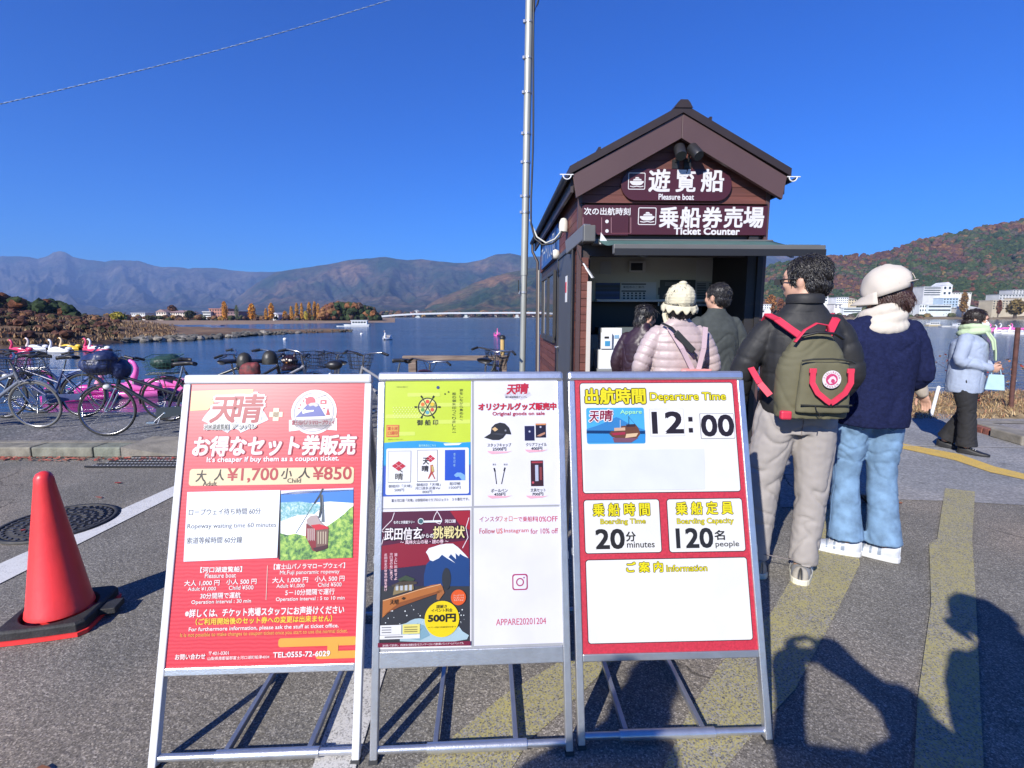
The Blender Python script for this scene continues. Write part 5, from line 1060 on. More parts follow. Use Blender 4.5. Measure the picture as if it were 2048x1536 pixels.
# soffit planes under the roof overhang, so that the eaves read thick
for side in (0, 1):
    a, b = (lx2, ax_) if side == 0 else (ax_, rx2)
    m = MB(); za, zb = (roofz(a) - th - .01, roofz(b) - th - .01); m.add([(a, OV + .05, za - .09), (b, OV + .05, zb - .09), (b, .02, zb - .09), (a, .02, za - .09)], [(0, 1, 2, 3)]); m.obj('soffit', DKB, hut)
# side fascia and gutters
for x_, sg in ((lx2, -1), (rx2, 1)):
    m = MB(); m.box(min(x_, x_ - sg * .03) , OV + .05, ez - .22, max(x_, x_ - sg * .03), RB, ez - .06); m.obj('eave_board', DKB, hut)
    m = MB(); n = 9; pr = [(x_ + sg * (.045 + .042 * math.cos(math.pi + math.pi * i / (n - 1))), ez - .065 + .045 * math.sin(math.pi + math.pi * i / (n - 1))) for i in range(n)]
    vs = [(x, OV - .01, z) for x, z in pr] + [(x, RB, z) for x, z in pr] + [(x - sg * .0, OV - .01, z + .004) for x, z in pr]
    m.add(vs, [(i, i + 1, n + i + 1, n + i) for i in range(n - 1)], 0, True); m.obj('gutter', mat('gutter_dark', (.05, .045, .045), rough=.4, metal=.2), hut)
    m = MB(); m.tube([(x, OV - .012, z) for x, z in pr], .006, 6); m.tube([(pr[0][0] - sg * .02, OV - .012, pr[0][1]), (pr[-1][0] + sg * .03, OV - .012, pr[-1][1])], .006, 6); m.obj('gutter_bracket', mat('white_metal', (.7, .7, .7), rough=.4), hut)
m = MB(); yb = RB - .15; m.tube([(lx2 - .045, yb, ez - .11), (lx2 - .045, yb, ez - .25), (-.06, yb - .1, ez - .45), (-.06, yb - .1, .05)], .026, 8); m.obj('downpipe', DKB, hut)
m = MB(); m.tube([(-.07, wB + .28, .1), (-.07, wB + .28, DT + .1)], .014, 6); m.obj('conduit', mat('conduit_beige', (.35, .32, .28), rough=.6), hut)
# white junction box / lamp on the side wall
m = MB(); m.lathe([(.05, 0), (.055, .05), (.05, .11), (.03, .15), (0, .16)], 16, (-.06, .72, DT + .26)); m.obj('wall_lamp', mat('lamp_white', (.6, .58, .53), rough=.5), hut)
m = MB(); m.lathe([(0, 0), (.05, .01), (.06, .06), (.045, .11), (0, .13)], 16, (-.07, dA + .08, DT + .02)); m.obj('wall_lamp', mat('lamp_white', (.6, .58, .53), rough=.5), hut)
# ------------------------------------------------------------------ signs on the front
FP = Plane(HO, hu, Vector((0, 0, 1)))
MAR = mat('sign_maroon', (.055, .010, .016), rough=.42, var=.06, vscale=4)
WHT = mat('sign_white', (.62, .61, .60), rough=.5)
def hrect(name, x0, y0, x1, y1, d0, d1, m_, r=0, parent=hut):
    a, b = FP.uv(x0, y0), FP.uv(x1, y1); m = MB()
    if r:
        pts = []
        for cx_, cy_, a0 in ((b[0] - r, b[1] + r, -90), (b[0] - r, a[1] - r, 0), (a[0] + r, a[1] - r, 90), (a[0] + r, b[1] + r, 180)):
            pts += [(cx_ + r * math.cos(R(a0 + 15 * i)), cy_ + r * math.sin(R(a0 + 15 * i))) for i in range(7)]
    else: pts = [(a[0], b[1]), (b[0], b[1]), (b[0], a[1]), (a[0], a[1])]
    m.prism(pts, d1 - d0, Matrix(((1, 0, 0, 0), (0, 0, 1, -d1), (0, 1, 0, 0), (0, 0, 0, 1)))); return m.obj(name, m_, parent, bevel=.002)
def ship_icon(Fl, x0, y0, x1, y1, lay=0):
    w = x1 - x0; h = y1 - y0; q = lambda a, b: (x0 + w * a, y0 + h * b); wt = '#efeceb'
    a, b = Fl.pl.uv(x0, y0), Fl.pl.uv(x1, y1); k = (b[0] - a[0])
    Fl.uvrect(a[0], b[1], b[0], a[1], wt, lay, k * .08); Fl.uvrect(a[0] + k * .045, b[1] + k * .045, b[0] - k * .045, a[1] - k * .045, MAR, lay + 1, k * .05)
    Fl.poly([q(.10, .50), q(.90, .50), q(.93, .56), q(.80, .70), q(.70, .74), q(.30, .74), q(.20, .70), q(.07, .56)], wt, lay + 2)
    Fl.poly([q(.27, .47), q(.32, .38), q(.76, .38), q(.80, .47)], wt, lay + 2); Fl.poly([q(.40, .36), q(.44, .27), q(.60, .27), q(.68, .36)], wt, lay + 2)
    Fl.line([q(.10, .80), q(.30, .84), q(.50, .80), q(.70, .84), q(.90, .80)], w * .05, wt, lay + 2)
s1 = hrect('name_sign', 1242, 339, 1459, 404, .002, .035, MAR, r=.155)
Fl = Flats(FP, .036, .5)
ship_icon(Fl, 1255, 347, 1288, 381); T = Fl.text; wt = '#f1eeee'
T('遊', 1296, 1337, 363, 44, wt, 2, .03); T('覧', 1350, 1388, 363, 44, wt, 2, .03); T('船', 1400, 1444, 363, 44, wt, 2, .03); T('Pleasure boat', 1315, 1385, 395.5, 11, wt, 2, .03); Fl.done('sign_lettering', s1)
s2 = hrect('counter_sign', 1258, 411, 1529, 471.5, .002, .030, MAR)
Fl = Flats(FP, .031, .5); T = Fl.text
ship_icon(Fl, 1275, 416, 1310, 451)
for ch, a, b in (('乗', 1317, 1354), ('船', 1359, 1398), ('券', 1403, 1441), ('売', 1446, 1482), ('場', 1485, 1524)): T(ch, a, b, 436, 40, wt, 2, .035)
T('Ticket Counter', 1346, 1476, 463.5, 13, wt, 2, .045); Fl.done('sign_lettering', s2)
s3 = hrect('next_time_sign', 1164, 411, 1255, 471.5, .002, .030, MAR)
Fl = Flats(FP, .031, .5); T = Fl.text
T('次の出航時刻', 1167, 1259, 424, 14.5, wt, 2, .025); Fl.disc(1212.5, 444, 3.4, wt, 2); Fl.disc(1212.5, 463, 3.4, wt, 2)
for x0_, x1_ in ((1165, 1202), (1221, 1260)): Fl.line([(x0_, 436), (x0_, 467)], 1, '#b88a90', 2); Fl.line([(x1_, 436), (x1_, 467)], 1, '#b88a90', 2); Fl.line([(x0_, 467.5), (x1_, 467.5)], 1, '#8a4a54', 2)
Fl.done('sign_lettering', s3)
hrect('trim_strip', 1160, 406.5, 1533, 409.8, .0, .034, FAS)
# spotlights under the gable
for px, tx in ((1352, 1349), (1376, 1383)):
    c = FP.uv(px, 302); m = MB(); e = empty('x', (0, 0, 0)); bpy.data.objects.remove(e)
    A = Vector((FP.uv(px, 290)[0], -.09, FP.uv(px, 290)[1] - .05)); B = Vector((FP.uv(tx, 308)[0], -.20, FP.uv(tx, 308)[1] - .08))
    m.tube([A, A.lerp(B, .1), A.lerp(B, .9), B], [.045, .055, .055, .05], 18); sp_ = m.obj('spotlight', mat('spot_black', (.02, .02, .022), rough=.4), hut)
    m = MB(); m.tube([A, (A.x, -.02, A.z - .12)], .014, 8); m.cbox((A.x, -.0, A.z - .14), (.07, .04, .09)); m.obj('bracket', mat('spot_black', (.02, .02, .022), rough=.4), sp_)
# ------------------------------------------------------------------ awning
aw = hut
AWM = mat('awning_green', (.055, .115, .105), rough=.75, var=.06, vscale=5)
AWG = mat('awning_grey', (.11, .108, .102), rough=.45, var=.05, vscale=5)
cz = FP.uv(1360, 480)[1]
a = hf(1185, 474, -.06); b = hf(1541, 486, -.06); m = MB(); m.box(a[0], -.12, b[1] - .03, b[0], -.002, a[1] - .025); m.obj('awning_cassette', AWG, hut, bevel=.01)
pb0 = IH @ at(1226, 500, 4.62); pb1 = IH @ at(1646, 498, 4.70); zb = (pb0.z + pb1.z) / 2; yb_ = pb0.y
m = MB(); m.box(pb0.x, yb_ - .03, zb - .045, pb1.x, yb_ + .03, zb + .040); m.obj('front_bar', AWG, hut, bevel=.008)
m = MB(); m.box(pb0.x + .005, yb_ - .045, zb - .06, pb1.x - .005, yb_ - .032, zb - .0); m.obj('front_bar_lip', BLK, hut)
m = MB(); x0_, x1_ = a[0] + .05, b[0] - .02; n = 14; vs = []
for j in range(n):
    t = j / (n - 1); X0 = x0_ + (pb0.x + .02 - x0_) * t; X1 = x1_ + (pb1.x - .02 - x1_) * t
    zz = (a[1] - .045) + (zb + .045 - a[1] + .045) * t - .03 * math.sin(math.pi * t); yy = -.13 + (yb_ + .02 + .13) * t
    for i in range(20): vs.append((X0 + (X1 - X0) * i / 19, yy, zz))
m.add(vs, [(j * 20 + i, j * 20 + i + 1, (j + 1) * 20 + i + 1, (j + 1) * 20 + i) for j in range(n - 1) for i in range(19)], 0, True); o = m.obj('awning_canvas', AWM, hut)
so = o.modifiers.new('s', 'SOLIDIFY'); so.thickness = .004
for X_ in (pb0.x + .15, pb1.x - .35):
    m = MB(); k = Vector((X_ + .25, (yb_ - .1) / 2, zb - .02)); m.bar((X_, -.08, cz - .03), k, .03, .03); m.bar(k, (X_, yb_, zb - .02), .03, .03); m.obj('awning_arm', AWG, hut)
# grey cantilever bracket and end box on the left corner
a = hf(1150, 498, -.05); m = MB(); m.bar((-.06, .28, DT + .02), (.07, -.16, 2.25), .08, .15); m.obj('corner_hood', mat('hood_grey', (.16, .165, .18), rough=.4, metal=.3), hut, bevel=.01)
m = MB(); m.box(.02, -.20, 2.14, .14, -.04, 2.30); m.obj('awning_end_box', AWG, hut, bevel=.01)
m = MB(); m.add([(.20, -.16, 2.235), (.29, -.16, 2.12), (.19, -.16, 2.12)], [(0, 1, 2)]); m.add([(.20, -.162, 2.235), (.29, -.162, 2.12), (.19, -.162, 2.12)], [(0, 1, 2)]); m.obj('white_flap', WHT, hut)
pdl = at(1178, 540, 4.95); m = MB(); q0 = IH @ at(1167, 527, 5.0); q1 = IH @ at(1186, 556, 4.95)
m.bar(q0, q0.lerp(q1, .3), .018, .012); m.bar(q0.lerp(q1, .3), q1, .045, .012); m.obj('x', WHT)
pd = [o for o in COL.objects if o.name.startswith('x')][-1]; pd.name = 'crank_handle'; pd.parent = hut
m = MB(); m.tube([IH @ at(1155, 500, 5.1), IH @ at(1160, 518, 5.05), q0], .005, 6); m.obj('crank_cord', BLK, hut)
# ------------------------------------------------------------------ the counter recess
IX0, IX1, IY = OX0, OX1 - .0, .85
m = MB(); m.box(IX0 - .045, -.02, 0.0, IX0, .10, hf(1186, 563)[1]); m.obj('door_jamb', mat('jamb_cream', (.50, .46, .42), rough=.6), hut, bevel=.003)
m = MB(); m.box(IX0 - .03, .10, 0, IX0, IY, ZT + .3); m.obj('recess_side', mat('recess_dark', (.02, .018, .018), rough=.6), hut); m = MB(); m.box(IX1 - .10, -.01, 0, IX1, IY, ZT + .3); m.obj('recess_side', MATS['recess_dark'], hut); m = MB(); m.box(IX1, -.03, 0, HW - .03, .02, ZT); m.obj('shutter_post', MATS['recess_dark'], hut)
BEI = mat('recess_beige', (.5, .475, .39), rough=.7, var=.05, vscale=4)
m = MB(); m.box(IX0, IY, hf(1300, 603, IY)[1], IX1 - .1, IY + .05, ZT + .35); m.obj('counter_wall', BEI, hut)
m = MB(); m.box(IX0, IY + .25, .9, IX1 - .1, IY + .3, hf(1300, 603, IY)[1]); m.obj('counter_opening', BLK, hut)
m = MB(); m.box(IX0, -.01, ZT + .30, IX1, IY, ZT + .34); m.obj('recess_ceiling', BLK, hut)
def irect(name, x0, y0, x1, y1, m_, d=.03, yy=IY, parent=hut):
    a, b = hf(x0, y0, yy), hf(x1, y1, yy); m = MB(); m.box(a[0], yy - d, b[1], b[0], yy - .001, a[1]); return m.obj(name, m_, parent, bevel=.002)
irect('counter_shelf', 1190, 599, 1470, 604, mat('shelf_grey', (.5, .5, .48), rough=.4), .10)
irect('ledge', 1190, 654, 1470, 668, mat('ledge_dark', (.10, .12, .12), rough=.5), .25)
m = MB(); m.box(IX0, IY - .2, .05, IX1 - .1, IY - .17, hf(1300, 668, IY)[1]); m.obj('counter_front', mat('counter_front', (.24, .26, .26), rough=.6), hut)
sc1 = irect('monitor', 1257, 523, 1289, 545, mat('monitor_beige', (.55, .53, .47), rough=.5), .05); irect('screen', 1262, 526, 1285, 541, BLK, .004, IY - .052, sc1)
irect('lake_poster', 1191, 566, 1239, 600, pictmat('print_sunset', ['#0a0a12', '#0c1840', '#1c3f8c'], 2.2, 1, (.05, 1, 6)), .008)
ps = irect('notice_board', 1241, 564, 1311, 600, mat('notice_grey', (.55, .55, .53), rough=.5), .008)
Fl = Flats(Plane(HO + hw * (IY - .009), hu, Vector((0, 0, 1))), .001); T = Fl.text
for y_ in (567, 581): Fl.rect(1243, y_, 1292, y_ + 2.4, '#202020', 0)
T('乗船券のご案内', 1246, 1288, 574, 5, '#303030', 1)
for r_ in range(3):
    for c_ in range(6): Fl.rect(1246 + c_ * 8, 585 + r_ * 5, 1250 + c_ * 8, 588 + r_ * 5, '#3a3a3a', 0)
Fl.done('notice_text', ps)
nb = irect('notice_board', 1320, 560, 1388, 612, mat('notice_black', (.03, .03, .03), rough=.4), .012); irect('sheet', 1330, 564, 1380, 572, mat('sheet_grey', (.12, .12, .12), rough=.5), .002, IY - .013, nb)
tb = irect('timetable', 1390, 563, 1446, 612, mat('tt_grey', (.32, .32, .33), rough=.5), .010)
Fl = Flats(Plane(HO + hw * (IY - .011), hu, Vector((0, 0, 1))), .001)
for r_ in range(13): Fl.rect(1394, 567 + r_ * 3.3, 1412, 568.6 + r_ * 3.3, '#1c1c1e', 0); Fl.rect(1418, 567 + r_ * 3.3, 1440, 568.6 + r_ * 3.3, '#1c1c1e', 0)
Fl.done('timetable_rows', tb)
irect('notice_sheet', 1393, 520, 1446, 562, mat('sheet_dim', (.5, .48, .44), rough=.5), .006)
for a_, b_, c_, d_, q_ in ((1316, 575, 1319, 590, .1), (1200, 523, 1222, 548, .45), (1455, 566, 1466, 590, .5), (1316, 603, 1330, 612, .6)): irect('notice_sheet', a_, b_, c_, d_, mat('sheet_p%d' % int(q_ * 100), (q_, q_, q_ * .93), rough=.5), .005)
# ticket machine
tm = empty('ticket_machine', HO + hu * .36 + hw * .15, HYAW, 'white card payment machine standing on the counter at the left', 'ticket machine')
IT = MW['ticket_machine'].inverted()
def tmr(name, x0, y0, x1, y1, m_, ya, yb):
    m = MB(); a = hf(x0, y0, ya); b = hf(x1, y1, ya); P_ = [HO + hu * x + hw * y + Vector((0, 0, z)) for x in (a[0], b[0]) for y in (ya, yb) for z in (b[1], a[1])]
    P_ = [IT @ p for p in P_]; m.add(P_, [(0, 1, 3, 2), (4, 6, 7, 5), (0, 4, 5, 1), (2, 3, 7, 6), (0, 2, 6, 4), (1, 5, 7, 3)]); return m.obj(name, m_, tm, bevel=.006)
MW_ = mat('machine_white', (.66, .67, .68), rough=.35)
tmr('base', 1198, 700, 1240, 738, MW_, .10, .40); tmr('body', 1205, 656, 1243, 705, MW_, .14, .36); tmr('reader', 1203, 665, 1224, 698, MW_, .09, .139); tmr('slot', 1209, 673, 1218, 677, BLK, .085, .0895); tmr('keypad', 1210, 682, 1220, 692, mat('key_blue', (.05, .25, .45), rough=.4), .085, .0895); tmr('panel_mark', 1229, 670, 1238, 677, mat('mark_blue', (.2, .35, .5), rough=.4), .135, .1395)
m = MB(); a = hf(1196, 738, .1); b = hf(1246, 738, .1)
tmr('cabinet', 1195, 738, 1247, 830, mat('cab_grey', (.2, .21, .22), rough=.5), .08, .42)
# ================================================================== pole with its cables
pp = at(1043, 700, 6.35); pole = empty('utility_pole', (pp.x, 6.35, 0), 0, 'slim grey steel utility pole left of the ticket hut', 'utility pole')
tp = at(1059, 0, 6.35); PX = lambda z: pp.x + (tp.x - pp.x) * (z / tp.z)
m = MB(); m.tube([(PX(0), 6.35, 0), (PX(1.9), 6.35, 1.9)], .037, 20); m.tube([(PX(1.9), 6.35, 1.9), (PX(9), 6.35, 9)], [.043, .050], 20); m.obj('shaft', mat('galv', (.33, .34, .31), rough=.5, metal=.35, var=.12, vscale=5, stretch=(1, 1, .2)), pole, world=True)
for py in (45, 117, 186, 268, 325, 393, 425, 585):
    z = at(1050, py, 6.35).z; m = MB(); r_ = .052 if py < 585 else .046; m.tube([(PX(z), 6.35, z - .012), (PX(z), 6.35, z + .012)], r_, 18); m.cbox((PX(z) - .058, 6.33, z), (.022, .03, .03)); m.obj('clamp', mat('clamp', (.45, .45, .45), rough=.35, metal=.7), pole, world=True)
cab = MB(); pts = [at(1083, -30, 6.3), at(1075, 8, 6.32), at(1068, 24, 6.33)] + [Vector((PX(z) + .062 + .012 * math.sin(z * 2.3), 6.30, z)) for z in np.linspace(5.3, 2.8, 14)] + [at(1062, 448, 6.2), at(1070, 478, 6.1), at(1085, 490, 6.05), at(1105, 487, 6.0), at(1120, 474, 5.95), at(1124, 462, 5.95)]
cab.tube(pts, .011, 8); cab.obj('cable', BLK, pole, world=True)
cab = MB(); cab.tube([at(1060, 440, 6.3), at(1074, 474, 6.12), at(1092, 486, 6.04), at(1110, 478, 5.98), at(1121, 464, 5.96)], .009, 8); cab.obj('cable', mat('cable_white', (.5, .5, .45), rough=.5), pole, world=True)
m = MB(); m.tube([at(1037, 560, 6.28), at(1037, 585, 6.28)], .006, 6); m.obj('cable_end', BLK, pole, world=True)
# overhead rope: two strands twisted
ro = empty('overhead_cable', at(400, 113, 9), 0, 'thin twisted grey cable crossing the sky at the upper left', 'cable')
A, B = at(-120, 236, 9), at(900, -38, 12); 
for ph in (0, math.pi):
    m = MB(); pts = []
    for i in range(420):
        t = i / 419; p = A.lerp(B, t); p.z -= .12 * math.sin(math.pi * t) - .0; a_ = i * .85 + ph; pts.append(p + Vector((0, math.cos(a_), math.sin(a_))) * .006)
    m.tube(pts, .005, 5, caps=False); m.obj('strand', mat('rope_a' if ph else 'rope_b', (.36, .44, .58) if ph else (.10, .15, .25), rough=.6), ro, world=True)
# ================================================================== people
SKIN = mat('skin', (.52, .30, .21), rough=.55, var=.06, vscale=12, bump=.08, bscale=200)
HAIRB = mat('hair_black', (.012, .010, .010), rough=.38, spec=.6, bump=.5, bscale=60, stretch=(6, 6, .7), bdist=.004)
HAIRR = mat('hair_brown', (.045, .018, .014), rough=.42, spec=.6, bump=.5, bscale=60, stretch=(6, 6, .7), bdist=.004)
def ringtube(mb, rings, n=20):
    """rings: (x, y, z, rx, ry) stacked cross sections lying flat"""
    vs = []
    for x, y, z, rx, ry in rings:
        for j in range(n):
            a = 2 * math.pi * j / n; c, s = math.cos(a), math.sin(a); q = (abs(c) ** 2.4 + abs(s) ** 2.4) ** (-1 / 2.4); vs.append((x + rx * c * q, y + ry * s * q, z))
    k = len(rings); fs = [(i * n + j, i * n + (j + 1) % n, (i + 1) * n + (j + 1) % n, (i + 1) * n + j) for i in range(k - 1) for j in range(n)]
    fs += [tuple(range(n))[::-1], tuple(range((k - 1) * n, k * n))]; mb.add(vs, fs, 0, True)
def limb(mb, pts, rr, n=14, end=True):
    P = [Vector(p) for p in pts]; Q = []; S = []
    for i in range(len(P) - 1):
        for t in (0, .33, .66):
            p0, p1, p2, p3 = P[max(i - 1, 0)], P[i], P[i + 1], P[min(i + 2, len(P) - 1)]
            Q.append(.5 * ((2 * p1) + (p2 - p0) * t + (2 * p0 - 5 * p1 + 4 * p2 - p3) * t * t + (3 * p1 - p0 - 3 * p2 + p3) * t ** 3)); S.append(rr[i] + (rr[i + 1] - rr[i]) * t)
    Q.append(P[-1]); S.append(rr[-1]); mb.tube(Q, S, n); mb.ell(Q[0], (S[0],) * 3)
    if end: mb.ell(Q[-1], (S[-1] * .98,) * 3)
def hand(mb, wrist, d, palm_n, side, curl=.5, s=1.0):
    """palm with four fingers and a thumb, bent at the knuckles"""
    d = Vector(d).normalized(); nrm = Vector(palm_n); nrm = (nrm - d * nrm.dot(d)).normalized(); x = d.cross(nrm).normalized() * side; w = Vector(wrist)
    c = w + d * .045 * s; M = Matrix((x, d, nrm)).transposed()
    mb.ell(c, (.038 * s, .052 * s, .015 * s), M)
    for i, (o, l, r) in enumerate(((.030, .070, .0085), (.010, .080, .009), (-.010, .074, .0088), (-.029, .058, .0078))):
        b = w + d * .082 * s + x * o * s; a0 = curl * .6; p = [w + d * .045 * s + x * o * .8 * s, b]; ang = a0
        for k, f in enumerate((.45, .32, .23)): p.append(p[-1] + (d * math.cos(ang) + nrm * math.sin(ang)) * l * f * s); ang += curl * .8
        mb.tube(p, [r * s * 1.15, r * s * 1.1, r * s, r * s * .93, r * s * .8], 10); mb.ell(p[-1], (r * s * .8,) * 3, nu=8, nv=6)
    p = [w + d * .02 * s + x * .022 * s, w + d * .045 * s + x * .048 * s + nrm * .010 * s, w + d * .068 * s + x * .058 * s + nrm * .022 * s, w + d * .088 * s + x * .056 * s + nrm * .032 * s]
    mb.tube(p, [.014 * s, .0125 * s, .0105 * s, .0085 * s], 10); mb.ell(p[-1], (.0085 * s,) * 3, nu=8, nv=6)
def headM(c, yaw, tilt=0, roll=0): return Matrix.Translation(Vector(c)) @ Matrix.Rotation(yaw, 4, 'Z') @ Matrix.Rotation(tilt, 4, 'X') @ Matrix.Rotation(roll, 4, 'Y')
def head(mb, M, s=1.0):
    """face towards +Y of M; M at the centre of the skull"""
    def e(c, r): mb.ell(M @ Vector([k * s for k in c]), [k * s for k in r], M.to_3x3())
    e((0, -.008, .02), (.076, .096, .092)); e((0, .018, -.045), (.060, .072, .070)); e((0, .045, -.085), (.036, .036, .026)); e((0, .074, .030), (.052, .020, .030))
    e((0, .092, -.022), (.013, .018, .022)); e((0, .102, -.034), (.017, .012, .010)); e((0, .084, -.062), (.026, .010, .010)); e((.034, .072, -.02), (.024, .018, .024)); e((-.034, .072, -.02), (.024, .018, .024))
    for k in (-1, 1): e((k * .078, -.005, -.018), (.010, .018, .031)); e((k * .083, -.012, -.006), (.007, .013, .020))
def fold_fn(k, amp, fx=7, fz=16, joints=()):
    def fn(c, n):
        w = .45
        for jz, jr in joints: w += 1.2 * math.exp(-((c[2] - jz) / jr) ** 2)
        q = noise.noise(Vector((c[0] * fx + k, c[1] * fx, c[2] * fz + 2.2 * noise.noise(Vector((c[0] * 5, c[1] * 5, c[2] * 3 + k))))))
        r = max(0.0, 1 - abs(q) * 4.2); return amp * min(w, 1.15) * (.55 * noise.noise(Vector((c[0] * fx * .8, c[1] * fx * .8 + k, c[2] * fz * .55))) - .75 * r * r) + amp * .22 * noise.noise(Vector((c[0] * 30, c[1] * 30, c[2] * 34 + k)))
    return fn
def quilt_fn(k, axes, step, amp, z0=0.0):
    """horizontal channels on the body, rings across the sleeves"""
    def fn(c, n):
        p = Vector(c); best = None
        for a, b in axes:
            t = max(0, min(1, (p - a).dot(b - a) / (b - a).length_squared)); d = (p - (a + (b - a) * t)).length
            if best is None or d < best[0]: best = (d, t * (b - a).length, a)
        s = best[1] if best and best[0] < .092 and abs(p.x) > .17 else p.z - z0
        if best and best[0] < .092 and abs(p.x) > .17: s = best[1] + (0 if best[2] is axes[0][0] or best[2] is axes[2][0] else axes[0][1].length * 0 + .26)
        f = abs(((s / step) % 1.0) - .5) * 2; w = noise.noise(Vector((p.x * 9 + k, p.y * 9, p.z * 14)))
        return amp * (math.sqrt(max(0, 1 - f ** 3)) - .75) + amp * .38 * w + amp * .25 * noise.noise(Vector((p.x * 26, p.y * 26 + k, p.z * 30)))
    return fn
def shoe(parent, x, y, yaw, m, sole, L=.285, w=.049, h=.098, accents=None):
    M = Matrix.Translation((x, y, 0)) @ Matrix.Rotation(yaw, 4, 'Z'); n = 16
    def wf(t):
        q = w * (.80 + .24 * math.sin(math.pi * min(1, max(0, t * 1.15 - .12)))); 
        if t > .78: q *= math.sqrt(max(.0, 1 - ((t - .78) / .222) ** 2.2))
        if t < .12: q *= math.sqrt(max(.0, 1 - ((.12 - t) / .122) ** 2))
        return q
    def hf_(t): return h * (1 - .06 * t / .3) if t < .3 else h * (.94 - .50 * min(1, (t - .3) / .5) ** .9) * (1 if t < .85 else 1 - .35 * ((t - .85) / .15) ** 2)
    def arc(t, e=0.0): ww, hh, yy = wf(t) + e, hf_(t) + e, -.08 + L * t; return [M @ Vector((ww * math.cos(math.pi * j / (n - 1)) * (1 + .08 * math.sin(math.pi * j / (n - 1))), yy, .026 + (hh - .026) * max(0, math.sin(math.pi * j / (n - 1))) ** .75)) for j in range(n)]
    T_ = [0.0, .01, .03, .07, .12, .2, .3, .4, .5, .6, .7, .78, .84, .89, .93, .96, .985, .999]
    mb = MB(); vs = [p for t in T_ for p in arc(t)]; k = len(T_); mb.add(vs, [(i * n + j, i * n + j + 1, (i + 1) * n + j + 1, (i + 1) * n + j) for i in range(k - 1) for j in range(n - 1)] + [tuple(range(n)), tuple(range((k - 1) * n, k * n))[::-1]], 0, True)
    s_ = mb.obj('shoe', m, parent); mb = MB(); out = [(wf(t) + .005, -.08 + L * t + (.004 if t > .9 else -.004 if t < .05 else 0)) for t in T_]; out = out + [(-a_, b_) for a_, b_ in out[::-1]]
    mb.prism(out, .032, M); mb.obj('sole', sole, s_, bevel=.005)
    for t0, t1, mm in accents or []:
        mb = MB(); vs = [p for t in (t0, (t0 + t1) / 2, t1) for p in arc(t, .0022)]
        mb.add(vs, [(i * n + j, i * n + j + 1, (i + 1) * n + j + 1, (i + 1) * n + j) for i in range(2) for j in range(n - 1)], 0, True); mb.obj('stripe', mm, s_)
    mb = MB()
    for q in (.36, .43, .50, .57): u_ = arc(q, .004); mb.tube([u_[5], u_[7], u_[8], u_[10]], .0028, 5)
    mb.obj('laces', mat('lace_white', (.6, .6, .58), rough=.8), s_)
    return s_
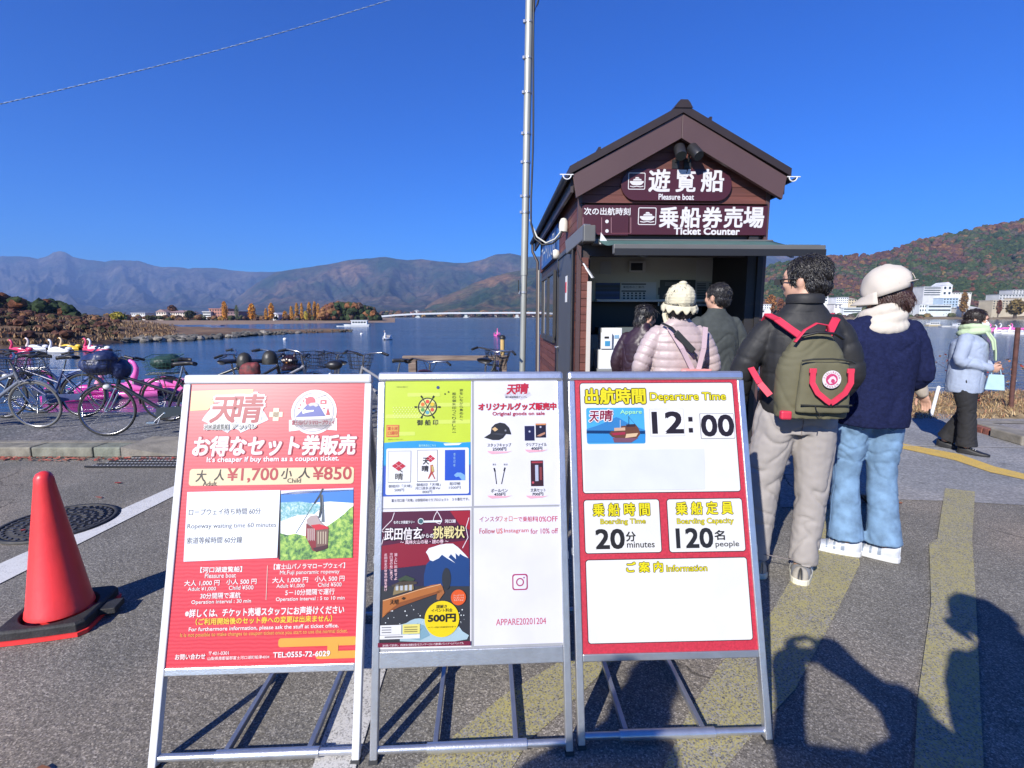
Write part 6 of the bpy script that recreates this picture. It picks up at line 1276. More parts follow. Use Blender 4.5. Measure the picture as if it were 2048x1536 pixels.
def person(loc, rz, label, s=1.0, top=None, bottom=None, arms=None, legs=None, hd=(0, 0, 0), yaw=0, tilt=0, roll=0, voxel=.011, shoes=None, top_voxel=.010, build=1.0, hem=.84, collar=1.47, sleeve=.0, lean=0.0, hand_curl=.6, flare=.0, wide=1.0, top_name='jacket', bottom_name='trousers', top_disp=None, bottom_disp=None, hand_n=None, torso_y=0, waist=.13, vis_hands=False):
    """standing figure 1.70 m tall before scale; faces +Y; arms: (elbow, wrist) left then right"""
    root = empty('person', loc, rz, label, 'person', scale=s)
    sh = [Vector((-.172 * build, -.005 + torso_y, 1.345)), Vector((.172 * build, -.005 + torso_y, 1.345))]
    arms = arms or [((-.245, -.03, 1.10), (-.235, .06, .87)), ((.245, -.03, 1.10), (.235, .06, .87))]
    legs = legs or [((-.10, .0, .47), (-.11, -.02, .07), 0.1), ((.10, .0, .47), (.11, -.02, .07), -.1)]
    H = Vector((hd[0], hd[1] + torso_y, 1.565 + hd[2]))
    mb = MB(); HM = headM(H, yaw, tilt, roll); head(mb, HM)
    mb.tube([(0, -.02 + torso_y, 1.34), (H.x * .5, -.018 + torso_y, 1.43), (H.x, H.y - .015, H.z - .03)], [.062, .054, .052], 14)
    ringtube(mb, [(0, torso_y * .3, .86, .13, .09), (0, torso_y, 1.1, .12, .085), (0, torso_y, 1.3, .15, .085), (0, torso_y, 1.385, .11, .06)])
    for k, (el, wr) in enumerate(arms):
        el, wr = Vector(el), Vector(wr); limb(mb, [sh[k] + Vector((0, 0, -.02)), el, wr], [.038, .036, .027])
        d = (wr - el).normalized(); hn = hand_n[k] if hand_n else (1 if k == 0 else -1, .2, 0)
        hand(mb, wr + d * .012, d, hn, -1 if k == 0 else 1, hand_curl)
    for k, (kn, an, fy) in enumerate(legs): limb(mb, [(.085 * (-1 if k == 0 else 1), 0, .88), kn, an], [.075, .052, .038])
    skin_obj('body', voxel_mesh(mb, .0058 if vis_hands else voxel, 2), SKIN, root)
    # trousers
    mb = MB(); ringtube(mb, [(0, 0, .80, .150 * wide, .105), (0, 0, .87, .168 * wide, .122), (0, .0, .94, .162 * wide, .12), (0, .0, 1.0, .150 * wide, .11)])
    for k, (kn, an, fy) in enumerate(legs):
        sg = -1 if k == 0 else 1; kn, an = Vector(kn), Vector(an)
        P_ = [(.082 * sg * wide, -.005, .87), (.5 * (.085 * sg * wide + kn.x), .5 * kn.y, .68), tuple(kn), tuple(kn.lerp(an, .55)), tuple(kn.lerp(an, .95))]
        limb(mb, P_, [.098 * wide, .090 * wide, .074 * wide, .068 * wide + flare * .4, .066 * wide + flare], 18, False)
    me = voxel_mesh(mb, top_voxel, 3); displace(me, bottom_disp or fold_fn(rnd.uniform(0, 50), .010, 6, 13, ((.84, .09), (.48, .10), (.12, .09)))); skin_obj(bottom_name, me, bottom, root)
    # top
    mb = MB(); b = build; ty = torso_y
    rings = [(0, ty * .3, hem, .178 * b, waist), (0, ty * .3, hem + .06, .186 * b, waist + .004), (0, ty * .6, 1.04, .183 * b, waist), (0, ty, 1.18, .192 * b, waist + .003), (0, ty, 1.29, .190 * b, waist - .004), (0, ty, 1.35, .172 * b, .100), (0, ty - .005, 1.405, .118 * b, .082), (0, ty - .006, 1.44, .078, .074), (0, ty - .004, collar, .070, .068)]
    ringtube(mb, rings, 26)
    ax2 = []
    for k, (el, wr) in enumerate(arms):
        el, wr = Vector(el), Vector(wr); w2 = el.lerp(wr, 1.02); limb(mb, [sh[k] + Vector((.02 * (1 if k == 0 else -1), 0, -.01)), sh[k].lerp(el, .5) + Vector((0, -.005, 0)), el, el.lerp(wr, .5), w2], [.066 * b, .068, .061, .056, .046 + sleeve]); ax2 += [(sh[k], el), (el, wr)]
    me = voxel_mesh(mb, top_voxel, 3)
    if top_disp == 'quilt': displace(me, quilt_fn(rnd.uniform(0, 50), ax2, .100, .0065))
    elif top_disp == 'quilt_fine': displace(me, quilt_fn(rnd.uniform(0, 50), ax2, .058, .0095))
    else: displace(me, top_disp or fold_fn(rnd.uniform(0, 50), .009, 6, 8, ((1.08, .12),)))
    skin_obj(top_name, me, top, root)
    if shoes:
        for k, (kn, an, fy) in enumerate(legs): shoe(root, an[0], an[1], fy, shoes[0], shoes[1], accents=shoes[2] if len(shoes) > 2 else None)
    root_M = HM
    return root, HM
def hair_obj(root, HM, m, shape='short', n=520, L=.05, seed=1, name='hair', zmax=9):
    HI = HM.inverted(); rr = random.Random(seed); mb = MB(); A = lambda c: HM @ Vector(c); R3 = HM.to_3x3()
    if shape == 'short': mb.ell(A((0, -.020, .034)), (.087, .100, .088), R3); mb.ell(A((0, -.052, -.022)), (.077, .062, .066), R3)
    elif shape == 'bob': mb.ell(A((0, -.020, .032)), (.092, .104, .092), R3); mb.ell(A((0, -.045, -.045)), (.092, .078, .085), R3); mb.ell(A((-.066, -.005, -.05)), (.028, .058, .07), R3); mb.ell(A((.066, -.005, -.05)), (.028, .058, .07), R3)
    elif shape == 'bun': mb.ell(A((0, -.020, .032)), (.090, .103, .090), R3); mb.ell(A((0, -.060, -.05)), (.066, .060, .10), R3)
    me = voxel_mesh(mb, .008, 2); k = rr.uniform(0, 50)
    displace(me, lambda c, nn: .007 * noise.noise(Vector((c[0] * 30 + k, c[1] * 30, c[2] * 12))) + .004 * noise.noise(Vector((c[0] * 90, c[1] * 90, c[2] * 20))))
    vs = [tuple(v.co) for v in me.vertices]; nr = [v.normal.copy() for v in me.vertices]; out = MB(); out.add(vs, [tuple(p.vertices) for p in me.polygons], 0, True)
    cen = A((0, -.02, .0)); up = R3 @ Vector((0, 0, 1)); bk = R3 @ Vector((0, -1, 0))
    for _ in range(n):
        i = rr.randrange(len(vs)); p = Vector(vs[i]); q = nr[i]
        if (HI @ p).z > zmax: continue
        dn = (-up * .9 + bk * .25 + Vector((rr.gauss(0, .28), rr.gauss(0, .28), rr.gauss(0, .2)))); dn = (dn - q * dn.dot(q)); 
        if dn.length < .05: continue
        dn.normalize(); l = L * rr.uniform(.5, 1.3); w = rr.uniform(.0015, .0034)
        out.tube([p - q * .002, p + dn * l * .35 + q * .004, p + dn * l * .7 + q * .004, p + dn * l + q * rr.uniform(-.006, .003)], [w, w * .9, w * .6, .0006], 4, caps=False)
    bpy.data.meshes.remove(me); return out.obj(name, m, root)
def eyes(root, HM):
    for k in (-1, 1):
        m = MB(); m.ell(HM @ Vector((k * .030, .082, .002)), (.013, .010, .008), HM.to_3x3(), 12, 8); e = m.obj('eye', mat('eye_white', (.7, .68, .65), rough=.2), root)
        m = MB(); m.ell(HM @ Vector((k * .030, .0905, .002)), (.006, .003, .006), HM.to_3x3(), 10, 6); m.obj('iris', mat('iris_dark', (.02, .012, .01), rough=.1), e)
        m = MB(); m.tube([HM @ Vector((k * .014, .092, .024)), HM @ Vector((k * .03, .094, .029)), HM @ Vector((k * .046, .086, .024))], [.003, .004, .002], 6); m.obj('eyebrow', HAIRB, root)
    m = MB(); m.ell(HM @ Vector((0, .094, -.062)), (.022, .006, .006), HM.to_3x3(), 12, 8); m.obj('lips', mat('lips', (.40, .14, .12), rough=.4), root)
from mathutils.bvhtree import BVHTree
def wrap(root, part, strips, m, name='seam', w=.004, off=.0022, frm=(0, -1, 0)):
    """strips: polylines in local x, z seen along frm; laid onto the cloth as thin ribbons"""
    o = [k for k in COL.objects if k.parent == root and k.name.split('.')[0] == part][-1]; me = o.data
    bv = BVHTree.FromPolygons([v.co.copy() for v in me.vertices], [tuple(p.vertices) for p in me.polygons]); d = Vector(frm); mb = MB()
    for st in strips:
        P = []
        for (a, b), (c, e) in zip(st, st[1:]):
            for t in np.linspace(0, 1, 9)[:-1]: P.append((a + (c - a) * t, b + (e - b) * t))
        P.append(st[-1]); Q = []
        for a, b in P:
            src = Vector((a, 0, b)) + d * .6 if abs(d.y) > .5 else Vector((0, a, b)) + d * .6
            h = bv.ray_cast(src, -d); 
            if h[0] is not None: Q.append(h[0] + h[1] * off)
        if len(Q) > 2: mb.tube(Q, w, 5)
    return mb.obj(name, m, o)
def tag_last(root, name):
    return [o for o in COL.objects if o.parent == root and o.name.split('.')[0] == name][-1]
PUF = mat('puffer_black', (.020, .020, .021), rough=.62, spec=.35, bump=.25, bscale=45, bdist=.006)
GREYT = mat('trousers_taupe', (.305, .28, .265), rough=.85, var=.05, vscale=9, bump=.18, bscale=500, bdist=.002)
SH_G = (mat('shoe_beige', (.36, .33, .28), rough=.7, var=.15, vscale=20), mat('sole_cream', (.62, .58, .45), rough=.6))
# 1 the man with the olive backpack
man, HM = person((1.465, 2.54, 0), R(-12), 'man in black quilted jacket and taupe trousers wearing an olive backpack', s=1.012, top=PUF, bottom=GREYT, top_disp='quilt', build=.94, hem=.90, collar=1.485, wide=1.06,
    legs=[((-.125, .02, .47), (-.13, .03, .075), .12), ((.105, .0, .47), (.085, .0, .075), -.35)], arms=[((-.262, .0, 1.11), (-.262, .11, .90)), ((.232, -.01, 1.10), (.19, .14, .90))], yaw=R(55), hd=(.005, .03, -.005), waist=.145, top_voxel=.008, bottom_disp=fold_fn(3.3, .011, 5, 9, ((.84, .10), (.50, .12), (.14, .12))),
    shoes=(SH_G[0], SH_G[1], [(.30, .42, mat('shoe_white', (.6, .6, .58), rough=.6)), (.06, .2, mat('shoe_grey', (.3, .3, .3), rough=.6))]))
wrap(man, 'trousers', [[(-.11, .93), (-.03, .93), (-.03, .925), (-.11, .925)], [(.04, .93), (.12, .93), (.12, .925), (.04, .925)], [(0, .97), (0, .80)]], mat('trouser_seam', (.20, .17, .165), rough=.9), w=.0022)
wrap(man, 'trousers', [[(.0, .95), (.0, .6), (-.01, .3), (-.04, .12)]], MATS['trouser_seam'], w=.0022, frm=(-1, 0, 0))
hair_obj(man, HM, HAIRB, 'short', 2600, .034, 4)
m = MB(); m.tube([HM @ Vector((k, .070 - abs(k) * .4, .002)) for k in (-.078, -.06)] , .004, 6); m.tube([HM @ Vector((-.079, -.01, .005)), HM @ Vector((-.079, .05, .004)), HM @ Vector((-.07, .085, .003)), HM @ Vector((-.03, .105, .003))], .0035, 6); m.cbox(HM @ Vector((-.045, .103, -.006)), (.045, .004, .03)); m.obj('glasses', BLK, man)
m = MB(); m.lathe([(.084, 0), (.086, .02), (.080, .042), (.072, .046)], 28, (0, -.012, 1.445)); m.obj('collar', PUF, man)
# his backpack
OLV = mat('olive_canvas', (.108, .100, .056), rough=.8, var=.10, vscale=8, bump=.25, bscale=300, bdist=.002)
OLD_ = mat('olive_dark', (.085, .088, .048), rough=.7)
RDS = mat('strap_red', (.56, .030, .065), rough=.55, var=.08, vscale=20, bump=.2, bscale=300, bdist=.001)
bp = empty('backpack', (1.435, 2.375, 1.12), R(-4), 'olive green backpack with red straps and round fox patch on the man\'s back', 'backpack')
mb = MB(); hw_, hh_ = .158, .20
def bagring(z):
    t = (z + hh_) / (2 * hh_); w = hw_ * (1.03 if t < .1 else 1.06 - .05 * t if t < .55 else 1.03 - .62 * ((t - .55) / .45) ** 1.7); d = .082 * (1.02 if t < .5 else 1 - .45 * ((t - .5) / .5) ** 1.6); return w, d
ringtube(mb, [(0, .01 * ((z + hh_) / .4), z, *bagring(z)) for z in np.linspace(-hh_, hh_, 14)], 28)
me = voxel_mesh(mb, .008, 3); displace(me, fold_fn(8.8, .0075, 7, 9, ((.10, .06), (-.16, .05)))); skin_obj('main_bag', me, OLV, bp)
mb = MB(); ringtube(mb, [(.012, -.088 + .01 * t, -.165 + .235 * t, .122 * (1 - .12 * t), .030) for t in np.linspace(0, 1, 8)], 24); me = voxel_mesh(mb, .007, 2); displace(me, fold_fn(2.8, .004, 9, 9)); skin_obj('front_pocket', me, OLV, bp)
m = MB(); m.tube([(-.108, -.116, .078), (-.06, -.121, .086), (.02, -.122, .088), (.10, -.118, .080), (.134, -.10, .066)], .0042, 6); m.obj('zip', mat('zip_dark', (.03, .03, .022), rough=.5), bp); m = MB(); m.tube([(-.10, -.119, -.125), (.02, -.125, -.128), (.125, -.117, -.125)], .0038, 6); m.obj('zip', mat('zip_dark', (.03, .03, .022), rough=.5), bp)
for sx in (-1, 1):
    m = MB(); pl_ = [Vector((.02 + sx * .082, -.128, .038)), Vector((.02 + sx * .084, -.131, -.02)), Vector((.02 + sx * .060, -.136, -.065)), Vector((.02 + sx * .018, -.139, -.100))]
    for a, b in zip(pl_, pl_[1:]): m.bar(a, b + (b - a) * .08, .024, .006, up=(0, -1, 0))
    m.bar(pl_[-1], Vector((.02, -.140, -.112)), .024, .006, up=(0, -1, 0)); m.obj('handle_strap', RDS, bp)
    m = MB(); m.cbox((.02 + sx * .082, -.126, .034), (.032, .010, .022)); m.obj('strap_anchor', RDS, bp, bevel=.003)
m = MB(); m.tube([(-.12, -.06, .16), (-.075, -.05, .215), (-.02, -.04, .246), (.03, -.035, .238), (.045, -.03, .205)], [(.011, .004)] * 5, 8); m.obj('top_handle', RDS, bp)
m = MB(); m.tube([(-.09, -.05, .185), (-.03, -.075, .205), (.05, -.07, .20), (.10, -.05, .175)], [(.010, .006)] * 4, 8); m.obj('top_seam', BLK, bp)
BPm = MW['backpack']; 
PPl = Plane(BPm @ Vector((.022, -.1265, -.005)), BPm.to_3x3() @ Vector((1, 0, 0)), BPm.to_3x3() @ Vector((0, .02, 1)))
Fl = Flats(PPl, .001, .5); n_ = 36
def ldisc(r, c, lay, cx=0, cy=0, ri=0):
    Fl.uvpoly([(cx + r * math.cos(2 * math.pi * i / n_), cy + r * math.sin(2 * math.pi * i / n_)) for i in range(n_)], c, lay)
ldisc(.041, '#f2ecee', 0); ldisc(.026, '#d9477c', 1)
Fl.uvpoly([(-.018, -.004), (-.006, .012), (.006, .016), (.016, .008), (.020, -.004), (.012, -.014), (.014, -.004), (.006, .003), (-.002, .001), (-.004, -.010), (.004, -.018), (-.008, -.020), (-.014, -.012)], '#f4dfe6', 2)
def arc_text(word, r, a0, a1, h, flip, c):
    for i, ch in enumerate(word):
        a = a0 + (a1 - a0) * i / (len(word) - 1); gv, gf = glyphs(ch, 0); X = [p[0] for p in gv]; Y = [p[1] for p in gv]; cx, cy = (min(X) + max(X)) / 2, .36; k = h / .72; ro = (a - math.pi / 2) if not flip else (a + math.pi / 2)
        pts = [PPl.P(r * math.cos(a) + k * ((p[0] - cx) * math.cos(ro) - (p[1] - cy) * math.sin(ro)), r * math.sin(a) + k * ((p[0] - cx) * math.sin(ro) + (p[1] - cy) * math.cos(ro)), Fl.b + 2 * Fl.STEP) for p in gv]; Fl.mb.add(pts, gf, Fl.idx(c))
arc_text('FJÄLLRÄVEN', .0335, R(165), R(15), .0085, False, '#c23a66'); arc_text('KÅNKEN', .0335, R(222), R(318), .0085, True, '#c23a66'); Fl.done('round_patch', bp)
for sx in (-1, 1):
    m = MB(); top_ = Vector((sx * .150 - .01, .12, .275)); lo = Vector((sx * .05 - .01, -.02, .175)); pts = [top_ + Vector((0, .10, -.06)), top_ + Vector((0, .03, .012)), top_ + Vector((-sx * .012, -.045, -.01)), top_.lerp(lo, .6) + Vector((0, -.012, 0)), lo]
    for a, b in zip(pts, pts[1:]): m.bar(a, b + (b - a).normalized() * .006, .036, .006, up=(0, -1, .6))
    m.obj('shoulder_strap', RDS, bp)
m = MB(); pts = [Vector((-.235, .13, .02)), Vector((-.215, .06, -.05)), Vector((-.175, .03, -.105))]
for a, b in zip(pts, pts[1:]): m.bar(a, b, .030, .006, up=(0, -1, 0))
m.obj('lower_strap', RDS, bp)
m = MB(); m.cbox((-.135, -.055, -.185), (.05, .03, .042)); m.obj('corner_tab', RDS, bp, bevel=.008)
m = MB(); m.tube([(-.04, -.128, -.128), (-.035, -.131, -.15), (-.02, -.131, -.165), (-.022, -.13, -.18)], .0025, 6); m.obj('zip_cord', BLK, bp)
# 2 the woman in the navy jumper
KNIT = mat('knit_navy', (.010, .014, .050), rough=.92, spec=.15, bump=.6, bscale=140, bdist=.006, var=.2, vscale=60)
DEN = mat('denim_light', (.135, .23, .355), rough=.9, var=.28, vscale=14, detail=8, bump=.3, bscale=350, bdist=.002)
WSH = (mat('trainer_white', (.46, .48, .52), rough=.6, var=.12, vscale=25), mat('sole_white', (.55, .55, .54), rough=.5), [(.30, .36, mat('trainer_silver', (.20, .24, .30), rough=.4)), (.46, .50, mat('trainer_silver', (.20, .24, .30), rough=.4)), (.60, .63, mat('trainer_silver', (.20, .24, .30), rough=.4))])
wom, HM = person((2.06, 2.83, 0), R(-8), 'woman in navy knitted jumper, pale jeans, cream scarf and beige cap', s=.985, top=KNIT, bottom=DEN, build=1.06, hem=.80, collar=1.43, flare=.030, wide=1.0, bottom_name='jeans', top_name='jumper', waist=.165,
    legs=[((-.085, .03, .47), (-.075, -.02, .072), 1.15), ((.095, -.01, .47), (.115, -.06, .072), .95)], arms=[((-.25, .04, 1.10), (-.17, .22, 1.02)), ((.245, -.02, 1.08), (.20, .16, .97))], yaw=R(58), hd=(.035, .02, -.015), tilt=R(-4), roll=R(0), top_voxel=.009,
    top_disp=fold_fn(12, .014, 4, 4, ((1.05, .2),)), bottom_disp=fold_fn(6.1, .0085, 6, 11, ((.80, .10), (.60, .12), (.45, .10))), shoes=WSH)
SEAM = mat('denim_seam', (.26, .36, .48), rough=.9)
wrap(wom, 'jeans', [[(-.125, .90), (-.03, .90), (-.035, .80), (-.075, .775), (-.12, .80), (-.125, .90)], [(.03, .90), (.125, .90), (.12, .80), (.075, .775), (.035, .80), (.03, .90)], [(0, .98), (0, .80)], [(-.15, .93), (.15, .93)]], SEAM, w=.0022)
for sg in (-1, 1): wrap(wom, 'jeans', [[(.0, .95), (.0, .6), (.01, .3), (-.01, .14)]], mat('denim_seam_dark', (.09, .16, .27), rough=.9), w=.003, frm=(sg, 0, 0))
hair_obj(wom, HM, HAIRR, 'bob', 2600, .05, 9, zmax=.0)
CAPM = mat('cap_beige', (.50, .45, .39), rough=.85, bump=.2, bscale=300, bdist=.001, var=.04, vscale=10)
def cap(root, HM, m, s=1.0):
    mb = MB(); vs = []; n = 32; K = 10
    for i in range(K + 1):
        th = R(102) * i / K
        for j in range(n):
            a = 2 * math.pi * j / n; r = math.sin(th) ** .92 - (.05 if th > math.pi / 2 else 0); z = .132 * math.cos(th)
            vs.append(HM @ Vector((.108 * s * r * math.cos(a), (-.012 + .126 * r * math.sin(a)) * s, (.025 + z) * s)) + Vector((1, 1, 1)) * .013 * noise.noise(Vector((math.cos(a) * 1.6, math.sin(a) * 1.6, th * 2))))
    fs = [(i * n + j, i * n + (j + 1) % n, (i + 1) * n + (j + 1) % n, (i + 1) * n + j) for i in range(K) for j in range(n) if not (i > 5 and abs(((j / n) * 360) - 270) < 40 - (9 - i) * 8)]
    mb.add(vs, fs, 0, True); c = mb.obj('cap', m, root); so = c.modifiers.new('s', 'SOLIDIFY'); so.thickness = .004
    mb = MB(); vs = []; n2 = 15
    for i in range(7):
        for j in range(n2):
            a = R(22 + 136 * j / (n2 - 1)); r = 1 + .62 * (i / 6) * (math.sin(a) ** 1.1 * .9 + .02); vs.append(HM @ Vector((.106 * s * math.cos(a) * (1 + .02 * i), (-.012 + .122 * math.sin(a) * r) * s, (.022 - .030 * (i / 6) - .045 * (math.cos(a) ** 2) * (i / 6)) * s)))
    mb.add(vs, [(i * n2 + j, i * n2 + j + 1, (i + 1) * n2 + j + 1, (i + 1) * n2 + j) for i in range(6) for j in range(n2 - 1)], 0, True); b = mb.obj('peak', m, c); so = b.modifiers.new('s', 'SOLIDIFY'); so.thickness = .004
    mb = MB()
    for q in range(6):
        a = math.pi / 6 + q * math.pi / 3; pts = [HM @ Vector((.1085 * s * math.sin(t) ** .92 * math.cos(a), (-.012 + .1265 * math.sin(t) ** .92 * math.sin(a)) * s, (.0255 + .132 * math.cos(t)) * s)) + Vector((1, 1, 1)) * .013 * noise.noise(Vector((math.cos(a) * 1.6, math.sin(a) * 1.6, t * 2))) for t in np.linspace(.05, 1.5, 10)]; mb.tube(pts, .0018, 5)
    mb.obj('seam', m, c)
    mb = MB(); mb.ell(HM @ Vector((0, -.012, .157 * s)), (.007, .007, .004), None, 8, 6); mb.obj('button', m, c)
    pts = [HM @ Vector((.062 * s * math.cos(R(a)), (-.055 + .062 * math.sin(R(a))) * s - .03, .028 * s)) for a in range(180, 361, 20)]; mb = MB(); mb.tube(pts, [(.008, .003)] * len(pts), 6); mb.obj('cap_strap', m, c)
    return c
HMc = HM @ Matrix.Rotation(R(-15), 4, 'X') @ Matrix.Translation((0, 0, -.006))
cap(wom, HMc, CAPM, 1.0)
def scarf(root, c, m, rx, ry, r, k=3, h=.1, tilt=0, seed=2):
    mb = MB(); rr = random.Random(seed)
    for i in range(k):
        z = c[2] + h * (i / max(1, k - 1) - .5) * .8; q = 1 - .13 * i; pts = []
        for j in range(22): a = 2 * math.pi * j / 22; pts.append((c[0] + rx * q * math.cos(a), c[1] + ry * q * math.sin(a), z + .02 * math.sin(a + i * 1.3) + tilt * math.cos(a)))
        mb.tube(pts, [r * (1 + .12 * rr.uniform(-1, 1)) for _ in pts], 12, closed=True)
    me = voxel_mesh(mb, .008, 2); displace(me, fold_fn(rr.uniform(0, 9), .006, 14, 22)); return skin_obj('scarf', me, m, root)
SCF = mat('scarf_cream', (.53, .48, .41), rough=.95, bump=.35, bscale=200, bdist=.003)
scarf(wom, (.01, .005, 1.405), SCF, .104, .100, .038, 3, .085, .010)
# 3 the person hidden behind her, one hand showing
hid, HM = person((2.62, 3.62, 0), R(-10), 'person in beige coat mostly hidden behind the woman in navy, one hand showing', s=.90, top=mat('coat_beige', (.42, .36, .29), rough=.8, var=.06, vscale=8), bottom=mat('trousers_dark', (.03, .03, .035), rough=.8), arms=[((-.235, 0, 1.1), (-.2, .1, .9)), ((.30, .0, 1.13), (.40, .04, .945))], shoes=(BLK, BLK), hd=(0, 0, 0), vis_hands=True, build=.88, hand_n=[(1, .2, 0), (-.8, -.6, 0)], hand_curl=.45)
hair_obj(hid, HM, HAIRB, 'bun', 200, .05, 5)
# 4 the woman in the cream bucket hat
PINKQ = mat('puffer_pink_grey', (.42, .335, .33), rough=.45, var=.04, vscale=9, bump=.2, bscale=40, bdist=.005)
w3, HM = person((1.14, 3.46, 0), R(3), 'woman in pinkish grey quilted jacket and cream frilled hat with crossed straps', s=.955, top=PINKQ, bottom=mat('trousers_black', (.02, .02, .022), rough=.8), top_disp='quilt_fine', build=1.02, hem=.85, collar=1.50, yaw=R(4), shoes=SH_G, top_voxel=.008,
    arms=[((-.265, -.01, 1.11), (-.22, .14, .95)), ((.265, -.01, 1.10), (.22, .14, .93))])
hair_obj(w3, HM, HAIRB, 'bob', 300, .05, 12)
HAT = mat('hat_cream', (.58, .53, .38), rough=.9, bump=.6, bscale=70, bdist=.006)
mb = MB(); HMh = HM @ Matrix.Rotation(R(10), 4, 'X'); mb.ell(HMh @ Vector((0, -.018, .030)), (.104, .118, .108), HMh.to_3x3()); me = voxel_mesh(mb, .008, 2); displace(me, lambda c, n: .004 * noise.noise(Vector((c[0] * 30, c[1] * 30, c[2] * 30))) + .0015 * math.sin(c[2] * 300)); hatc = skin_obj('hat', me, HAT, w3)
mb = MB(); vs = []; n = 90; K = 4
for i in range(K):
    for j in range(n):
        a = 2 * math.pi * j / n; r = 1 + .13 * i / (K - 1) + .04 * math.sin(a * 11) * i / (K - 1); vs.append(HMh @ Vector((.106 * r * math.cos(a), -.018 + .120 * r * math.sin(a), -.012 - .014 * i + .014 * math.sin(a * 13 + 1) * i / (K - 1))))
mb.add(vs, [(i * n + j, i * n + (j + 1) % n, (i + 1) * n + (j + 1) % n, (i + 1) * n + j) for i in range(K - 1) for j in range(n)], 0, True); o = mb.obj('brim', HAT, hatc); so = o.modifiers.new('s', 'SOLIDIFY'); so.thickness = .006
for zc_ in (.135,):
    m = MB(); m.ell(HMh @ Vector((0, -.03, zc_)), (.03, .03, .018), None, 12, 8); m.obj('hat_bow', HAT, hatc)
m = MB(); m.tube([HM @ Vector((-.085, .0, -.03)), HM @ Vector((-.10, .0, -.09)), HM @ Vector((-.085, -.01, -.15))], [(.022, .01)] * 3, 8); m.obj('ear_flap', HAT, hatc)
sm = MW[w3.name]
pk = empty('small_backpack', tuple(sm @ Vector((.055, -.20, .985))), R(3), 'small salmon pink backpack worn by the woman in the cream hat', 'backpack')
SAL = mat('salmon', (.70, .28, .26), rough=.7, var=.06, vscale=12, bump=.2, bscale=200, bdist=.002)
mb = MB(); ringtube(mb, [(0, 0, z, .105 * q, .055) for z, q in ((-.14, .95), (-.10, 1.04), (0, 1.02), (.08, .95), (.115, .8))], 22); me = voxel_mesh(mb, .007, 2); displace(me, fold_fn(4, .006, 9, 9)); skin_obj('bag_body', me, SAL, pk)
m = MB(); m.prism([(-.085, .12), (.085, .12), (.070, .03), (.0, -.01), (-.070, .03)], .008, Matrix(((1, 0, 0, 0), (0, 0, 1, -.066), (0, 1, 0, 0), (0, 0, 0, 1)))); m.obj('flap', SAL, pk, bevel=.003)
m = MB(); m.tube([(-.05, -.062, -.03), (0, -.07, .0), (.055, -.062, -.03), (.0, -.068, -.05), (-.05, -.062, -.03)], .006, 8); m.obj('drawcord', mat('salmon_dark', (.42, .13, .12), rough=.7), pk)
MAUVE = mat('strap_mauve', (.45, .33, .36), rough=.7)
for sx in (-1, 1):
    m = MB(); a = Vector((sx * .125 - .03, .085, .385)); b = Vector((sx * .02, -.01, .11)); pts = [a + Vector((0, .08, 0)), a, a.lerp(b, .5) + Vector((0, -.028, 0)), b]
    for p, q in zip(pts, pts[1:]): m.bar(p, q, .032, .006, up=(0, -1, .4))
    m.obj('strap', MAUVE, pk)
cs = empty('camera_strap', tuple(sm @ Vector((0, -.15, 1.25))), R(3), 'padded black camera strap across the back of the pink grey jacket', 'strap')
m = MB(); pts = [Vector((-.14, .07, .16)), Vector((-.10, -.01, .13)), Vector((-.075, -.02, .10))]
for p, q in zip(pts, pts[1:]): m.bar(p, q, .016, .004, up=(0, -1, .4))
m.tube([(.04, -.035, -.02), (.075, -.035, -.09), (.10, -.03, -.2)], .005, 6); m.obj('webbing', BLK, cs)
m = MB(); m.bar((-.078, -.022, .102), (.045, -.035, -.025), .042, .012, up=(0, -1, .1)); m.obj('pad', mat('pad_black', (.02, .022, .022), rough=.6), cs, bevel=.005)
# 5 the man in the grey jacket at the counter
GJ = mat('jacket_grey', (.045, .052, .050), rough=.9, var=.12, vscale=30, bump=.3, bscale=250, bdist=.002)
g5, HM = person((1.75, 4.33, 0), R(8), 'man in dark grey jacket standing at the counter under the awning', s=.995, top=GJ, bottom=mat('trousers_black', (.02, .02, .022), rough=.8), build=1.06, hem=.86, collar=1.475, yaw=R(28), shoes=(BLK, BLK), top_disp=fold_fn(9, .011, 5, 7, ((1.0, .1), (1.2, .1))))
hair_obj(g5, HM, HAIRB, 'short', 900, .03, 21)
# 6 the woman in the dark plum coat
PLUM = mat('coat_plum', (.030, .014, .022), rough=.45, var=.1, vscale=10, bump=.2, bscale=40, bdist=.004)
w6, HM = person((1.145, 4.42, 0), R(-35), 'woman in dark plum coat leaning to the payment machine at the counter', s=.90, top=PLUM, bottom=mat('trousers_black', (.02, .02, .022), rough=.8), build=1.0, hem=.80, collar=1.49, yaw=R(-28), tilt=R(-16), hd=(.02, .05, -.02), shoes=(BLK, BLK), top_disp=fold_fn(5, .012, 5, 6, ((1.1, .15),)))
hair_obj(w6, HM, HAIRB, 'bun', 500, .06, 31)
m = MB(); m.tube([HM @ Vector((-.03, -.085, .085)), HM @ Vector((.03, -.085, .085))], .010, 8); m.obj('hair_clip', mat('clip_cream', (.65, .6, .5), rough=.4), w6)
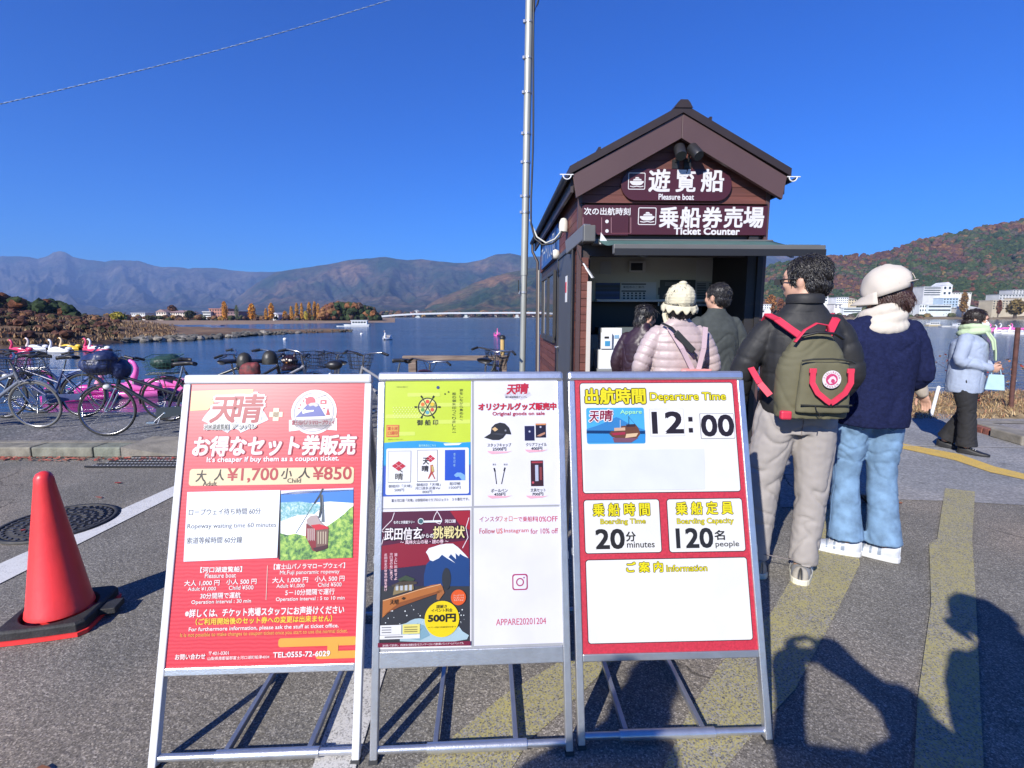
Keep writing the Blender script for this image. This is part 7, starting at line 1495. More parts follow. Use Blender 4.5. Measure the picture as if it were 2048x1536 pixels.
# 7 the woman walking by with a mask
LBC = mat('coat_light_blue', (.29, .34, .44), rough=.85, var=.06, vscale=12, bump=.3, bscale=200, bdist=.003)
w7, HM = person((4.66, 5.10, 0), R(-142), 'woman with white face mask walking in a light blue coat and black trousers', s=.875, top=LBC, bottom=mat('trousers_black2', (.012, .012, .014), rough=.85), build=1.12, hem=.72, collar=1.46, wide=1.15, flare=.03, hd=(0, .04, -.01), yaw=R(4), tilt=R(-8), vis_hands=True, waist=.17,
    legs=[((-.09, .02, .46), (-.09, -.13, .09), 0), ((.09, .07, .48), (.09, .10, .07), 0)], arms=[((-.245, -.02, 1.10), (-.10, .19, 1.04)), ((.25, -.02, 1.09), (.08, .20, 1.02))], hand_n=[(1, -.3, .3), (-1, -.3, .3)], hand_curl=1.1, shoes=(BLK, BLK), top_disp=fold_fn(15, .010, 5, 5, ((1.0, .2),)))
hair_obj(w7, HM, mat('hair_dark', (.016, .010, .009), rough=.4, bump=.5, bscale=60, stretch=(6, 6, .7), bdist=.004), 'bob', 1200, .04, 41); eyes(w7, HM)
mb = MB(); mb.ell(HM @ Vector((0, .062, -.045)), (.062, .058, .048), HM.to_3x3()); mk = mb.obj('face_mask', mat('mask_white', (.72, .75, .76), rough=.7), w7)
for k in (-1, 1):
    m = MB(); m.tube([HM @ Vector((k * .055, .07, -.03)), HM @ Vector((k * .088, .0, -.01))], .0025, 6); m.obj('ear_loop', mat('mask_white', (.7, .7, .7)), mk)
GRS = mat('scarf_green', (.42, .52, .33), rough=.9, bump=.3, bscale=200, bdist=.003)
scarf(w7, (0, .02, 1.44), GRS, .115, .12, .034, 2, .06, .0, 5)
m = MB(); m.tube([(.0, .14, 1.43), (-.02, .20, 1.33), (-.03, .22, 1.2), (-.03, .23, 1.10)], [(.042, .015), (.05, .014), (.052, .012), (.05, .010)], 10); m.tube([(.05, .14, 1.42), (.05, .20, 1.32), (.05, .22, 1.22)], [(.042, .015), (.045, .014), (.04, .012)], 10); m.obj('scarf_end', GRS, w7)
sb = MW[w7.name]; bag = empty('shoulder_bag', tuple(sb @ Vector((.02, .26, .86))), R(-122), 'pale blue cloth bag carried by the walking masked woman', 'bag', scale=.62)
m = MB(); m.prism([(-.12, -.13), (.12, -.13), (.09, .12), (-.09, .12)], .05, Matrix(((0, 0, 1, -.02), (1, 0, 0, 0), (0, 1, 0, 0), (0, 0, 0, 1)))); m.obj('bag_body', mat('bag_pale_blue', (.33, .48, .56), rough=.8, var=.05, vscale=14), bag, bevel=.012)
m = MB(); m.tube([(0, -.06, .11), (-.01, -.04, .22), (-.01, .04, .22), (0, .06, .11)], .006, 6); m.obj('bag_strap', mat('bag_pale_blue', (.3, .4, .5)), bag)
# 8-10 those who stand round the camera, outside the picture; their shadows fall into it
DK = mat('coat_dark', (.03, .03, .035), rough=.8)
ph, HM = person((.20, -.36, 0), R(-2), 'person in dark padded coat raising a phone with both hands beside the boards', s=.91, top=DK, bottom=mat('trousers_black', (.02, .02, .022)), build=1.32, hem=.72, waist=.2, sleeve=.03, arms=[((-.34, .16, 1.28), (-.29, .31, 1.50)), ((.09, .26, 1.41), (-.09, .34, 1.55))], hd=(-.02, -.01, -.02), tilt=R(-8), shoes=(BLK, BLK), hand_n=[(1, .2, 0), (-1, .2, 0)], hand_curl=.7)
hair_obj(ph, HM, HAIRB, 'short', 200, .05, 51); eyes(ph, HM)
fo = empty('phone', (.02, -.045, 1.405), 0, 'black phone held up in both hands', 'phone'); m = MB(); m.cbox((0, 0, 0), (.15, .009, .072)); m.obj('phone_body', BLK, fo, bevel=.004)
p9, HM = person((.84, -.05, 0), R(-30), 'person in dark coat and peaked cap looking down beside the one with the phone', s=.985, top=DK, bottom=mat('trousers_black', (.02, .02, .022)), build=.95, hem=.75, waist=.15, arms=[((-.21, -.05, 1.1), (-.17, .05, .88)), ((.22, -.05, 1.1), (.17, .05, .88))], yaw=R(60), tilt=R(-18), hd=(0, .03, -.01), shoes=(BLK, BLK))
hair_obj(p9, HM, HAIRB, 'bob', 200, .05, 61); cap(p9, HM, DK, 1.05); eyes(p9, HM)
p10, HM = person((-.80, -.42, 0), R(-2), 'person with thick hair and dark coat standing left of the one with the phone', s=.985, top=DK, bottom=mat('trousers_black', (.02, .02, .022)), build=.95, hem=.8, shoes=(BLK, BLK), arms=[((-.22, .1, 1.12), (-.08, .24, 1.12)), ((.22, .1, 1.12), (.10, .24, 1.12))])
hair_obj(p10, HM, HAIRB, 'bob', 500, .05, 71); eyes(p10, HM)
# ================================================================== bicycles
TYR = mat('tyre', (.018, .018, .018), rough=.75); CHR = mat('chrome', (.40, .40, .41), rough=.28, metal=.95); SAD = mat('saddle_black', (.02, .019, .019), rough=.45); WIRE = mat('basket_wire', (.03, .03, .032), rough=.45, metal=.4)
def torus(mb, c, Rr, r, n=40, k=8, ry=None):
    vs = []; 
    for i in range(n):
        a = 2 * math.pi * i / n
        for j in range(k):
            b = 2 * math.pi * j / k; q = Rr + r * math.cos(b); vs.append((c[0] + q * math.cos(a), c[1] + (ry or r) * math.sin(b), c[2] + q * math.sin(a)))
    mb.add(vs, [(i * k + j, i * k + (j + 1) % k, ((i + 1) % n) * k + (j + 1) % k, ((i + 1) % n) * k + j) for i in range(n) for j in range(k)], 0, True)
def bicycle(loc, rz, label, paint, s=1.0, steer=0.0, basket='front', tyre=None, bars='flat', bag=None, lean=R(6), rear='rack', saddle=SAD):
    """front wheel at +X"""
    b = empty('bicycle', loc, 0, label, 'bicycle', 'bicycles parked on the lakeside path', rot=(lean, 0, rz), scale=s)
    FM = mat('frame_' + '_'.join('%02d' % int(x * 99) for x in paint), paint, rough=.3, coat=.4); r = .325
    RX, FX = -.54, .56; BB = Vector((-.10, 0, .27)); HT = Vector((.40, 0, .78)); HB = Vector((.44, 0, .62)); ST = Vector((-.27, 0, .72))
    m = MB(); m.tube([BB, HB + Vector((-.02, 0, .02))], .024, 10); m.tube([BB, ST], .017, 8); m.tube([HT - Vector((.01, 0, .03)), BB.lerp(ST, .55)], .020, 8); m.tube([HB, HT], .023, 10)
    for y in (-.05, .05): m.tube([BB + Vector((0, y * .6, 0)), (RX, y, r)], .010, 6); m.tube([BB.lerp(ST, .86), (RX, y, r)], .008, 6)
    m.obj('frame', FM, b)
    m = MB()
    for y in (-.055, .055): m.tube([HB + Vector((0, y, -.03)), HB.lerp(Vector((FX, 0, r)), .5) + Vector((-.01, y, 0)), (FX, y, r)], .011, 6)
    m.tube([HB + Vector((0, -.055, -.03)), HB + Vector((0, .055, -.03))], .014, 8); fk = m.obj('fork', CHR, b)
    for x in (RX, FX):
        m = MB(); torus(m, (x, 0, r), r - .028, .008, 44, 6, .012); m.tube([(x, -.035, r), (x, .035, r)], .018, 10); w = m.obj('wheel', CHR, b)
        m = MB(); torus(m, (x, 0, r), r - .017, .017, 44, 8); m.obj('tyre', tyre or TYR, w)
        m = MB()
        for k in range(24): a = 2 * math.pi * k / 24 + .05; m.tube([(x + .016 * math.cos(a + 1.2), .02 * (-1) ** k, r + .016 * math.sin(a + 1.2)), (x + (r - .03) * math.cos(a), 0, r + (r - .03) * math.sin(a))], .0012, 3, caps=False)
        m.obj('spokes', CHR, w, kind='stuff')
    for x, a0, a1 in ((RX, 20, 190), (FX, 30, 150)):
        m = MB(); vs = []; n = 16
        for i in range(n):
            a = R(a0 + (a1 - a0) * i / (n - 1))
            for y, q in ((-.024, .0), (-.014, .012), (.014, .012), (.024, .0)): vs.append((x + (r + .012 + q) * math.cos(a), y, r + (r + .012 + q) * math.sin(a)))
        m.add(vs, [(i * 4 + j, i * 4 + j + 1, i * 4 + 5 + j, i * 4 + 4 + j) for i in range(n - 1) for j in range(3)], 0, True); m.obj('mudguard', CHR if rnd.random() < .6 else FM, b)
    m = MB(); m.tube([ST, ST + Vector((-.035, 0, .14))], .013, 8); m.obj('seat_post', CHR, b)
    mb = MB(); c = ST + Vector((-.05, 0, .17)); vs = []; prof = [(-.13, .085, .0), (-.10, .10, .012), (-.03, .085, .012), (.04, .045, .008), (.10, .026, .004), (.145, .018, -.004)]
    for x_, w_, z_ in prof:
        for j in range(10): a = 2 * math.pi * j / 10; vs.append(c + Vector((x_, w_ * math.cos(a), z_ + (.035 if math.sin(a) < 0 else .022) * math.sin(a))))
    mb.add(vs, [(i * 10 + j, i * 10 + (j + 1) % 10, (i + 1) * 10 + (j + 1) % 10, (i + 1) * 10 + j) for i in range(5) for j in range(10)] + [tuple(range(10)), tuple(range(50, 60))[::-1]], 0, True); mb.obj('saddle', saddle, b)
    SM = Matrix.Translation(HT) @ Matrix.Rotation(steer, 4, 'Z') @ Matrix.Translation(-HT)
    m = MB(); m.T = SM; top = HT + Vector((-.03, 0, .16)); m.tube([HT, top], .014, 8)
    bp_ = [(-.16, -.30, .02), (-.06, -.24, .05), (.02, -.09, .03), (.03, 0, .0), (.02, .09, .03), (-.06, .24, .05), (-.16, .30, .02)]
    m.tube([top + Vector(p) for p in bp_], .011, 8); hb = m.obj('handlebar', CHR, b)
    for sg in (-1, 1):
        m = MB(); m.T = SM; m.tube([top + Vector((-.17, sg * .305, .018)), top + Vector((-.075, sg * .25, .047))], .017, 8); m.obj('grip', SAD, hb)
        m = MB(); m.T = SM; m.tube([top + Vector((-.04, sg * .22, .05)), top + Vector((-.03, sg * .26, .03)), top + Vector((-.11, sg * .31, .005))], .007, 6); m.obj('brake_lever', SAD, hb)
    m = MB(); m.T = SM; m.tube([top + Vector((.0, .1, .03)), HT + Vector((.09, .04, .05)), HT + Vector((.06, .03, -.12))], .004, 5); m.tube([top + Vector((.0, -.1, .03)), HT + Vector((.10, -.03, .02)), HT + Vector((.02, -.03, -.1))], .004, 5); m.obj('brake_cable', BLK, hb)
    m = MB(); m.T = SM; m.ell(HB + Vector((.10, 0, .0)), (.045, .035, .035)); m.obj('headlight', mat('lamp_grey', (.6, .6, .58), rough=.2), b)
    m = MB(); m.lathe([(0, 0), (.085, .004), (.085, .010), (0, .012)], 20, (0, 0, 0), 0, Matrix.Translation(BB + Vector((0, .045, 0))) @ Matrix.Rotation(R(90), 4, 'X')); cr = m.obj('chainring', CHR, b)
    m = MB(); m.tube([BB + Vector((0, -.075, 0)), BB + Vector((0, .075, 0))], .014, 6); m.tube([BB + Vector((0, .07, 0)), BB + Vector((.12, .075, -.11))], .009, 6); m.tube([BB + Vector((0, -.07, 0)), BB + Vector((-.12, -.075, .11))], .009, 6); m.cbox(BB + Vector((.12, .12, -.11)), (.09, .08, .02)); m.cbox(BB + Vector((-.12, -.12, .11)), (.09, .08, .02)); m.obj('crank', CHR, b)
    m = MB(); m.prism([(RX - .02, r - .05), (BB.x + .09, BB.z - .07), (BB.x + .09, BB.z + .07), (RX - .02, r + .03)], .012, Matrix(((1, 0, 0, 0), (0, 0, 1, .060), (0, 1, 0, 0), (0, 0, 0, 1)))); m.obj('chain_guard', FM, b)
    m = MB(); m.tube([(RX, -.06, r - .02), (RX - .10, -.16, .01)], .008, 6); m.tube([(RX, .06, r - .02), (RX - .10, .16, .01)], .008, 6); m.obj('kickstand', CHR, b)
    def wirebox(c, w0, w1, d0, d1, h, T_=None, mt=WIRE, nm='basket'):
        m = MB(); m.T = T_; c = Vector(c)
        def ring(t): w = w0 + (w1 - w0) * t; d = d0 + (d1 - d0) * t; return [c + Vector((x * d, y * w, t * h)) for x, y in ((-.5, -.5), (.5, -.5), (.5, .5), (-.5, .5))]
        for t in (0, .25, .5, .75, 1): q = ring(t); m.tube(q + [q[0]], .0045 if t == 1 else .0028, 4, caps=False)
        lo, hi = ring(0), ring(1)
        for k in range(4):
            for i in range(7): a = lo[k].lerp(lo[(k + 1) % 4], i / 7); d_ = hi[k].lerp(hi[(k + 1) % 4], i / 7); m.tube([a, d_], .0022, 3, caps=False)
        for i in range(6): m.tube([lo[0].lerp(lo[1], i / 5), lo[3].lerp(lo[2], i / 5)], .0022, 3, caps=False)
        return m.obj(nm, mt, b)
    if basket in ('front', 'both'): wirebox(HT + Vector((.19, 0, -.05)), .24, .34, .20, .28, .22, SM)
    if basket in ('rear', 'both') or rear == 'basket': wirebox((RX + .02, 0, .72), .28, .36, .32, .40, .22, None, mat('basket_green', (.03, .10, .075), rough=.5), 'rear_basket')
    m = MB(); 
    for y in (-.06, 0, .06): m.tube([(RX - .20, y, .70), (ST.x - .03, y, .70)], .006, 5)
    m.tube([(RX - .20, -.06, .70), (RX - .20, .06, .70)], .006, 5)
    for y in (-.07, .07): m.tube([(RX - .05, y, .70), (RX, y * .9, r)], .006, 5)
    m.obj('carrier', CHR, b)
    return b
Zp = .1
def bk(px, pyb, rz, label, paint, **k):
    p = ground(px, pyb, Zp); k.setdefault('s', .87); return bicycle((p.x, p.y, Zp), rz, label, paint, **k)
b1 = bk(-10, 858, R(6), 'grey bicycle cut by the left picture edge, front wheel by the kerb', (.16, .17, .20), tyre=mat('tyre_grey', (.12, .115, .105), rough=.7), basket='front', steer=R(14))
b2 = bk(92, 835, R(184), 'dark blue framed bicycle with low step frame between the grey and the black one', (.035, .045, .12), basket='front')
b3 = bk(318, 868, R(192), 'black bicycle with navy raincover over its front basket near the kerb', (.02, .02, .022), steer=R(14), basket='front')
b4 = bk(425, 838, R(15), 'black bicycle with dark green wire basket behind the saddle', (.03, .035, .035), rear='basket', basket='rear')
b5 = bk(20, 825, R(176), 'dark bicycle standing behind the grey one at the far left', (.03, .03, .05), basket='front')
b6 = bk(150, 822, R(8), 'white and blue bicycle furthest back behind the dark blue one', (.10, .14, .30), basket='front', steer=R(-10))
b7 = bk(505, 842, R(62), 'black bicycle with a round saddle seen from behind, left of the helmet-like seat', (.03, .03, .03), basket='front')
b8 = bk(556, 842, R(58), 'grey bicycle with silver mudguard second from the left board corner', (.35, .35, .36), basket='front')
b9 = bk(668, 846, R(112), 'black bicycle with red grips and a dark saddle bag above the red board', (.05, .05, .05), basket='front', steer=R(25))
b10 = bk(762, 845, R(150), 'bicycle with a wide empty black wire basket between two boards', (.2, .2, .21), basket='front', steer=R(-30))
b11 = bk(968, 845, R(82), 'bicycle with wide curved handlebar and wire basket before the wooden rail', (.05, .055, .05), basket='front', s=.9)
b12 = bk(845, 862, R(95), 'low brown-saddled bicycle half hidden under the wooden rail', (.1, .05, .04), basket='none', saddle=mat('saddle_maroon', (.06, .02, .025), rough=.5), s=.80)
# raincover over basket of the black one
MW3 = MW[b3.name]; cv = empty('basket_cover', tuple(MW3 @ Vector((.60, 0, .90))), R(190), 'crumpled navy blue cover stuffed into the bicycle basket', 'cover')
mb = MB(); mb.ell((0, 0, 0), (.20, .19, .12)); mb.ell((-.06, .05, .07), (.12, .12, .09)); mb.ell((.12, -.05, .02), (.10, .12, .10)); mb.ell((-.17, -.02, -.06), (.09, .12, .12)); me = voxel_mesh(mb, .012, 3); displace(me, fold_fn(7, .022, 7, 7)); skin_obj('cover_cloth', me, mat('cover_navy', (.018, .028, .085), rough=.45, bump=.3, bscale=40), cv)
p = MW[b4.name] @ Vector((-.52, 0, .86)); o = empty('basket_bag', tuple(p), 0, 'dark green bag filling the green wire basket behind the saddle', 'bag'); mb = MB(); mb.ell((0, 0, 0), (.15, .14, .09)); mb.ell((.08, .03, .04), (.08, .09, .06)); me = voxel_mesh(mb, .014, 2); displace(me, fold_fn(5, .02, 8, 8)); skin_obj('bag_body', me, mat('bag_green', (.02, .05, .042), rough=.5, bump=.3, bscale=40), o)
# helmets/saddle pads and bags
for px, py, Y, r_, lb in ((489, 722, 5.6, .078, 'round black helmet resting over a saddle left of the other one'), (540, 718, 5.6, .082, 'round dark olive helmet resting over the grey bicycle')):
    p = at(px, py, Y); h = empty('helmet', tuple(p), 0, lb, 'helmet'); m = MB(); m.lathe([(r_, -.05), (r_ * 1.02, 0), (r_ * .9, .05), (r_ * .55, .085), (0, .10)], 20); m.lathe([(r_ * 1.25, -.055), (r_ * 1.0, -.045), (r_, -.05)], 20); m.obj('shell', mat('helmet_dark', (.03, .028, .022), rough=.45, bump=.3, bscale=40), h)
p = at(500, 742, 5.5); o = empty('cloth_bag', tuple(p), 0, 'dark red patterned cloth bag hanging on the parked bicycles', 'bag'); mb = MB(); mb.ell((0, 0, 0), (.12, .08, .10)); mb.ell((.05, 0, .05), (.07, .05, .05)); me = voxel_mesh(mb, .012, 2); displace(me, fold_fn(3, .012, 9, 9)); skin_obj('bag_body', me, mat('bag_red', (.22, .03, .03), rough=.7, col2=(.04, .02, .02), vscale=20), o)
p = at(668, 730, 5.5); o = empty('saddle_bag', tuple(p), 0, 'black bag strapped beside the handlebar of the bicycle with red grips', 'bag'); mb = MB(); mb.ell((0, 0, 0), (.095, .07, .055)); me = voxel_mesh(mb, .012, 2); skin_obj('bag_body', me, mat('bag_black', (.015, .015, .018), rough=.4), o)
# wooden rail / bench, mooring post, wooden hut corner
q0, q1 = at(806, 716, 6.55), at(1017, 716, 6.55); rl = empty('wooden_rail', (q0.x, 6.55, Zp), 0, 'weathered wooden beam rail on two posts at the lake edge', 'rail')
WTH = mat('weathered_wood', (.26, .20, .16), rough=.9, col2=(.12, .085, .07), vscale=7, stretch=(.5, 3, 6), bump=.5, bscale=30)
m = MB(); m.box(q0.x, 6.50, q0.z - .03, q1.x, 6.62, q0.z + .03); m.obj('beam', WTH, rl, world=True, bevel=.006)
for px in (826, 1006): x = at(px, 730, 6.56).x; m = MB(); m.box(x - .05, 6.50, Zp, x + .05, 6.60, q0.z - .031); m.obj('post', WTH, rl, world=True, bevel=.006)
p = at(1005, 700, 14); mp_ = empty('mooring_post', (p.x, 14, WZ), 0, 'yellowish wooden mooring post with a dark cap standing in the lake', 'post'); tp_ = at(1005, 672, 14).z
m = MB(); m.tube([(0, 0, -.8), (0, 0, tp_ - WZ - .07)], .060, 14); m.obj('pile', mat('pile_yellow', (.48, .32, .12), rough=.8, var=.15, vscale=6, stretch=(1, 1, .2)), mp_); m = MB(); m.lathe([(.085, -.05), (.09, .0), (.05, .05), (0, .06)], 16, (0, 0, tp_ - WZ - .03)); m.box(-.10, -.02, tp_ - WZ - .02, .0, .02, tp_ - WZ + .01); m.obj('cap', BLK, mp_)
# ================================================================== paddle boats
def gloss(nm, c): return mat(nm, c, rough=.25, coat=.3, var=.04, vscale=2)
def swan(px, py, rz, label, body, head_c=None, hull=None, L=1.9, beak=(.7, .3, .02), group='swan pedal boats', Y=None, nm='pedal_boat', cat='pedal boat', neckup=1.0):
    p = ground(px, py, WZ); b = empty(nm, (p.x, p.y, WZ), rz, label, cat, group, scale=L / 2.7)
    k = '_'.join('%02d' % int(x * 99) for x in body); BM_ = gloss('boat_' + k, body); hc = head_c or body; HM_ = gloss('boat_' + '_'.join('%02d' % int(x * 99) for x in hc), hc); hl = hull or body; HL = gloss('boat_' + '_'.join('%02d' % int(x * 99) for x in hl), hl)
    mb = MB(); vs = []; n = 16; K = 14
    for i in range(K):
        t = i / (K - 1); x = -1.35 + 2.7 * t; w = .62 * math.sin(math.pi * (.06 + .90 * t)) ** .45 * (1 if t < .7 else 1 - .5 * ((t - .7) / .3) ** 2)
        for j in range(n): a = math.pi * j / (n - 1); vs.append((x, w * math.cos(a), -.05 + .30 - .38 * math.sin(a) ** .6 if 0 < j < n - 1 else .25))
    mb.add(vs, [(i * n + j, i * n + j + 1, (i + 1) * n + j + 1, (i + 1) * n + j) for i in range(K - 1) for j in range(n - 1)] + [tuple(i * n for i in range(K)) + tuple(i * n + n - 1 for i in range(K))[::-1]], 0, True); mb.obj('hull', HL, b)
    for sg in (-1, 1):
        mb = MB(); vs = []; K = 12; n = 8
        for i in range(K):
            t = i / (K - 1); x = .70 - 1.95 * t; h = .25 + .38 * math.sin(math.pi * min(1, t * 1.15)) ** .7 * (1 - .2 * t) + (.10 * max(0, t - .7) / .3)
            th = .10 * math.sin(math.pi * (.05 + .9 * t)) + .01
            for j in range(n): a = 2 * math.pi * j / n; zc = (.25 + h) / 2; vs.append((x, sg * (.50 - .22 * t ** 2) + th * math.cos(a), zc + (h - .25) / 2 * math.sin(a) * 1.05 + .02))
        mb.add(vs, [(i * n + j, i * n + (j + 1) % n, (i + 1) * n + (j + 1) % n, (i + 1) * n + j) for i in range(K - 1) for j in range(n)] + [tuple(range(n)), tuple(range((K - 1) * n, K * n))[::-1]], 0, True); mb.obj('wing', BM_, b)
    m = MB(); m.ell((-1.05, 0, .40), (.35, .25, .20)); m.obj('tail', BM_, b)
    m = MB(); N = [(1.0, 0, .2), (1.12, 0, .45), (.98, 0, .75), (.92, 0, 1.0), (1.02, 0, 1.22), (1.16, 0, 1.28)]
    Q = []; 
    for i in range(len(N) - 1):
        for t in (0, .5): p0, p1, p2, p3 = (Vector(N[max(i - 1, 0)]), Vector(N[i]), Vector(N[i + 1]), Vector(N[min(i + 2, len(N) - 1)])); Q.append(.5 * (2 * p1 + (p2 - p0) * t + (2 * p0 - 5 * p1 + 4 * p2 - p3) * t * t + (3 * p1 - p0 - 3 * p2 + p3) * t ** 3))
    Q.append(Vector(N[-1])); m.tube(Q, [.20, .18, .15, .13, .11, .10, .095, .09, .085, .09, .08][:len(Q)], 12); m.ell((1.13, 0, 1.28), (.13, .10, .095)); nk = m.obj('neck', HM_, b)
    m = MB(); m.tube([(1.22, 0, 1.27), (1.34, 0, 1.23), (1.42, 0, 1.17)], [.05, .035, .008], 8); m.obj('beak', mat('beak_%d' % int(beak[1] * 99), beak, rough=.4), nk)
    for sg in (-1, 1): m = MB(); m.ell((1.18, sg * .085, 1.31), (.022, .015, .022), None, 8, 6); m.obj('eye', BLK, nk)
    m = MB(); m.box(-.45, -.36, .30, -.05, .36, .36); m.box(-.52, -.36, .36, -.45, .36, .66); m.obj('seat', mat('seat_grey', (.2, .2, .22), rough=.6), b)
    return b
PK, WH, YL, HP = (.62, .05, .13), (.66, .66, .68), (.75, .50, .04), (.72, .14, .42)
swan(42, 706, R(172), 'red-pink swan boat leftmost of the row near the left shore', PK)
swan(74, 700, R(176), 'white swan boat behind the red-pink one, second in the row', WH, (.68, .55, .52))
swan(120, 705, R(172), 'white swan boat in front of the yellow one', WH)
swan(140, 699, R(174), 'yellow swan boat third in the row with orange side', YL, (.70, .52, .30), beak=(.8, .3, .0))
swan(198, 703, R(172), 'pink and white swan boat rightmost of the row by the rocks', WH, WH, PK)
swan(188, 701, R(170), 'pink swan boat behind the pink and white one at the row end', PK, PK)
swan(255, 792, R(186), 'bright pink flamingo boat moored right behind the parked bicycles', HP, (.78, .30, .40), group=None, L=2.1)
swan(318, 783, R(176), 'magenta flamingo boat moored right of the black bicycle', HP, group=None, L=2.2)
swan(160, 800, R(200), 'magenta boat showing through the spokes of the dark blue bicycle', (.60, .04, .30), group=None, L=1.9)
swan(775, 679, R(-96), 'white swan boat drifting alone seen from its bow mid lake', WH, group=None, L=2.0)
swan(994, 672, R(-84), 'small pink boat far out just left of the mooring post', (.75, .12, .40), group=None, L=2.0)
# dark boat with animal ears
p = ground(588, 738, WZ); ct = empty('animal_boat', (p.x, p.y, WZ), R(90), 'dark brown cat-eared pedal boat seen from the front left of centre', 'pedal boat', scale=.95)
DB = gloss('boat_dark', (.035, .014, .016)); mb = MB(); mb.ell((0, 0, .12), (.95, .58, .30)); me = voxel_mesh(mb, .04, 2); skin_obj('hull', me, DB, ct)
mb = MB(); mb.ell((-.45, 0, .50), (.36, .42, .28)); me = voxel_mesh(mb, .04, 2); hd_ = skin_obj('head', me, DB, ct)
for sg in (-1, 1):
    m = MB(); m.lathe([(.11, 0), (.06, .12), (.0, .24)], 10, (-.45, sg * .28, .70)); m.obj('ear', gloss('boat_dark', DB), hd_)
    m = MB(); m.ell((-.77, sg * .16, .52), (.04, .11, .06)); m.obj('eye_lamp', mat('eye_cream', (.8, .7, .55), rough=.3), hd_)
m = MB(); m.ell((-.80, 0, .40), (.03, .05, .03)); m.obj('nose', mat('nose_orange', (.6, .25, .05)), hd_)
# tour boat and small boats
def cabinboat(px, py, rz, label, L, wall, group=None, cab=.5):
    p = ground(px, py, WZ); b = empty('boat', (p.x, p.y, WZ), rz, label, 'boat', group); m = MB(); pts = [(-L / 2, -.16 * L), (L * .25, -.16 * L), (L / 2, 0), (L * .25, .16 * L), (-L / 2, .16 * L)]
    n = len(pts); vs = [(x * .92, y * .8, -.1) for x, y in pts] + [(x, y, .085 * L) for x, y in pts]; m.add(vs, [tuple(range(n))[::-1], tuple(range(n, 2 * n))] + [(i, (i + 1) % n, n + (i + 1) % n, n + i) for i in range(n)]); m.obj('hull', gloss('boat_h%d' % int(wall[0] * 99), wall), b)
    if cab:
        m = MB(); m.box(-L * .40, -.13 * L, .085 * L, L * .18, .13 * L, .085 * L + .14 * L); c = m.obj('cabin', gloss('boat_cabin', (.62, .63, .64)), b)
        for k in range(5):
            for sg in (-1, 1): m = MB(); x = -L * .36 + k * L * .105; m.box(x, sg * .132 * L - .01, .13 * L, x + L * .08, sg * .132 * L + .01, .19 * L); m.obj('window', WIN, c)
        m = MB(); m.box(-L * .43, -.15 * L, .226 * L, L * .21, .15 * L, .245 * L); m.obj('roof', gloss('boat_roof', (.66, .68, .70)), b)
    return b
cabinboat(714, 653, R(185), 'white tour boat with glazed cabin crossing near the cape', 6.5, (.6, .62, .65))
cabinboat(682, 653, R(190), 'tiny white motorboat just left of the tour boat', 2.2, (.65, .66, .68), cab=0)
cabinboat(437, 652, R(5), 'dark small boat moored off the far beach near the brick hotel', 3.2, (.12, .12, .2), cab=0)
for px, py, lb in ((570, 680, 'tiny white buoy close to the rock jetty'), (723, 669, 'tiny white buoy off the tip of the rock jetty')):
    p = ground(px, py, WZ); o = empty('buoy', (p.x, p.y, WZ), 0, lb, 'buoy'); m = MB(); m.ell((0, 0, .08), (.22, .22, .18)); m.obj('float', gloss('boat_66_66_68', WH), o); m = MB(); m.tube([(0, 0, .2), (0, 0, .4)], .03, 6); m.obj('stem', BLK, o)
for px, py, L, c, lb in ((1869, 652, 4.5, (.62, .52, .33), 'cream sailing dinghy leftmost of the moored boats at right'), (1895, 654, 3.6, (.64, .64, .62), 'white motorboat between the cream dinghy and the white launch'), (1922, 655, 4.2, (.66, .66, .66), 'white launch just left of the masked woman'), (1915, 632, 9, (.6, .62, .62), 'long white boat moored along the right shore')):
    cabinboat(px, py, R(rnd.uniform(-15, 15)), lb, L * (1 if L < 8 else 1), c, cab=1 if L > 4 else 0)
for k, (px, py) in enumerate([(1992, 662), (2012, 661), (2034, 662), (2003, 667), (2030, 668), (2060, 663)]):
    swan(px, py, R(170 + k * 4), ['pink swan boat nearest the mask of the walking woman', 'pink swan boat second right of the masked woman', 'pink swan boat third right of the masked woman', 'white and pink swan boat in front of the pink row', 'white swan boat at the right picture edge', 'pink swan boat cut by the right picture edge'][k], HP if k not in (3, 4) else WH, WH if k % 2 else None, WH if k in (3,) else None, L=2.6)
# pontoon in front of the pink boats
p0, p1 = ground(1985, 668, WZ), ground(2150, 672, WZ); pt = empty('pontoon', tuple(p0), 0, 'narrow white floating pontoon in front of the pink swan boats', 'pontoon'); m = MB(); m.bar(p0 + Vector((0, -1.6, .2)), p1 + Vector((0, -1.6, .2)), 1.0, .35); m.obj('deck', WHT, pt, world=True)
# right bank: white leaning post, wire, brown post, kerb blocks, bare shrub
P0, P1_ = ground(1862, 832, 0), at(1878, 772, 7.0); wp = empty('white_post', (P0.x, P0.y, 0), 0, 'short white plastic post leaning to the right in dry grass', 'post')
m = MB(); m.tube([P0, P0.lerp(P1_, .97), P1_], [.022, .022, .012], 12); m.obj('post_body', mat('post_white', (.62, .62, .60), rough=.5), wp, world=True); m = MB(); m.tube([P1_ - Vector((0, 0, .035)), P1_ - Vector((0, 0, .025))], .025, 12); m.obj('cap_ring', WHT, wp, world=True)
q0, q1 = ground(2020, 832, 0), at(2036, 655, 7.0); bpst = empty('iron_post', (q0.x, q0.y, 0), 0, 'rusty brown iron post standing at the right picture edge', 'post'); m = MB(); m.tube([q0, q1], .028, 8); m.bar(q0 + Vector((-.12, 0, 0)), q0 + Vector((.02, 0, .16)), .03, .03); m.obj('post_body', mat('rust', (.085, .035, .028), rough=.85, var=.3, vscale=15), bpst, world=True)
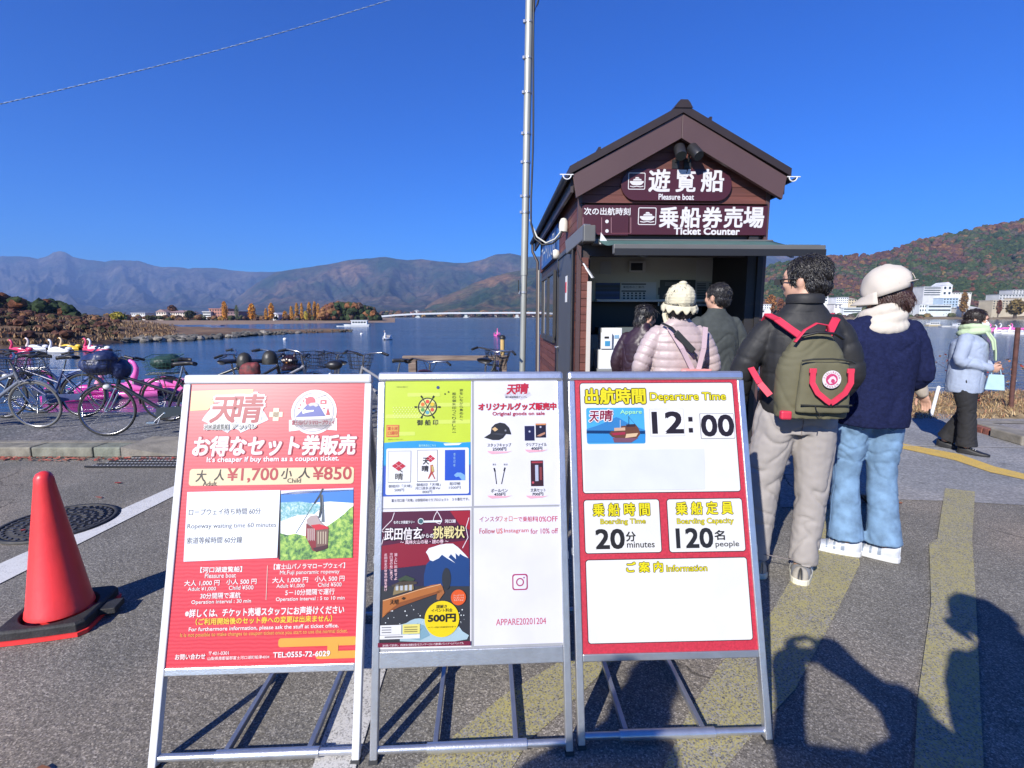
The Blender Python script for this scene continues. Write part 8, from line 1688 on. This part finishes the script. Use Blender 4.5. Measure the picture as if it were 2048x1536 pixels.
wr = empty('wire', tuple(at(1960, 765, 7.0)), 0, 'thin pale wire strung between the posts on the bank', 'wire'); m = MB(); m.tube([at(1740, 775, 7.0), at(1878, 776, 7.0), at(1960, 772, 7.0), at(2034, 762, 7.0)], .004, 5); m.obj('wire_strand', mat('wire_pale', (.5, .5, .48)), wr, world=True)
kb = empty('broken_kerb', gp(1990, 878), R(-28), 'broken concrete kerb block with exposed red brick, right of the masked woman', 'kerb block')
A, B = ground(1945, 858, 0), ground(2050, 888, 0); d_ = (B - A); ang = math.atan2(d_.y, d_.x); kb.rotation_euler = (0, 0, ang); kb.location = (A.x, A.y, 0); MW[kb.name] = Matrix.Translation((A.x, A.y, 0)) @ Matrix.Rotation(ang, 4, 'Z')
m = MB(); m.box(.42, -.12, 0, .85, .14, .11); m.obj('block', CONC, kb, bevel=.015); m = MB(); m.box(-.05, .0, 0, .40, .20, .09); m.obj('block', CONC, kb, bevel=.015)
for k in range(4): m = MB(); m.box(-.02 + k * .10, -.09, 0, .06 + k * .10, -.005, .075); m.obj('brick', mat('brick_red', (.20, .07, .05), rough=.9, var=.3, vscale=20), kb, bevel=.004)
q = ground(1990, 845, 0); o = sheet('far_kerb', [(1940, 842), (2400, 850), (2400, 856), (1940, 847)], CONC, .012)
def shrub(x, y, z, h, n, label, col, name='shrub', tw=.012):
    s_ = empty(name, (x, y, z), 0, label, 'shrub'); m = MB(); tips = []
    for _ in range(n):
        a = rnd.uniform(0, 6.28); p = Vector((0, 0, 0)); d = Vector((math.cos(a) * .45, math.sin(a) * .45, 1)).normalized(); pts = [p]; 
        for k in range(5): d = (d + Vector((rnd.gauss(0, .22), rnd.gauss(0, .22), .03))).normalized(); p = p + d * h / 5 * rnd.uniform(.6, 1.1); pts.append(p.copy()); tips.append(p.copy())
        m.tube(pts, [tw * (1 - .15 * k) for k in range(6)], 4)
        for k in range(3): q = pts[rnd.randrange(2, 6)]; e = q + Vector((rnd.gauss(0, 1), rnd.gauss(0, 1), rnd.uniform(.2, 1))) * h * .13; m.tube([q, e], [tw * .4, tw * .15], 3); tips.append(e)
    m.obj('stems', mat('twig', (.14, .10, .075), rough=.9), s_)
    V = []; Fc = []; C = []
    for t in tips * 2:
        c = t + Vector((rnd.gauss(0, .03), rnd.gauss(0, .03), rnd.gauss(0, .03))); a = Vector((rnd.gauss(0, 1), rnd.gauss(0, 1), rnd.gauss(0, 1))).normalized() * .022; b = a.cross(Vector((rnd.gauss(0, 1), rnd.gauss(0, 1), rnd.gauss(0, 1)))).normalized() * .016; k = len(V); V += [c - a, c + b, c + a, c - b]; Fc.append((k, k + 1, k + 2, k + 3)); q = rnd.uniform(.6, 1.3); cc = rnd.choice(col); C += [(cc[0] * q, cc[1] * q, cc[2] * q, 1)] * 4
    mb = MB(); mb.add(V, Fc); mb.obj('leaves', MATS['leaf'], s_, cols=C)
shrub(6.9, 7.4, .05, .85, 16, 'thin bare shrub with a few red leaves behind the masked woman', [(.30, .05, .04), (.2, .1, .05)])
shrub(7.9, 7.3, .05, .8, 12, 'orange leaved shrub at the foot of the iron post', [(.38, .14, .04), (.3, .2, .08)])
shrub(5.9, 7.7, .05, .55, 10, 'low grey twiggy bush between the white post and the masked woman', [(.16, .12, .08), (.25, .14, .08)])
